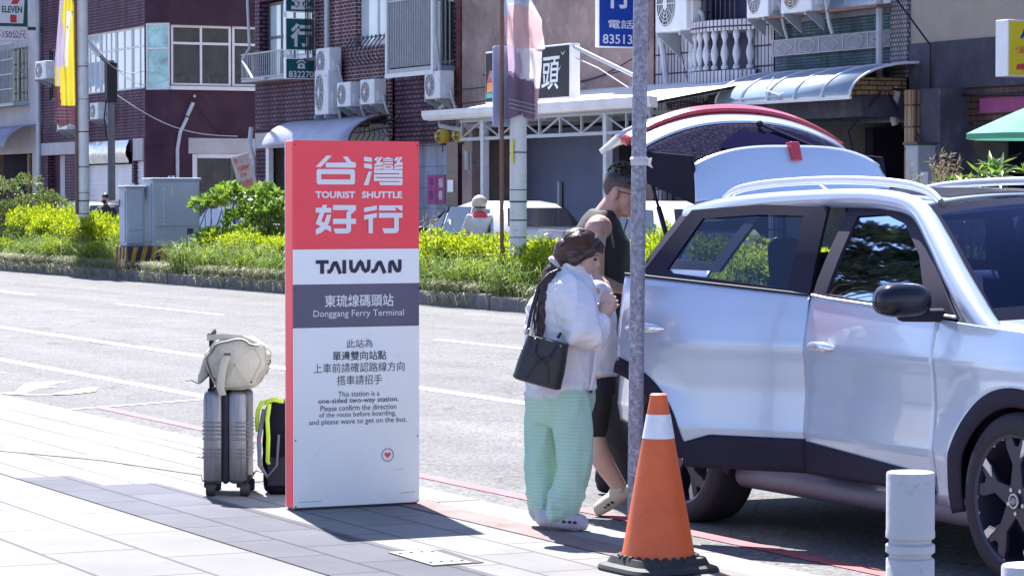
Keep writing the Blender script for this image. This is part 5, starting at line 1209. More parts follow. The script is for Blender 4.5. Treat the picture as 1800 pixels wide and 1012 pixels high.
# rear bumper, boot sill, underbody, cabin
rear = lambda u, v: (-2.34+.26*abs(2*u-1)**2.4+.02*abs(v-.6), .80*(2*u-1), .30+.44*v)
m = MB(); nu, nv = 41, 17; m.grid(rear, nu, nv); m.m = [1 if k%(nv-1) < 6 else 0 for k in range((nu-1)*(nv-1))]
m.build('rear_bumper', [M['paint'], M['clad']], car, True, solid=.01)
m = MB(); m.grid(lambda u, v: (-2.33+.26*abs(2*u-1)**2.4+.35*v, .78*(2*u-1), .742), 30, 3); m.build('boot_sill', M['clad'], car, True)
m = MB(); m.box(-2.05,1.9,-.72,.72,.20,.30); m.box(-.95,.9,-.80,.80,.302,.34); m.box(-2.2,-1.0,-.50,.50,.40,.72); m.box(.85,1.9,-.50,.50,.31,.75); m.build('floor_pan', M['interior'], car)
m = MB(); m.tube([(-1.9,-.55,.26),(-1.2,-.5,.22)], .07, 10); m.build('exhaust', M['clad'], car)
m = MB(); m.prism([(.48,-.70,.70),(.98,-.72,.70),(1.06,-.72,1.03),(.78,-.72,1.06),(.52,-.70,.95)], (0,1.42,0)); m.build('dashboard', M['interior'], car, bevel=.03)
m = MB(); m.tube([(.40+.06*math.sin(a),.36+.185*math.cos(a),.98+.17*math.sin(a)) for a in [k*math.pi/14 for k in range(29)]], .014, 8); m.tube([(.40,.19,.98),(.40,.53,.98)], .018, 6); m.build('steering_wheel', M['interior'], car, True)
def seat(x, y, w, nm):
    m = MB(); m.chain([(x+.30,y,.56),(x-.15,y,.54)], [.12,.12], 16, sq=w/.12, up=(0,0,1)); m.chain([(x-.20,y,.62),(x-.30,y,.95),(x-.36,y,1.16 if w < .4 else 1.27)], [.10,.10,.07], 16, sq=w/.10, up=(1,0,0)); s_ = m.build(nm, M['seat_fab'], car, True)
    for yy in ((y,) if w < .4 else (y-.36,y+.36)): m = MB(); m.chain([(x-.375,yy,1.24),(x-.385,yy,1.36)], [.05,.05], 14, sq=2.2, up=(1,0,0)); m.build('headrest', M['seat_fab'], s_, True)
seat(.0, -.37, .25, 'front_seat'); seat(.0, .37, .25, 'front_seat'); seat(-.92, 0, .64, 'rear_seat')
for sd in (-1,1):
    m = MB(); m.prism([(-.19,sd*.80,.36),(-.31,sd*.80,.36),(-.33,sd*.73,1.14),(-.33,sd*.62,1.56),(-.21,sd*.62,1.56),(-.20,sd*.73,1.14)], (0,-sd*.05,0)); m.build('door_pillar', M['interior'], car)
# tailgate in its own closed shape, then swung up
M['gate_paint'] = M['paint']
HG = Vector((-1.775,0,1.585)); gate_bm = MB()
edge = lambda y, k: k*(abs(y)/.64)**2.3
def gskin(x0, z0, x1, z1, w0, w1, k0=.13, k1=.15, b=0.0, n=30, nz=8):
    def f(u, v):
        y = (w0+(w1-w0)*v)*(2*u-1); return (x0+(x1-x0)*v+edge(y,k0+(k1-k0)*v)-b*math.sin(v*math.pi), y, z0+(z1-z0)*v)
    m = MB(); m.grid(f, n, nz); return m, f
m, f_low = gskin(-.585,-.70,-.53,-1.04,.66,.60); gate = m.build('tailgate', M['paint'], car, True, solid=.03)
gate.location = HG; gate.rotation_euler = (0, R(83), 0)
m, f = gskin(-.04,-.02,-.485,-.50,.545,.63,.10,.15,.02, 34, 14); gl = m.build('rear_window', M['rglass'], gate, True, solid=.012)
m = MB(); cen = Vector((0,-.50)); 
def wiped(u, v):
    a = R(18+128*u); r = .12+.27*v; yy = .05+r*math.cos(a); t_ = 1-(r*math.sin(a))/.62; q = f(.5+yy/(2*(.545+.085*t_)), t_); return (q[0]-.010, q[1], q[2]+.010)
m.grid(wiped, 30, 10); m.build('wiped_arc', M['rglass_c'], gl, True)
m = MB()
q0 = Vector(f(.55,.93)); m.tube([q0+Vector((-.02,0,.02)), Vector(f(.80,.60))+Vector((-.02,0,.02))], .008, 6); m.ball(q0+Vector((-.02,0,.02)),.02,10,8); m.build('rear_wiper', M['clad'], gl)
m, _f1 = gskin(-.486,-.502,-.545,-.59,.632,.655,.15,.15); m.build('upper_strip', M['paint'], gate, True, solid=.025)
m, f_lb = gskin(-.566,-.596,-.596,-.648,.675,.685,.16,.16); m.build('light_bar', M['lens_red'], gate, True, solid=.035)
m, _f2 = gskin(-.565,-.661,-.588,-.699,.665,.66); m.build('lower_strip', M['clad'], gate, True, solid=.02)
def spo(u, v, e=0):
    y = .60*(2*u-1)*(1-.04*v); k = abs(2*u-1); return (-.30*v+.10*k**3.2*v, y, .012-.055*v*v-.05*k**3-e)
m = MB(); m.grid(lambda u, v: spo(u,v), 40, 14); m.build('spoiler', M['paint'], gate, True, solid=.022)
m = MB(); m.box(-.318,-.215,-.028,.028,-.06,-.0); m.v = [(p[0],p[1],p[2]+.022+.02*(p[0]<-.25)*-1) for p in m.v]; m.build('brake_light', M['lens_red'], gate, bevel=.006)
for sd in (-1,1):
    m = MB(); m.prism([(.02,sd*.565,-.03),(-.25,sd*.575,-.075),(-.33,sd*.60,-.50),(-.16,sd*.60,-.50)], (0,sd*.02,0)); m.build('side_fin', M['interior'], gate)
m = MB(); m.grid(lambda u, v: (.0+(-.40)*v+edge(1.0*(u-.5),.10), 1.0*(u-.5), -.08-.80*v), 20, 10); m.build('inner_trim', M['interior'], gate, True)
Rg = Matrix.Rotation(R(83),3,'Y')
for sd in (-1,1):
    a = Vector((-1.98,sd*.60,1.18)); b = HG+Rg@Vector((-.36,sd*.57,-.62)); m = MB(); m.tube([a,a.lerp(b,.55)], .014, 8); m.tube([a.lerp(b,.5),b], .008, 8); m.build('gas_strut', M['clad'], car)
# number plate on the gate
m = MB(); q = Vector(f_low(.5,.5)); m.box(q.x-.022,q.x-.016,-.19,.19,q.z-.075,q.z+.075); m.build('number_plate', M['white_paint'], gate)
# wheels
def wheel(x, sd):
    c = (x, sd*.805, RZC); o = -1 if sd < 0 else 1
    m = MB(); m.lathe([(.262,-.10),(.278,-.118),(.305,-.122),(.345,-.114),(.362,-.095),(.365,-.06),(.365,.06),(.362,.095),(.345,.114),(.305,.122),(.278,.118),(.262,.10)], 56, c, 'y')
    w = m.build('wheel', M['tyre'], car, True)
    m = MB(); m.lathe([(.265,.105*o),(.280,.112*o),(.274,.119*o),(.260,.112*o),(.252,.07*o),(.248,-.05*o),(.12,-.05*o),(0,-.05*o)], 48, c, 'y'); rim = m.build('rim', M['rim_dark'], w, True)
    y0 = c[1]+o*.085
    sp_, cut = MB(), MB()
    for k in range(5):
        a = k*2*math.pi/5+math.pi/2
        def pt(r, t_, y=0.0):
            r, t_ = r*1.13, t_*1.13
            return Vector((c[0]+r*math.cos(a)-t_*math.sin(a), y0+o*y, c[2]+r*math.sin(a)+t_*math.cos(a)))
        sp_.prism([pt(.04,.038),pt(.04,-.038),pt(.13,-.024),pt(.185,-.06),pt(.232,-.075),pt(.236,-.030),pt(.20,-.010),pt(.20,.010),pt(.236,.030),pt(.232,.075),pt(.185,.06),pt(.13,.024)], (0,o*.022,0))
        cut.prism([pt(.165,-.028,.0225),pt(.185,-.066,.0225),pt(.238,-.088,.0225),pt(.240,-.050,.0225),pt(.20,-.040,.0225)], (0,o*.004,0))
        cut.prism([pt(.215,.072,.0225),pt(.236,.076,.0225),pt(.226,.128,.0225),pt(.190,.142,.0225),pt(.185,.128,.0225),pt(.212,.112,.0225)], (0,o*.004,0))
        cut.prism([pt(.158,-.028,.0225),pt(.163,-.029,.0225),pt(.183,-.068,.0225),pt(.176,-.064,.0225)], (0,o*.004,0))
    m = sp_; m.lathe([(.0,.02*o),(.075,.02*o),(.08,-.04*o)], 30, (c[0],y0,c[2]), 'y'); m.build('spokes', M['rim_dark'], rim, bevel=.005)
    cut.build('machined_face', M['rim_cut'], rim)
    m = MB()
    for k in range(5): a = k*2*math.pi/5+.94; m.lathe([(0,.026*o),(.009,.026*o),(.009,.015*o)], 10, (c[0]+.052*math.cos(a),y0,c[2]+.052*math.sin(a)), 'y')
    m.build('wheel_nut', M['sat_silver'], rim)
    m = MB(); m.lathe([(0,.035*o),(.028,.035*o),(.03,.02*o)], 26, (c[0],y0,c[2]), 'y'); m.build('hub_cap', M['rim_dark'], rim, True)
    m = MB(); m.lathe([(.025,.0365*o),(.031,.0365*o),(.032,.03*o)], 30, (c[0],y0,c[2]), 'y'); m.tube([(c[0]+.018*math.cos(q),y0+o*.037,c[2]+.0115*math.sin(q)) for q in [k*.35 for k in range(19)]], .0014, 5); m.text('H', (c[0],y0+o*.0375,c[2]), Vector((1,0,0)) if o < 0 else Vector((-1,0,0)), Vector((0,0,1)), .017, .016, .02, shear=.45); m.build('emblem', M['sat_silver'], rim, recalc=False)
for x in (AX, -AX):
    for sd in (-1, 1): wheel(x, sd)
# ------------------------------------------------------------------ people (built in frames turned to the camera's heading)
rnd = random.Random(21)
M['skin'] = pbr('skin', (.52,.33,.26), .5, 0, .06, 12); M['skin2'] = pbr('skin_tan', (.44,.26,.20), .5, 0, .08, 12)
for k in ('skin','skin2'):
    b_ = M[k].node_tree.nodes['Principled BSDF']; b_.inputs['Subsurface Weight'].default_value = .15; b_.inputs['Subsurface Radius'].default_value = (.02,.008,.005)
def hairmat(name, c1, c2):
    m, nt, b = _new(name); L = nt.links.new; tc = _n(nt, 'ShaderNodeTexCoord'); nz = _n(nt, 'ShaderNodeTexNoise'); nz.inputs['Scale'].default_value = 40
    mp = _n(nt, 'ShaderNodeMapping'); mp.inputs['Scale'].default_value = (.5,2.5,1.0); mp.inputs['Rotation'].default_value = (0,.5,.3); L(tc.outputs['Object'], mp.inputs[0]); L(mp.outputs[0], nz.inputs['Vector'])
    cr = _n(nt, 'ShaderNodeValToRGB'); cr.color_ramp.elements[0].color = (*c1,1); cr.color_ramp.elements[1].color = (*c2,1); cr.color_ramp.elements[0].position = .4; cr.color_ramp.elements[1].position = .65; L(nz.outputs[0], cr.inputs[0]); L(cr.outputs[0], b.inputs['Base Color'])
    b.inputs['Roughness'].default_value = .35; bp = _n(nt, 'ShaderNodeBump'); bp.inputs['Strength'].default_value = .5; bp.inputs['Distance'].default_value = .01; L(nz.outputs[0], bp.inputs['Height']); L(bp.outputs[0], b.inputs['Normal']); return m
M['hair_b'] = hairmat('hair_brown', (.022,.010,.010), (.075,.028,.022)); M['hair_k'] = hairmat('hair_black', (.008,.008,.010), (.022,.02,.024))
M['jacket'] = cloth_mat('jacket_white', (.74,.73,.77), .10, .6, .03, .25, 30); M['tee'] = cloth_mat('tee_white', (.66,.64,.70), .12)
M['tank'] = cloth_mat('tank_dark', (.030,.028,.034), .03); M['trouser_k'] = cloth_mat('trousers_black', (.016,.016,.020), .0)
M['clog_g'] = pbr('clog_grey', (.42,.41,.47), .6, 0, .05, 8); M['clog_c'] = pbr('clog_cream', (.52,.44,.33), .6, 0, .05, 8)
M['leather'] = pbr('leather_black', (.012,.012,.018), .38, 0, .1, 10, .3, 90)
def striped(name, a, b, pitch):
    m = cloth_mat(name, a, .15); nt = m.node_tree; L = nt.links.new; p = nt.nodes['Principled BSDF']; src = p.inputs['Base Color'].links[0].from_socket
    tc = _n(nt, 'ShaderNodeTexCoord'); sx = _n(nt, 'ShaderNodeSeparateXYZ'); nz = _n(nt, 'ShaderNodeTexNoise'); nz.inputs['Scale'].default_value = 6
    L(tc.outputs['Object'], sx.inputs[0]); L(tc.outputs['Object'], nz.inputs['Vector'])
    ma = _n(nt, 'ShaderNodeMath', operation='MULTIPLY_ADD'); L(nz.outputs[0], ma.inputs[0]); ma.inputs[1].default_value = .030; L(sx.outputs[2], ma.inputs[2])
    mu = _n(nt, 'ShaderNodeMath', operation='MULTIPLY'); mu.inputs[1].default_value = 2*math.pi/pitch; L(ma.outputs[0], mu.inputs[0])
    si = _n(nt, 'ShaderNodeMath', operation='SINE'); L(mu.outputs[0], si.inputs[0])
    mr = _n(nt, 'ShaderNodeMapRange'); mr.inputs[1].default_value = .6; mr.inputs[2].default_value = .95; L(si.outputs[0], mr.inputs[0])
    mx = _n(nt, 'ShaderNodeMix', data_type='RGBA'); L(mr.outputs[0], mx.inputs[0]); L(src, mx.inputs[6]); mx.inputs[7].default_value = (*b,1); L(mx.outputs[2], p.inputs['Base Color']); return m
M['mint'] = striped('mint_striped', (.42,.66,.52), (.56,.72,.62), .0175)
def ridge(c, k, sx, sy, sz): return (1-abs(noise.noise(Vector((c.x*sx,c.y*sy,c.z*sz))*k)))**4
def folds(amp, s1=9, sx=1.0, sz=1.0):
    def f(c):
        q = Vector((c.x*sx, c.y*sx, c.z*sz)); return amp*(noise.noise(q*s1)+.5*noise.noise(q*s1*2.3+Vector((3,1,7)))+.9*(.35-abs(noise.noise(q*s1*.8+Vector((9,2,4))))))
    return f
def head_axes(yaw, pitch):
    f = Vector((math.cos(yaw)*math.cos(pitch), math.sin(yaw)*math.cos(pitch), math.sin(pitch))); s = Vector((0,0,1)).cross(f).normalized(); return f, s, f.cross(s)
def add_head(m, c, yaw, pitch, k=1.0):
    f, s, u = head_axes(yaw, pitch); c = Vector(c); Rm = Matrix((f, s, u)).transposed()
    at = lambda a, b, d: c+(f*a+s*b+u*d)*k
    m.ball(at(-.012,0,.035), (.098*k,.077*k,.095*k), 24, 16, Rm); m.ball(at(.030,0,-.030), (.064*k,.060*k,.088*k), 20, 14, Rm); m.ball(at(.050,0,-.092), (.040*k,.042*k,.030*k), 16, 10, Rm)
    m.chain([at(.092,0,.008), at(.112,0,-.022), at(.106,0,-.032)], [.009*k,.014*k,.013*k], 10); m.ball(at(.088,0,-.062), (.014*k,.024*k,.013*k), 12, 8, Rm); m.ball(at(.080,0,.022), (.016*k,.045*k,.012*k), 12, 8, Rm)
    for q in (-1,1): m.ball(at(-.008,q*.080,-.010), (.022*k,.012*k,.035*k), 12, 8, Rm); m.ball(at(.045,q*.042,-.035), (.03*k,.02*k,.028*k), 10, 8, Rm)
    return at, Rm
def face_bits(t, at, Rm, k=1.0, brow=None):
    for q in (-1,1):
        m = MB(); m.ball(at(.083,q*.031,-.002), (.012*k,.015*k,.007*k), 12, 8, Rm); m.build('eye', M['ink'], t, True)
        m = MB(); m.chain([at(.088,q*.014,.017),at(.088,q*.03,.023),at(.078,q*.047,.017)], [.004*k,.005*k,.003*k], 8); m.build('eyebrow', brow or M['hair_k'], t, True)
    m = MB(); m.chain([at(.098,-.018,-.064),at(.103,0,-.062),at(.098,.018,-.064)], [.004*k,.006*k,.004*k], 8); m.build('mouth', pbr('lips', (.40,.16,.15), .5, 0, 0, 1), t, True)
def add_hand(m, wrist, d, up, k=1.0, spread=.16, curl=.35, mirror=1):
    wrist, d, up = Vector(wrist), Vector(d).normalized(), Vector(up); n = (up-d*up.dot(d)).normalized(); s = d.cross(n)*mirror   # n = back of hand
    m.chain([wrist-d*.01, wrist+d*.045*k, wrist+d*.082*k], [.021*k,.030*k,.030*k], 14, sq=1.0, up=n)
    m.v[-1] = m.v[-1]
    for i, (o, L) in enumerate(((-.030,.070),(-.010,.080),(.010,.075),(.029,.058))):
        b = wrist+d*.085*k+s*o*k; a = spread*(o/.03); d1 = (d+s*a-n*curl*.2).normalized(); p1 = b+d1*L*.45*k; d2 = (d1-n*curl*.7).normalized(); p2 = p1+d2*L*.32*k; d3 = (d2-n*curl*.7).normalized()
        m.chain([b-d*.02, b, p1, p2, p2+d3*L*.24*k], [.0105*k,.0105*k,.0098*k,.0088*k,.0072*k], 10)
    b = wrist+d*.025*k-s*.030*k; d1 = (d*.7-s*.75-n*.15).normalized(); m.chain([b, b+d1*.042*k, b+d1*.055*k+d*.03*k], [.014*k,.012*k,.009*k], 10)
def shoe(t, heel, toe, w, mat, name='shoe', lift=0.0, sole=None):
    heel, toe = Vector(heel), Vector(toe); d = toe-heel; m = MB()
    q = [heel.lerp(toe,u) for u in (.06,.3,.6,.88)]
    m.chain([p_+Vector((0,0,h)) for p_, h in zip(q,(.045,.042,.036,.030))], [w*.42,w*.46,w*.52,w*.47], 18, sq=1.0, up=(0,0,1)); m.ball(q[1]+Vector((0,0,.065)), (.052,.045,.035), 14, 10)
    zl = lambda x, y: heel.z+(toe.z-heel.z)*max(0,min(1,((Vector((x,y,0))-Vector((heel.x,heel.y,0))).dot(Vector((d.x,d.y,0)))/max(1e-6,d.x*d.x+d.y*d.y))))
    m.v = [(x,y,max(z, zl(x,y))) for x,y,z in m.v]
    me = organic(m, .007, 3); o = link(name, me, t, True); me.materials.append(mat)
    sd = Vector((-d.y,d.x,0)).normalized(); m = MB()
    for u in (.55,.68,.8):
        for sg in (-1,1): m.ball(heel.lerp(toe,u)+sd*sg*w*.50+Vector((0,0,.038)), (.010,.010,.007), 10, 6)
    m.build('vent_hole', M['ink'], o, True); m = MB(); m.ball(heel.lerp(toe,.25)+sd*w*.46+Vector((0,0,.075)), .010, 10, 8); m.ball(heel.lerp(toe,.25)-sd*w*.46+Vector((0,0,.075)), .010, 10, 8); m.build('rivet', mat, o, True)
    return o
def garment(name, m, mat, t, vox=.011, sm=4, disp=None, parent=None):
    me = organic(m, vox, sm, disp); me.materials.append(mat); return link(name, me, parent or t, True)

HK = .86
# --- woman in the white jacket
px0, py0, S_ = 985, 928, 1/371
p = G(px0, py0); W = thing('person', 'woman in a white jacket and mint striped trousers leaning towards the open car door', 'person', p, YAW)
L3 = lambda px, py, d=0.0: Vector(((px-px0)*S_, d, (py0-py)*S_))
m = MB()
at, Rm = add_head(m, L3(1019,449,-.02), R(8), R(-18), HK)
m.chain([L3(1003,498,0), L3(1012,470,-.01)], [.056,.052], 14)
m.chain([L3(985,660,0), L3(985,590,0), L3(998,510,0)], [.12,.12,.12], 16)
m.chain([L3(1004,508,-.12), L3(1034,588,-.19), L3(1054,566,-.15)], [.05,.042,.032], 14)
m.chain([L3(1004,508,.12), L3(1030,585,.19), L3(1052,575,.16)], [.05,.042,.032], 14)
add_hand(m, L3(1055,566,-.15), L3(1069,515)-L3(1055,562)+Vector((0,.02,0)), Vector((-.35,-.95,.1)), .93, .05, .10, 1)
add_hand(m, L3(1052,575,.16), L3(1070,545)-L3(1052,575), Vector((-.5,.8,.2)), .95, .12, .4, -1)
for a, b, c, d in ((1003,1005,988,-.07),(965,950,958,.07)): m.chain([L3(a,695,d), L3(b,800,d*1.1), L3(c,908,d)], [.075,.055,.04], 14)
me = organic(m, .0058, 2); me.materials.append(M['skin']); body = link('body', me, W, True); face_bits(body, at, Rm, HK, M['hair_b'])
# hair: cap, side fall, ponytail
m = MB(); f, s, u = head_axes(R(8), R(-18))
hb = lambda a, b, c: (a*HK,b*HK,c*HK)
m.ball(at(-.018,0,.044), hb(.106,.090,.100), 32, 24, Rm); m.ball(at(-.045,0,.0), hb(.080,.089,.090), 28, 18, Rm); m.ball(at(.045,0,.085), hb(.062,.068,.046), 24, 16, Rm)
for q in (-1,1): m.chain([at(.05,q*.045,.092), at(.042,q*.070,.045), at(.006,q*.078,.0), at(-.03,q*.070,-.045)], [.026,.022,.024,.028], 14)
m.chain([at(.05,-.01,.098), at(.095,-.025,.072), at(.112,-.04,.040)], [.034,.022,.006], 12)
m.chain([at(-.08,-.005,-.0), L3(979,467,-.03)], [.062,.034], 16)
hair = garment('hair', m, M['hair_b'], W, .006, 12)
M['strand'] = leaf('hair_strand', [(.016,.008,.009),(.035,.014,.013),(.08,.032,.024),(.022,.010,.010)], 0.0, .32)
def scalp(d, e=0.0): d = d.normalized(); return at(-.016+(.108+e)*d.x, (.093+e)*d.y, .040+(.102+e)*d.z)
def strands(m, n, tie, rr, lo=-.25):
    for _ in range(n):
        sgn = rnd.choice((-1,1)); a = rnd.uniform(0,1.75); el = rnd.uniform(lo,.9)
        d0 = Vector((math.cos(a)*.95, sgn*math.sin(a), el+.25*math.cos(a)))
        if d0.x > .5 and d0.z < .25: d0.z = .25+rnd.random()*.4
        d0.normalize(); td = Vector(tie).normalized(); e = rnd.uniform(.0,.005); w = Vector((0,rnd.gauss(0,.02),rnd.gauss(0,.025)))
        pts = [scalp((d0*(1-u)+td*u+w*math.sin(u*3.14)+Vector((0,sgn*.10,.10))*math.sin(u*3.14)), e*math.sin(.4+u*2.4)) for u in [k/8 for k in range(9)]]
        m.tube(pts, [rr*.6]+[rr]*7+[rr*.7], 5)
m = MB(); strands(m, 900, (-.86,-.05,-.42), .0030)
for _ in range(40):      # fringe and side wisps
    q = rnd.choice((-1,-1,1)); a0 = rnd.uniform(.2,1.3); p0 = scalp(Vector((math.cos(a0),q*math.sin(a0)*.8,.55))); p1 = p0+f*rnd.uniform(.0,.022)-u*rnd.uniform(.03,.06)+s*q*.010; m.tube([p0, (p0+p1)/2+f*.008, p1], [.0035,.003,.001], 5)
m.build('hair_strands', M['strand'], hair, True, recalc=False)
m = MB(); m.chain([L3(980,462,-.03), L3(966,482,-.06), L3(958,520,-.10), L3(952,555,-.125), L3(945,596,-.16)], [.028,.036,.034,.026,.006], 14, sq=.9)
for k in range(26):
    o1, o2 = Vector((rnd.gauss(0,.018),rnd.gauss(0,.014),0)), Vector((rnd.gauss(-.012,.03),rnd.gauss(0,.02),rnd.gauss(0,.05))); m.tube([L3(975,470,-.05)+o1*.5, L3(960,515,-.10)+o1*1.3+o2*.2, L3(953,550,-.125)+o1+o2*.4, L3(946,592,-.16)+o2*.55], [.007,.007,.005,.0015], 5)
m.build('ponytail', M['hair_b'], hair, True)
m = MB(); m.lathe([(.018,-.014),(.036,-.012),(.042,0),(.036,.012),(.018,.014)], 18); T_ = Matrix.Translation(L3(975,465,-.035)) @ Vector((.75,.1,.55)).to_track_quat('Z','Y').to_matrix().to_4x4(); m.v = [tuple(T_ @ Vector(v)) for v in m.v]; m.build('scrunchie', cloth_mat('scrunchie', (.50,.48,.50), .1), hair, True)
# trousers
m = MB(); m.loft([(L3(985,668,0), .162,.13,0),(L3(984,700,0), .160,.135,0),(L3(984,745,0), .13,.10,0)], 28)
m.chain([L3(1002,700,-.05), L3(1008,760,-.075), L3(1011,815,-.085), L3(1000,860,-.09), L3(986,893,-.09)], [.100,.092,.080,.086,.078], 18); m.chain([L3(964,700,.05), L3(954,760,.07), L3(950,815,.08), L3(956,870,.08), L3(960,900,.08)], [.102,.090,.076,.078,.070], 18)
m.v = [(x,y,max(z,.035)) for x,y,z in m.v]
def pf(c):
    low = max(0, 1-abs(c.z-.12)/.16); return folds(.010, 7, 1.2, .6)(c)+.012*(ridge(c,7,1.5,1.2,.45)-.35)+low*.012*(ridge(c+Vector((5,2,1)),14,.7,.7,1.6)-.35)
garment('trousers', m, M['mint'], W, .010, 5, pf)
# tee hem and jacket
m = MB(); m.loft([(L3(982,698,0), .168,.142,0),(L3(982,660,0), .160,.135,0),(L3(985,600,0), .14,.12,0)], 28); garment('shirt_hem', m, M['tee'], W, .011, 3, folds(.006))
m = MB(); m.loft([(L3(985,682,0), .170,.148,0),(L3(984,665,0), .165,.145,0),(L3(984,620,0), .166,.150,0),(L3(985,575,0), .170,.155,0),(L3(988,540,0), .162,.155,0),(L3(996,505,0), .135,.150,0),(L3(1003,486,0), .098,.12,0),(L3(1006,474,-.005), .070,.078,0)], 30)
m.chain([L3(1002,512,-.11), L3(1016,555,-.165), L3(1026,582,-.19), L3(1040,584,-.185), L3(1053,570,-.16)], [.082,.090,.096,.085,.046], 18); m.chain([L3(1002,512,.11), L3(1016,555,.165), L3(1028,582,.19), L3(1046,582,.17)], [.08,.085,.09,.05], 18)
def jf(c):
    z0 = max(0, 1-abs(c.z-.70)/.05); return folds(.009, 7.5, 1.0, 1.0)(c)+.015*(ridge(c,7,1.5,1,.55)-.35)+.007*(ridge(c+Vector((3,1,2)),13,.7,1,1.6)-.35)+z0*.004*math.sin(c.x*160)
jk = garment('jacket', m, M['jacket'], W, .0075, 3, jf)
m = MB(); m.lathe([(.060,-.02),(.074,-.015),(.080,.012),(.070,.03),(.062,.026),(.060,-.02)], 24); Tm = Matrix.Translation(L3(1007,474,-.005)) @ Matrix.Rotation(R(24),4,'Y'); m.v = [tuple(Tm @ Vector(v)) for v in m.v]; m.build('collar', M['jacket'], jk, True)
m = MB(); m.tube([L3(1036,684,-.10), L3(1043,650,-.11), L3(1046,615,-.10)], .008, 6); m.build('drawcord', M['jacket'], jk, True); m = MB(); m.ball(L3(1037,686,-.105), .009, 8, 6); m.ball(L3(1040,610,-.15), .007, 8, 6); m.build('press_stud', M['dark_metal'], jk, True)
# bag on her hip (a thing of its own)
Bt = thing('bucket_bag', 'black leather bucket bag hanging at the hip of the woman in white', 'bag', p, YAW); Rb = Matrix.Translation(L3(953,630,-.235)) @ Matrix.Rotation(R(15),4,'Y')
m = MB(Rb); m.loft([((0,0,-.112),.10,.055,0),((0,0,-.105),.115,.066,0),((0,0,-.03),.113,.066,0),((0,0,.05),.104,.062,0),((0,0,.10),.098,.055,0),((0,0,.104),.09,.045,0),((0,0,.06),.085,.04,0)], 40, p=3.2); m.build('body', M['leather'], Bt, True)
m = MB(Rb)
for z in (-.098,.022): m.loft([((0,0,z-.0015),.117 if z<0 else .110,.068 if z<0 else .066,0),((0,0,z+.0015),.117 if z<0 else .110,.068 if z<0 else .066,0)], 40, p=3.2, cap=False)
m.tube([(0,-.069,.022),(-.03,-.071,-.02),(-.055,-.071,-.09)], .0035, 6); m.tube([(0,-.069,.022),(.035,-.071,-.02),(.055,-.071,-.09)], .0035, 6); m.build('seam', M['leather'], Bt, True)
m = MB(Rb); m.tube([(-.055,-.062,.095),(-.05,-.078,.03),(-.01,-.088,-.0),(.035,-.082,.03),(.05,-.064,.095)], .008, 8, sq=.5); m.build('handle', M['leather'], Bt, True)
m = MB(); m.tube([L3(926,585,-.20), L3(934,545,-.165), L3(946,505,-.14), L3(965,482,-.12), L3(985,474,-.10)], .008, 8, sq=.5); m.tube([L3(980,590,-.20), L3(1000,560,.0)], .007, 6); m.build('strap', M['leather'], Bt, True)
m = MB(Rb)
for x in (-.06,.06): m.ball((x,-.058,.09), .006, 8, 6)
m.tube([(-.093+.014*math.cos(a),-.02,.115+.014*math.sin(a)) for a in [k*.6 for k in range(12)]], .003, 5); m.build('stud', pbr('brass', (.5,.38,.2), .35, .8, 0, 1), Bt, True)
shoe(W, L3(950,922,-.09), L3(1026,926,-.11), .098, M['clog_g']); shoe(W, L3(940,918,.08), L3(1005,918,.07), .095, M['clog_g'])

# --- person in white tee and black shorts stepping away behind her
px0, py0, S_ = 1066, 905, 1/347
p = G(px0, py0, ROAD_Z); P3p = thing('person', 'person in black shorts and cream clogs stepping behind the woman in white', 'person', p, YAW)
L3 = lambda px, py, d=0.0: Vector(((px-px0)*S_, d, (py0-py)*S_))
m = MB(); at, Rm = add_head(m, L3(1018,452,.08), R(170), R(-12), .84); m.chain([L3(1034,500,.03), L3(1026,475,.06)], [.05,.045], 12); m.chain([L3(1048,660,0), L3(1048,580,0), L3(1042,515,.02)], [.10,.095,.10], 16)
m.chain([L3(1040,655,-.05), L3(1044,700,-.06), L3(1041,760,-.07), L3(1052,795,-.07), L3(1066,820,-.06), L3(1094,862,-.05)], [.085,.078,.058,.058,.050,.036], 16); m.chain([L3(1040,655,.06), L3(1020,710,.07), L3(995,765,.08), L3(992,800,.08), L3(988,872,.09)], [.085,.075,.055,.05,.036], 16)
m.chain([L3(1090,858,-.05), L3(1080,876,-.05), L3(1062,888,-.05)], [.036,.032,.026], 12); m.chain([L3(988,868,.09), L3(972,888,.09)], [.034,.026], 12)
for d in (-.15,.17): m.chain([L3(1044,512,d), L3(1030,570,d*1.2), L3(1005,590,d*1.1)], [.042,.035,.028], 12); add_hand(m, L3(1005,590,d*1.1), (-1,0,.2), (0,-1 if d<0 else 1,.3), .85, .1, .5, 1 if d<0 else -1)
me = organic(m, .006, 2); me.materials.append(M['skin']); b_ = link('body', me, P3p, True); face_bits(b_, at, Rm, .84)
m = MB(); m.ball(at(-.02,0,.045), (.088,.078,.086), 24, 16, Rm); m.ball(at(-.045,0,.0), (.055,.07,.07), 18, 12, Rm); garment('hair', m, M['hair_k'], P3p, .008, 2)
m = MB(); m.loft([(L3(1047,658,0), .118,.125,0),(L3(1047,640,0), .112,.12,0),(L3(1047,580,0), .108,.12,0),(L3(1046,525,.0), .10,.14,0),(L3(1044,503,.01), .08,.12,0),(L3(1042,492,.02), .05,.06,0)], 26)
for d in (-1,1): m.chain([L3(1046,512,d*.12), L3(1040,545,d*.17)], [.062,.066], 14)
garment('shirt', m, M['tee'], P3p, .010, 3, lambda c: folds(.012, 8)(c)+.007*math.sin(c.z*55+c.x*20)*max(0,1-abs(c.z-.76)/.08))
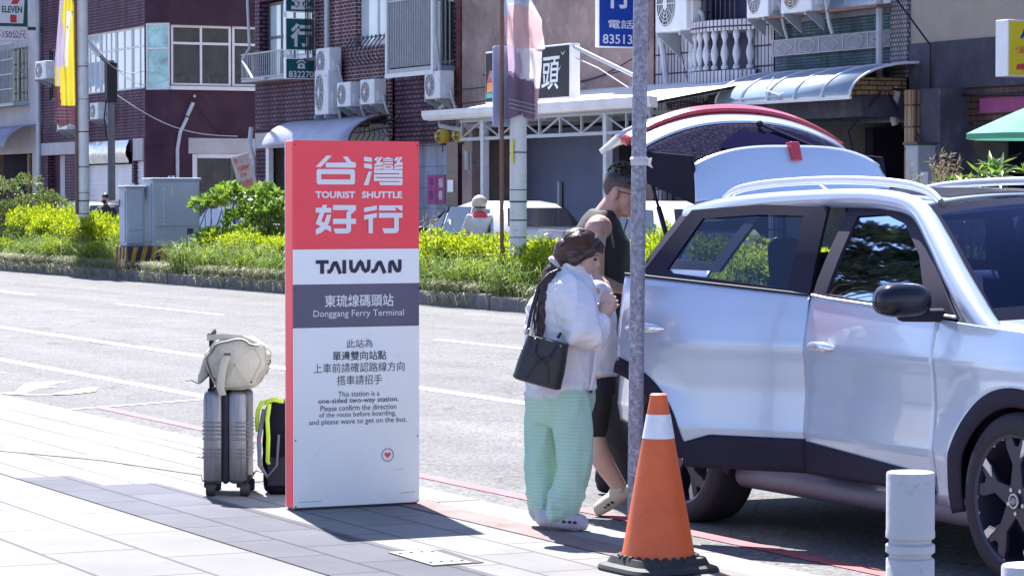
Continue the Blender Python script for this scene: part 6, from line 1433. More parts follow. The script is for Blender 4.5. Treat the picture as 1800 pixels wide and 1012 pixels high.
m = MB(); m.loft([(L3(1046,650,0), .105,.115,0),(L3(1045,690,0), .11,.12,0)], 24); m.chain([L3(1043,680,-.05), L3(1044,715,-.06), L3(1041,748,-.065)], [.094,.088,.080], 16); m.chain([L3(1038,680,.06), L3(1024,710,.07), L3(1008,742,.08)], [.094,.088,.080], 16); garment('shorts', m, M['trouser_k'], P3p, .010, 3, folds(.007))
shoe(P3p, L3(1102,876,-.05), L3(1051,905,-.06), .092, M['clog_c']); shoe(P3p, L3(996,902,.09), L3(935,905,.10), .092, M['clog_c'])

# --- man in the dark sleeveless top at the boot
X_, Y_ = -13.42, 7.42; zz = X_*_f.x+Y_*_f.y; S_ = zz/5000; px0 = 900+5000*(X_*_r.x+Y_*_r.y)/zz; py0 = 350+1.6/S_
Mn = thing('person', 'man with short black hair and a dark sleeveless top reaching into the open boot', 'person', (X_,Y_,ROAD_Z), YAW)
L3 = lambda px, py, d=0.0: Vector(((px-px0)*S_, d, (py0-py)*S_))
m = MB(); at, Rm = add_head(m, L3(1094,338,-.02), R(-24), R(-14), 1.04); m.chain([L3(1054,398,-.01), L3(1082,356,-.02)], [.078,.066], 16)
m.chain([L3(1062,600,0), L3(1060,520,0), L3(1056,430,0)], [.125,.125,.14], 18, sq=1.15, up=(1,0,0)); m.chain([L3(1052,400,-.15), L3(1052,398,.15)], [.07,.07], 14)
m.chain([L3(1046,402,-.17), L3(1043,440,-.20), L3(1046,488,-.21), L3(1066,500,-.16), L3(1092,508,-.10)], [.062,.056,.046,.044,.031], 16); m.chain([L3(1056,402,.17), L3(1068,450,.22), L3(1080,480,.22), L3(1108,472,.16)], [.062,.052,.045,.031], 16)
add_hand(m, L3(1092,508,-.10), (1,.25,-.12), (0,0,1), 1.0, .12, .6, 1); add_hand(m, L3(1108,472,.16), (1,-.2,-.1), (0,0,1), 1.0, .12, .6, -1)
m.chain([L3(1058,600,-.08), L3(1066,720,-.09), L3(1112,840,-.10)], [.08,.06,.04], 14); m.chain([L3(1058,600,.09), L3(1085,720,.10), L3(1068,850,.12)], [.08,.06,.04], 14)
me = organic(m, .0065, 2); me.materials.append(M['skin2']); b_ = link('body', me, Mn, True); face_bits(b_, at, Rm, 1.04)
f, s, u = head_axes(R(-24), R(-14))
def clip_low(m, lim):
    c0 = at(0,0,0); out = []
    for v in m.v:
        q = Vector(v)-c0; d = lim(q.dot(f))-q.dot(u); out.append(tuple(Vector(v)+u*max(0,d)))
    m.v = out
m = MB(); m.ball(at(-.012,0,.034), (.1055,.0835,.1025), 36, 26, Rm); clip_low(m, lambda a: .030 if a > -.02 else .030-.075*min(1,(-.02-a)/.05)); fade = m.build('hair', pbr('hair_fade', (.085,.062,.062), .8, 0, .15, 30), Mn, True)
m = MB(); m.ball(at(-.008,0,.060), (.108,.086,.086), 30, 20, Rm); m.ball(at(.045,0,.100), (.058,.066,.041), 18, 12, Rm); clip_low(m, lambda a: .052+.25*max(0,a-.03) if a > -.05 else .042)
for k in range(420):
    a = rnd.uniform(0,6.28); d = Vector((math.cos(a)*rnd.random()**.5, math.sin(a)*rnd.random()**.5*.95, 0)); d.z = math.sqrt(max(0,1-d.x*d.x-d.y*d.y)); 
    q0 = at(-.008+.100*d.x, .079*d.y, .062+.080*d.z); n_ = (f*d.x+s*d.y+u*d.z); q1 = q0+(n_*.6+f*.55+u*.25+s*rnd.gauss(0,.3)).normalized()*rnd.uniform(.014,.030); m.tube([q0-n_*.004,(q0+q1)/2+n_*.003,q1], [.0045,.004,.001], 5)
m.build('top_hair', M['hair_k'], fade, True)
m = MB(); m.tube([at(-.005,-.082,.006), at(.04,-.080,.008), at(.10,-.060,.006)], .0025, 6); m.tube([at(-.005,.082,.006), at(.04,.080,.008), at(.10,.060,.006)], .0025, 6)
for q in (-1,1): m.tube([at(.108-.010*abs(math.cos(a))*0, q*.033+.024*math.cos(a), -.002+.018*math.sin(a)) for a in [k*.4 for k in range(17)]], .002, 6)
m.build('glasses', M['ink'], Mn, True)
m = MB(); m.loft([(L3(1062,610,0), .135,.165,0),(L3(1061,540,0), .14,.165,0),(L3(1060,470,0), .15,.17,0),(L3(1056,425,0), .155,.165,0),(L3(1053,400,0), .125,.155,0),(L3(1055,382,0), .10,.135,0),(L3(1063,368,-.01), .078,.085,0)], 28)
garment('sleeveless_top', m, M['tank'], Mn, .011, 4, folds(.008, 6))
m = MB(); m.tube([L3(1034,398,-.13), L3(1052,380,-.155), L3(1072,402,-.15), L3(1078,440,-.14)], .006, 6); m.build('piping', cloth_mat('piping_grey', (.20,.19,.19), 0), Mn, True)
m = MB(); m.loft([(L3(1060,590,0), .135,.165,0),(L3(1060,640,0), .135,.165,0)], 24); m.chain([L3(1058,630,-.08), L3(1066,720,-.09), L3(1112,838,-.10)], [.10,.085,.065], 16); m.chain([L3(1058,630,.09), L3(1085,720,.10), L3(1068,845,.12)], [.10,.085,.065], 16); garment('trousers', m, M['trouser_k'], Mn, .011, 4, folds(.008))
shoe(Mn, L3(1100,868,-.10)*1.0, L3(1150,872,-.12), .10, M['black']); shoe(Mn, L3(1060,872,.12), L3(1112,872,.10), .10, M['black'])

# --- masked man walking beyond the hedge, and the scooter rider
def simple_person(label, X, Y, H, yaw, top, legs_m, arm_out, seated=False):
    t = thing('person', label, 'person', (X,Y,ROAD_Z+(.10 if seated else 0)), yaw); k = H/1.72; m = MB()
    at, Rm = add_head(m, (0.02*k,0,1.60*k), 0, R(-6), k); m.chain([(0,0,1.38*k),(.01*k,0,1.5*k)], [.06*k,.055*k], 12); m.chain([(0,0,.92*k),(-.02*k,0,1.3*k)], [.13*k,.15*k], 16)
    if seated: legs = [[(0,q*.09*k,.86*k),(.36*k,q*.12*k,.80*k),(.40*k,q*.11*k,.38*k)] for q in (-1,1)]
    else: legs = [[(0,q*.09*k,.88*k),(.10*q*k,q*.1*k,.48*k),(.2*q*k,q*.1*k,.07*k)] for q in (-1,1)]
    for L_ in legs: m.chain(L_, [.08*k,.06*k,.042*k], 12)
    arms = []
    for q in (-1,1):
        e = [(-.02,q*.2*k,1.36*k),(.02-.06*q*k+(.1 if seated else 0),q*.27*k,1.12*k),((.42 if seated else .12-.1*q)*k,q*.27*k,(1.02 if seated else .90)*k)]; arms.append(e); m.chain(e, [.055*k,.046*k,.034*k], 12); add_hand(m, e[2], Vector(e[2])-Vector(e[1]), (0,q,.3), k, .1, .6, q)
    me = organic(m, .012, 2); me.materials.append(M['skin2']); b = link('body', me, t, True)
    m = MB(); m.loft([((0,0,.86*k),.16*k,.19*k,0),((-.01,0,1.1*k),.165*k,.20*k,0),((-.02*k,0,1.3*k),.185*k,.22*k,0),((-.01*k,0,1.42*k),.12*k,.15*k,0),((0,0,1.46*k),.065*k,.07*k,0)], 24)
    for e in arms: m.chain(e[:2] if not seated else e, [.075*k,.068*k]+([.05*k] if seated else []), 12)
    garment('shirt', m, top, t, .014, 3, folds(.012))
    m = MB(); m.loft([((0,0,.80*k),.14*k,.17*k,0),((0,0,.92*k),.135*k,.165*k,0)], 20)
    for L_ in legs: m.chain(L_, [.10*k,.08*k,.06*k], 12)
    garment('trousers', m, legs_m, t, .014, 3)
    return t, at, Rm, k
x, z = XZ(186, 340, 21.3)
t, at, Rm, k = simple_person('man in black with a dark face mask walking beyond the hedge near the cabinets', x, 21.3, 1.72, R(-55), M['tank'], M['trouser_k'], 0)
m = MB(); m.ball(at(-.015,0,.055), (.10,.085,.085), 20, 14, Rm); garment('hair', m, M['hair_k'], t, .01, 2)
m = MB(); m.ball(at(.06,0,-.05), (.058,.062,.055), 18, 12, Rm); m.build('mask', M['tank'], t, True)
x, z = XZ(843, 345, 20.55)
t, at, Rm, k = simple_person('scooter rider in a pale helmet and white jacket with a red collar, seen from behind', x, 20.55, 1.50, R(165), cloth_mat('rider_white', (.60,.59,.60), .1), M['trouser_k'], 0, True)
m = MB(); m.ball(at(-.01,0,.045), (.145,.135,.135), 24, 16, Rm); m.chain([at(.06,-.10,.06),at(.13,0,.075),at(.06,.10,.06)], [.02,.025,.02], 10); hm = garment('helmet', m, pbr('helmet', (.52,.44,.34), .3, 0, .05, 6, coat=.5), t, .012, 2)
m = MB(); m.lathe([(.08,1.10),(.15,1.13),(.13,1.20),(.085,1.24)], 20, (-.01,0,.06)); m.build('collar', M['sred'], t, True)
m = MB(); m.grid(lambda u, v: tuple(at(.150*math.cos(1.9*(u-.5)), .142*math.sin(1.9*(u-.5)), .04-.10*v)), 16, 4); m.build('visor', M['bg_glass'], hm, True, solid=.006)
m = MB(); m.chain([at(-.10,-.10,-.05), at(-.145,0,-.055), at(-.10,.10,-.05)], [.014,.016,.014], 10); m.build('helmet_rim', M['ink'], hm, True)
# ------------------------------------------------------------------ planted median
rnd = random.Random(5)
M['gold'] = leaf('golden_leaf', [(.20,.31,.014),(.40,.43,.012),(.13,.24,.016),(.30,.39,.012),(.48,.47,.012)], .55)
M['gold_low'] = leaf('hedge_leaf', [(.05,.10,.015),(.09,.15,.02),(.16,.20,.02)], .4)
M['olive'] = leaf('olive_leaf', [(.07,.11,.03),(.14,.19,.05),(.22,.26,.08)], .4, .4)
M['broad'] = leaf('broad_leaf', [(.08,.17,.02),(.14,.25,.025),(.25,.36,.03),(.19,.25,.10)], .45, .3)
M['lance'] = leaf('lance_leaf', [(.05,.12,.02),(.10,.20,.03),(.24,.33,.04)], .4, .28)
M['grass'] = leaf('grass_blade', [(.07,.13,.02),(.13,.21,.03),(.22,.29,.05),(.10,.18,.03)], .45)
M['dry'] = leaf('dry_grass', [(.20,.21,.11),(.28,.29,.17),(.14,.18,.07)], .35)
M['plume'] = leaf('plume', [(.22,.17,.12),(.30,.24,.17),(.18,.14,.10)], .4)
M['stem'] = pbr('stem', (.09,.065,.04), .9, 0, .2, 5)
def leaf_at(m, p, d, up, L, w, mi=0):
    d = d.normalized(); s = d.cross(up)
    s = s.normalized() if s.length > 1e-4 else d.orthogonal().normalized()
    n = s.cross(d)
    m.add([p, p+d*L*.45+s*w*.5+n*w*.12, p+d*L, p+d*L*.45-s*w*.5+n*w*.12], [(0,1,2),(0,2,3)], mi)
def rv(): return Vector((rnd.gauss(0,1), rnd.gauss(0,1), rnd.gauss(0,1)))
def blob_foliage(m, lobes, n, L0, L1, aspect=.5, top_mi=None, droop=0.0, top_z=.0):
    tot = sum(l[1][0]*l[1][1] for l in lobes)
    for c, r in lobes:
        c = Vector(c)
        for _ in range(int(n*r[0]*r[1]/tot)):
            v = rv().normalized()
            if v.z < -.35: v.z = -v.z*.5
            k = rnd.uniform(.55,1.05)**.6
            p = c+Vector((v.x*r[0]*k, v.y*r[1]*k, v.z*r[2]*k))
            if p.z < .12: p.z = .12+rnd.random()*.1
            d = (v*.8+rv()*.55+Vector((0,0,.35-droop)))
            mi = 0
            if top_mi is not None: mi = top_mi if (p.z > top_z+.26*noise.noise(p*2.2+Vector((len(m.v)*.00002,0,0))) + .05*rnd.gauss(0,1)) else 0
            L = rnd.uniform(L0,L1); leaf_at(m, p, d, rv(), L, L*aspect*rnd.uniform(.8,1.2), mi)
def stems(m, lobes, n=7):
    for c, r in lobes:
        for _ in range(n):
            v = rv(); e = Vector(c)+Vector((v.x*r[0]*.4, v.y*r[1]*.4, abs(v.z)*r[2]*.3))
            b = Vector((c[0]+rnd.gauss(0,.1), c[1]+rnd.gauss(0,.08), .05)); m.tube([b, (b+e)/2+rv()*.04, e], [.014,.010,.005], 5)
shrubs = []
for k in range(5):
    lobes = []
    for j in range(7): lobes.append(((rnd.uniform(-.55,.55), rnd.uniform(-.45,.45), rnd.uniform(.42,.72)), (rnd.uniform(.28,.45), rnd.uniform(.28,.42), rnd.uniform(.24,.38))))
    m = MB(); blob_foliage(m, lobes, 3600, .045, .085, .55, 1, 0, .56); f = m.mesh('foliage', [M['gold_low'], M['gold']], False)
    m = MB(); stems(m, lobes, 3); s_ = m.mesh('stem', M['stem'])
    shrubs.append((f, s_))
def put_shrub(k, x, y, rz, sc_, lab, grp, name='golden_shrub', cat='shrub'):
    t = thing(name, lab, cat, (x,y,.08), rz, grp); t.scale = sc_
    link('foliage', shrubs[k][0], t); link('stem', shrubs[k][1], t); return t
X = -64.0; i = 0
while X < -26:
    px_ok = not (-55.4 < X < -51.7)
    if px_ok:
        hs = 1.18 + .38*noise.noise(Vector((X*.55,0,0)))
        if X > -45.5: hs *= .84
        if -52.5 < X < -46.5: hs *= .76
        if -59.5 < X < -55: hs *= .86
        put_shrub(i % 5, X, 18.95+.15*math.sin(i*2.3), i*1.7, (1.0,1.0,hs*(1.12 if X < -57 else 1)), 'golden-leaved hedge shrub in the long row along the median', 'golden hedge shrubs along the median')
        if i % 2 == 0: put_shrub((i+2) % 5, X+.5, 18.35+.1*math.sin(i*1.3), i*2.9, (.75,.6,.62), 'low golden-leaved shrub at the front of the median hedge', 'low golden shrubs at the front of the hedge')
    X += 1.15; i += 1
# tall grass on the median (uncountable)
def blade(m, p, h, lean, w, mi=0):
    d = Vector((math.cos(lean[0]), math.sin(lean[0]), 0)); s = Vector((-d.y, d.x, 0))*w
    a = p; b = p+Vector((0,0,h*.5))+d*h*lean[1]*.25; c = p+Vector((0,0,h*(.92-.25*lean[1])))+d*h*lean[1]*.75; e = p+Vector((0,0,h*(1-.5*lean[1])))+d*h*lean[1]*1.25
    m.add([a-s,a+s,b+s*.9,b-s*.9,c+s*.55,c-s*.55,e], [(0,1,2,3),(3,2,4,5),(5,4,6)], mi)
m = MB()
tufts = [(rnd.uniform(-64,-30), rnd.uniform(17.95,18.5)) for _ in range(105)]
for px, y in ((10,18.1),(40,18.3),(70,18.1),(110,18.2),(150,18.0),(180,18.2),(120,18.4),(60,18.5),(200,18.1),(330,18.1),(360,18.0),(390,18.2),(430,18.1),(460,18.0),(490,18.1),(770,18.1),(800,18.0),(830,18.1),(860,18.0),(890,18.0),(920,18.1),(950,18.1)):
    x = WY(px,450,y).x; tufts += [(x,y),(x+.3,y+.05)]
for x, y in tufts:
    if -54.2 < x < -51.6: continue
    H = rnd.uniform(.40,.85)
    for _ in range(95):
        a = rnd.uniform(0,6.28); r = abs(rnd.gauss(0,.16))
        blade(m, Vector((x+r*math.cos(a), max(y+r*math.sin(a), 17.85), .1)), H*rnd.uniform(.5,1.1), (a+rnd.gauss(0,.7), rnd.uniform(.15,.8)), rnd.uniform(.005,.011))
tag(m.build('tall_grass', M['grass'], recalc=False), 'tall bright green grass growing out of the front of the median hedge', 'grass', kind='stuff')
m = MB()
for _ in range(15000):
    x = rnd.uniform(-64,-28)
    if noise.noise(Vector((x*.45,2,0))) < -.12 and rnd.random() < .85: continue
    y = rnd.gauss(17.9,.10)
    blade(m, Vector((x, y, .14 if y > 17.75 else ROAD_Z+.05)), rnd.uniform(.12,.32), (-1.57+rnd.gauss(0,.9), rnd.uniform(.5,1.1)), rnd.uniform(.004,.008))
tag(m.build('kerb_grass', M['dry'], recalc=False), 'pale dry grass spilling over the median kerb', 'grass', kind='stuff')
# olive bushes far left
for px, py, Y, r, lab in ((28,285,19.6,1.15,'tallest olive-green bush, at the end of the median by the grey house'),(75,322,20.0,.8,'smaller grey-green bush beside the tallest olive bush')):
    x, z = XZ(px, py, Y); t = thing('olive_bush', lab, 'bush', (x,Y,0)); lobes = []
    for j in range(12): lobes.append(((rnd.uniform(-r,r)*.8, rnd.uniform(-.5,.5), rnd.uniform(.4,z-.35)), (rnd.uniform(.3,.5),rnd.uniform(.3,.45),rnd.uniform(.25,.4))))
    m = MB(); blob_foliage(m, lobes, 5200, .05, .10, .45); m.build('foliage', M['olive'], t, recalc=False); m = MB(); stems(m, lobes, 3); m.build('stem', M['stem'], t)
# broad leaved bush behind the sign board's left
x, z = XZ(420, 322, 19.0); t = thing('broad_leaved_bush', 'bush with broad round green leaves rising above the hedge below the tilted board', 'bush', (x,19.0,0)); lobes = []
for j in range(9): lobes.append(((rnd.uniform(-1.3,1.1), rnd.uniform(-.4,.5), rnd.uniform(.5,z-.5)), (rnd.uniform(.3,.5),rnd.uniform(.3,.45),rnd.uniform(.25,.38))))
lobes += [((-1.25,-.2,1.45),(.35,.3,.14)), ((-.55,0,z-.3),(.4,.3,.3)), ((.5,.3,z-.25),(.45,.3,.22)), ((1.0,.3,z-.55),(.4,.3,.25))]
m = MB(); blob_foliage(m, lobes, 2900, .09, .16, .8); m.build('foliage', M['broad'], t, recalc=False); m = MB(); stems(m, lobes, 3); m.build('stem', M['stem'], t)
# lance-leaved plant at the right
for px, py, n, lab in ((1725,268,13,'leafy plant with long lance-shaped leaves, the taller one above the car roof'),(1785,282,11,'leafy plant with long lance-shaped leaves at the right edge above the car roof'),(1690,292,8,'low leafy plant with lance-shaped leaves beside the plume grass')):
    x, z = XZ(px, py, 18.6); t = thing('lance_leaved_plant', lab, 'plant', (x,18.6,.08)); m = MB(); ms = MB()
    for j in range(n):
        c = Vector((rnd.uniform(-.35,.35), rnd.uniform(-.3,.3), z-.12-rnd.random()*.75)); ms.tube([(c.x*.3,c.y*.3,0),(c.x*.7,c.y*.7,c.z*.6),c], [.016,.012,.007], 5)
        for q in range(11):
            a = q*2.4+rnd.random(); el = rnd.uniform(-.15,.9); leaf_at(m, c+Vector((0,0,-.1*rnd.random())), Vector((math.cos(a),math.sin(a),el)), Vector((0,0,1))+rv()*.25, rnd.uniform(.17,.27), rnd.uniform(.045,.06))
    m.build('foliage', M['lance'], t, recalc=False); ms.build('stem', M['stem'], t)
# plume grass
for px, py, lab in ((1655,262,'clump of brown plume grass above the car roof, the tallest'),(1625,292,'pale feathery plume grass left of the tall brown clump'),(748,352,'wispy seeding grass against the right edge of the red sign'),(1105,395,'seeding grass stalks just left of the steel post')):
    x, z = XZ(px, py, 18.5); t = thing('plume_grass', lab, 'grass clump', (x,18.5,.08)); m = MB(); mp = MB()
    for j in range(11 if px > 1500 else 6):
        a = rnd.uniform(0,6.28); top = Vector((rnd.gauss(.08,.18), rnd.gauss(0,.12), z-.08-rnd.random()*.28)); mid = Vector((top.x*.35, top.y*.35, top.z*.6)); m.tube([(0,0,0), mid, top], [.006,.005,.003], 4)
        for q in range(34 if px > 1500 else 14):
            u = rnd.random(); p = mid.lerp(top, .45+.55*u); leaf_at(mp, p, (top-mid).normalized()*.6+rv()*.35+Vector((.35,0,-.25)), rv(), rnd.uniform(.05,.12), .012)
    for j in range(30): blade(m, Vector((rnd.gauss(0,.06),rnd.gauss(0,.06),0)), rnd.uniform(.5,1.0)*z*.75, (rnd.uniform(0,6.28), rnd.uniform(.2,.8)), .008)
    m.build('stalk', M['grass'], t, recalc=False); mp.build('plume', M['plume'], t, recalc=False)

# ------------------------------------------------------------------ poles, banners, cabinets
M['pole_white'] = pbr('pole_white', (.62,.61,.63), .7, 0, .1, 2, .3, 30, dirt=(.20,.18,.19), dv=-.2, ds=7)
M['bamboo'] = pbr('bamboo', (.16,.085,.06), .7, 0, .25, 6)
def ring(m, x, y, z, r, h): m.lathe([(r,z),(r+.006,z),(r+.006,z+h),(r,z+h)], 16, (x,y,0))
def white_pole(px, Y, label, r0=.135, r1=.105, H=8.5):
    x, _ = XZ(px, 300, Y); t = thing('utility_pole', label, 'pole', (x,Y,.08))
    m = MB(); m.tube([(0,0,k*H/10) for k in range(11)], [r0+(r1-r0)*k/10 for k in range(11)], 20); m.build('shaft', M['pole_white'], t, smooth=True)
    for k, z in enumerate((.9,1.15,1.42,1.6,2.15,2.9,3.6,4.3)): m = MB(); ring(m, 0, 0, z, r0+(r1-r0)*z/H, .012+.006*(k%3)); m.build('band', M['dark_metal'], t)
    return t, x
t, xp1 = white_pole(146, 18.6, 'white painted pole carrying the yellow and lilac banner')
t, xp2 = white_pole(911, 18.6, 'white painted pole behind the pink banner, standing on a stone block', .13,.115)
m = MB(); m.box(-.32,.28,-.45,-.0,-.15,.42); m.build('foot_block', pbr('terrazzo', (.13,.13,.135), .9, 0, .4, 30, .4, 60), t, bevel=.02)
m = MB(); m.box(.02,.10,-.135,-.131,2.0,2.35); m.build('yellow_label', M['sign_yellow'], t)
def cloth(name, label, X, Y, z0, z1, wfun, seed, mats, pick, patches):
    t = thing(name, label, 'banner', (X,Y,z0)); H = z1-z0; m = MB(); nu, nv = 40, 90
    def fn(u, v):
        a, b = wfun(v); w = a+(b-a)*u; fold = .045*math.sin(u*13+v*5+seed)*(1-.3*v)+.03*noise.noise(Vector((u*4,v*7,seed)))
        return (fold, w, v*H+(.03*math.sin(u*9+seed) if v < .03 else 0))
    m.grid(fn, nu, nv)
    m.m = [pick((k//(nv-1)+.5)/(nu-1), (k%(nv-1)+.5)/(nv-1)) for k in range((nu-1)*(nv-1))]
    m.build('cloth', mats, t, smooth=True, recalc=False); return t, fn
for k_, c in (('b_yellow',(.62,.52,.05)),('b_lilac',(.42,.36,.50)),('b_brown',(.12,.05,.07)),('b_white',(.66,.62,.66)),('b_pink',(.66,.44,.45)),('b_blue',(.45,.53,.68)),('b_plum',(.20,.13,.20)),('b_mauve',(.50,.38,.52))): M[k_] = cloth_mat(k_, c, .35)
def pick1(u, v):
    n = .08*noise.noise(Vector((u*3,v*6,2)))
    if v < .10: return 2
    if v < .2: return 0 if u > .3+n else 2
    if .27+n*3 < v < .66 and u < .50-.30*v+n*5: return 1
    if v > .5 and u > .55 and noise.noise(Vector((u*6,v*14,5))) > .12: return 2
    if .3 < v < .6 and .5 < u < .7+n: return 3
    return 0
yb = 18.6-.22
t, fn1 = cloth('hanging_banner', 'yellow and lilac cloth banner with a brown foot', xp1+.05, yb, XZ(115,222,18.5)[1], 7.2, lambda v: (-.42+.36*max(0,(v-.35))**.8, .03), 1.0, [M['b_yellow'],M['b_lilac'],M['b_brown'],M['b_white']], pick1, None)
m = MB()
for k in range(4): 
    for j in range(9): m.box(.062,.066,-.40+j*.04,-.375+j*.04,.12+k*.07,.135+k*.07)
m.build('small_print', M['b_white'], t)
m = MB(); m.tube([(0,.06,-1.9),(0,.06,4.3)], .035, 8); m.build('rod', M['bamboo'], t)
def pick2(u, v):
    n = .06*noise.noise(Vector((u*3,v*6,9)))
    if v < .24+.10*(1-u)+n: return 2
    if v < .30+.1*u and u > .68: return 0
    if v > .84+n or (v > .74 and u < .2): return 1
    if .46+n*2 < v < .82+n and (u-.48)**2/.25+(v-.66)**2/.035 < 1.1+n*4: return 3 if v > .5 else 0
    if .24 < v < .52+n*2 and u < .45+n*5: return 4
    return 0
zc, zc1 = XZ(915,205,18.4)[1], 4.75
def w2(v):
    L = -.24+.05*math.sin(v*6.0)-.02*(v<.3); Rr = .38-.12*math.sin(v*3.9+.8)*(v<.5)+.06*math.sin(v*6)-max(0,v-.72)*1.1
    return (L+max(0,v-.85)*.6, Rr)
t, fn2 = cloth('hanging_banner', 'pale pink and white cloth banner with a plum foot, twisted round a white pole', xp2+.17, 18.56, zc, zc1, w2, 4.0, [M['b_white'],M['b_blue'],M['b_plum'],M['b_pink'],M['b_mauve']], pick2, None)
m = MB()
for k in range(3):
    for j in range(13): m.box(.07,.075,-.22+j*.04,-.195+j*.04,.25-k*.06-j*.008,.262-k*.06-j*.008)
m.build('small_print', M['b_white'], t)
m = MB(); m.tube([(-.17,-.23,-2.75),(-.17,-.23,2)], .032, 8); m.build('rod', M['bamboo'], t)
t = thing('notice_board', 'blank lavender board fixed behind the pink banner', 'board', (xp2-.18,18.6,2.62)); m = MB(); m.prism([(0,-.34+a,b) for a, b in ((0,.03),(.03,0),(.55,0),(.58,.03),(.58,1.16),(.55,1.19),(.03,1.19),(0,1.16))], (.03,0,0)); m.build('panel', pbr('lavender', (.36,.38,.58), .4, 0, .06, 1), t, bevel=.006)
# roadside equipment cabinets on a striped plinth
M['cab'] = pbr('cabinet_grey', (.33,.38,.45), .55, .1, .1, 1.5, dirt=(.35,.37,.40), dv=-.3, ds=2)
PX = -53.45
t = thing('striped_plinth', 'yellow and black striped concrete plinth under the grey cabinets on the median', 'plinth', (PX-.8,18.4,.1))
m = MB(); m.box(.02,.8,-.62,.8,0,.52); m.build('block', pbr('plinth_black', (.04,.035,.045), .8, 0, .3, 5), t, bevel=.015)
m = MB()
for k in range(-1,8):
    a = -.62+k*.2
    pts = [(.803,a,.01),(.803,a+.095,.01),(.803,a+.225,.51),(.803,a+.13,.51)]
    pts = [(x, min(max(y,-.61),.79), z) for x, y, z in pts]
    if pts[1][1]-pts[0][1]+pts[2][1]-pts[3][1] > .02: m.quad(*pts)
for k in range(-1,9):
    a = -.85+k*.2; pts = [(min(max(x,.03),.79),-.623,z) for x, z in ((a,.01),(a+.095,.01),(a+.2,.51),(a+.105,.51))]
    if pts[1][0]-pts[0][0]+pts[2][0]-pts[3][0] > .02: m.quad(*pts)
m.build('stripe', pbr('stripe_yellow', (.45,.24,.03), .7, 0, .25, 8, dirt=(.10,.07,.05), dv=0, ds=7), t, recalc=False)
def cabinet(label, x0, x1, y0, y1, h, split, big):
    t = thing('equipment_cabinet', label, 'cabinet', ((x0+x1)/2,(y0+y1)/2,.62)); a, b = (x1-x0)/2, (y1-y0)/2
    m = MB(); m.box(-a,a,-b,b,0,h); m.build('casing', M['cab'], t, bevel=.015)
    m = MB(); m.box(-a-.03,a+.03,-b-.03,b+.03,h+.001,h+.05); m.build('lid', M['cab'], t, bevel=.015)
    m = MB(); m.box(a,a+.02,-b+.04,b-.04,split+.02,h-.04); dr = m.build('door', M['cab'], t, bevel=.008); m = MB(); m.box(-a+.05,a-.05,-b-.02,-b-.001,.08,h-.05); m.build('door', M['cab'], t, bevel=.008)
    m = MB(); m.box(a+.001,a+.018,-b+.04,b-.04,.05,split-.02); m.build('door', M['cab'], t, bevel=.008)
    m = MB(); m.box(a+.021,a+.03,b*.45,b*.7,split-.14,split-.03) if big else m.tube([(-a*.2,-b-.05,h*.8),(-a*.2,-b-.05,h*.68)],.012); m.build('handle', M['dark_metal'], dr)
    if big:
        m = MB()
        for k, s_ in enumerate('8127275414'): m.text(s_, (a+.023,-b+.22,h-.18-k*.075), Vector((0,1,0)), Vector((0,0,1)), h=.05)
        m.text('台灣電力', (a+.023,-b+.40,h-.22), Vector((0,0,-1)), Vector((0,1,0)), h=.05); m.build('lettering', M['white_paint'], dr, recalc=False)
    for i, q in enumerate((-.4,.4)):
        m = MB(); m.tube([(q*a,0,h+.05),(q*a,0,h+.09)], .03, 8); m.build('lifting_eye', M['cab'], t)
cabinet('large grey equipment cabinet with white serial writing, on the striped plinth', PX-.62, PX-.05, 18.32, 19.3, 1.3, .38, True)
cabinet('narrow shorter grey cabinet beside the large one on the striped plinth', PX-.74, PX-.30, 17.86, 18.24, 1.15, .30, False)
# tilted hand painted board
x, z = XZ(431, 307, 20.6); t = thing('painted_board', 'tilted pale board with red hand painted characters above the broad leaved bush', 'sign', (x,20.6,0))
Tm = Matrix.Translation((0,0,z)) @ Matrix.Rotation(R(16), 4, 'X') @ Matrix.Rotation(R(0),4,'Z')
m = MB(Tm); m.box(-.02,0,-.20,.20,-.42,.42); m.build('panel', pbr('board_pale', (.55,.47,.46), .8, 0, .15, 4, dirt=(.4,.33,.3), dv=-.1, ds=3), t)
m = MB(Tm)
for s_, y, zz, w, h in (('李',-.12,.31,.11,.13),('爺',.0,.31,.11,.13),('爺',.12,.31,.11,.13),('寄',0,.08,.28,.26),('車',0,-.23,.28,.27)): m.text(s_, (.004,y,zz), Vector((0,1,0)), Vector((0,0,1)), w, h, .025)
m.build('lettering', pbr('faded_red', (.62,.18,.15), .8, 0, .2, 6), t, recalc=False)
m = MB(); m.box(-.06,-.022,-.03,.03,0,z+.3); m.build('post', M['bamboo'], t)
# lamp pole on the far pavement
x, z = XZ(195, 100, 23.5); t = thing('lamp_pole', 'slim dark pole with a black box and a stubby lamp on the far pavement', 'pole', (x,23.5,0))
m = MB(); m.cyl((0,0,0),(0,0,z-.1),.11,.09); m.build('shaft', pbr('pole_grey', (.10,.10,.12), .6, .2, .2, 3), t, smooth=True)
m = MB(); m.box(-.16,.12,-.14,.14,z-1.2,z-.15); m.build('box', M['black'], t, bevel=.03)
m = MB(); m.tube([(0,0,z-.25),(-.05,-.2,z-.05),(-.1,-.35,z+.15)], .05); m.build('arm', M['dark_metal'], t); m = MB(); m.tube([(-.06,-.26,z+.02),(-.16,-.52,z+.35)], [.07,.10], 10); m.build('lamp', M['pipe'], t)
m = MB(); m.box(.1,.12,-.12,.12,1.0,1.25); m.build('notice', M['white_paint'], t)
m = MB(); m.tube([(0,-.13,z-1.1),(.03,-.2,z-1.6),(0,-.12,z-2.2)], .02, 6); m.build('loop_cable', M['black'], t, smooth=True)
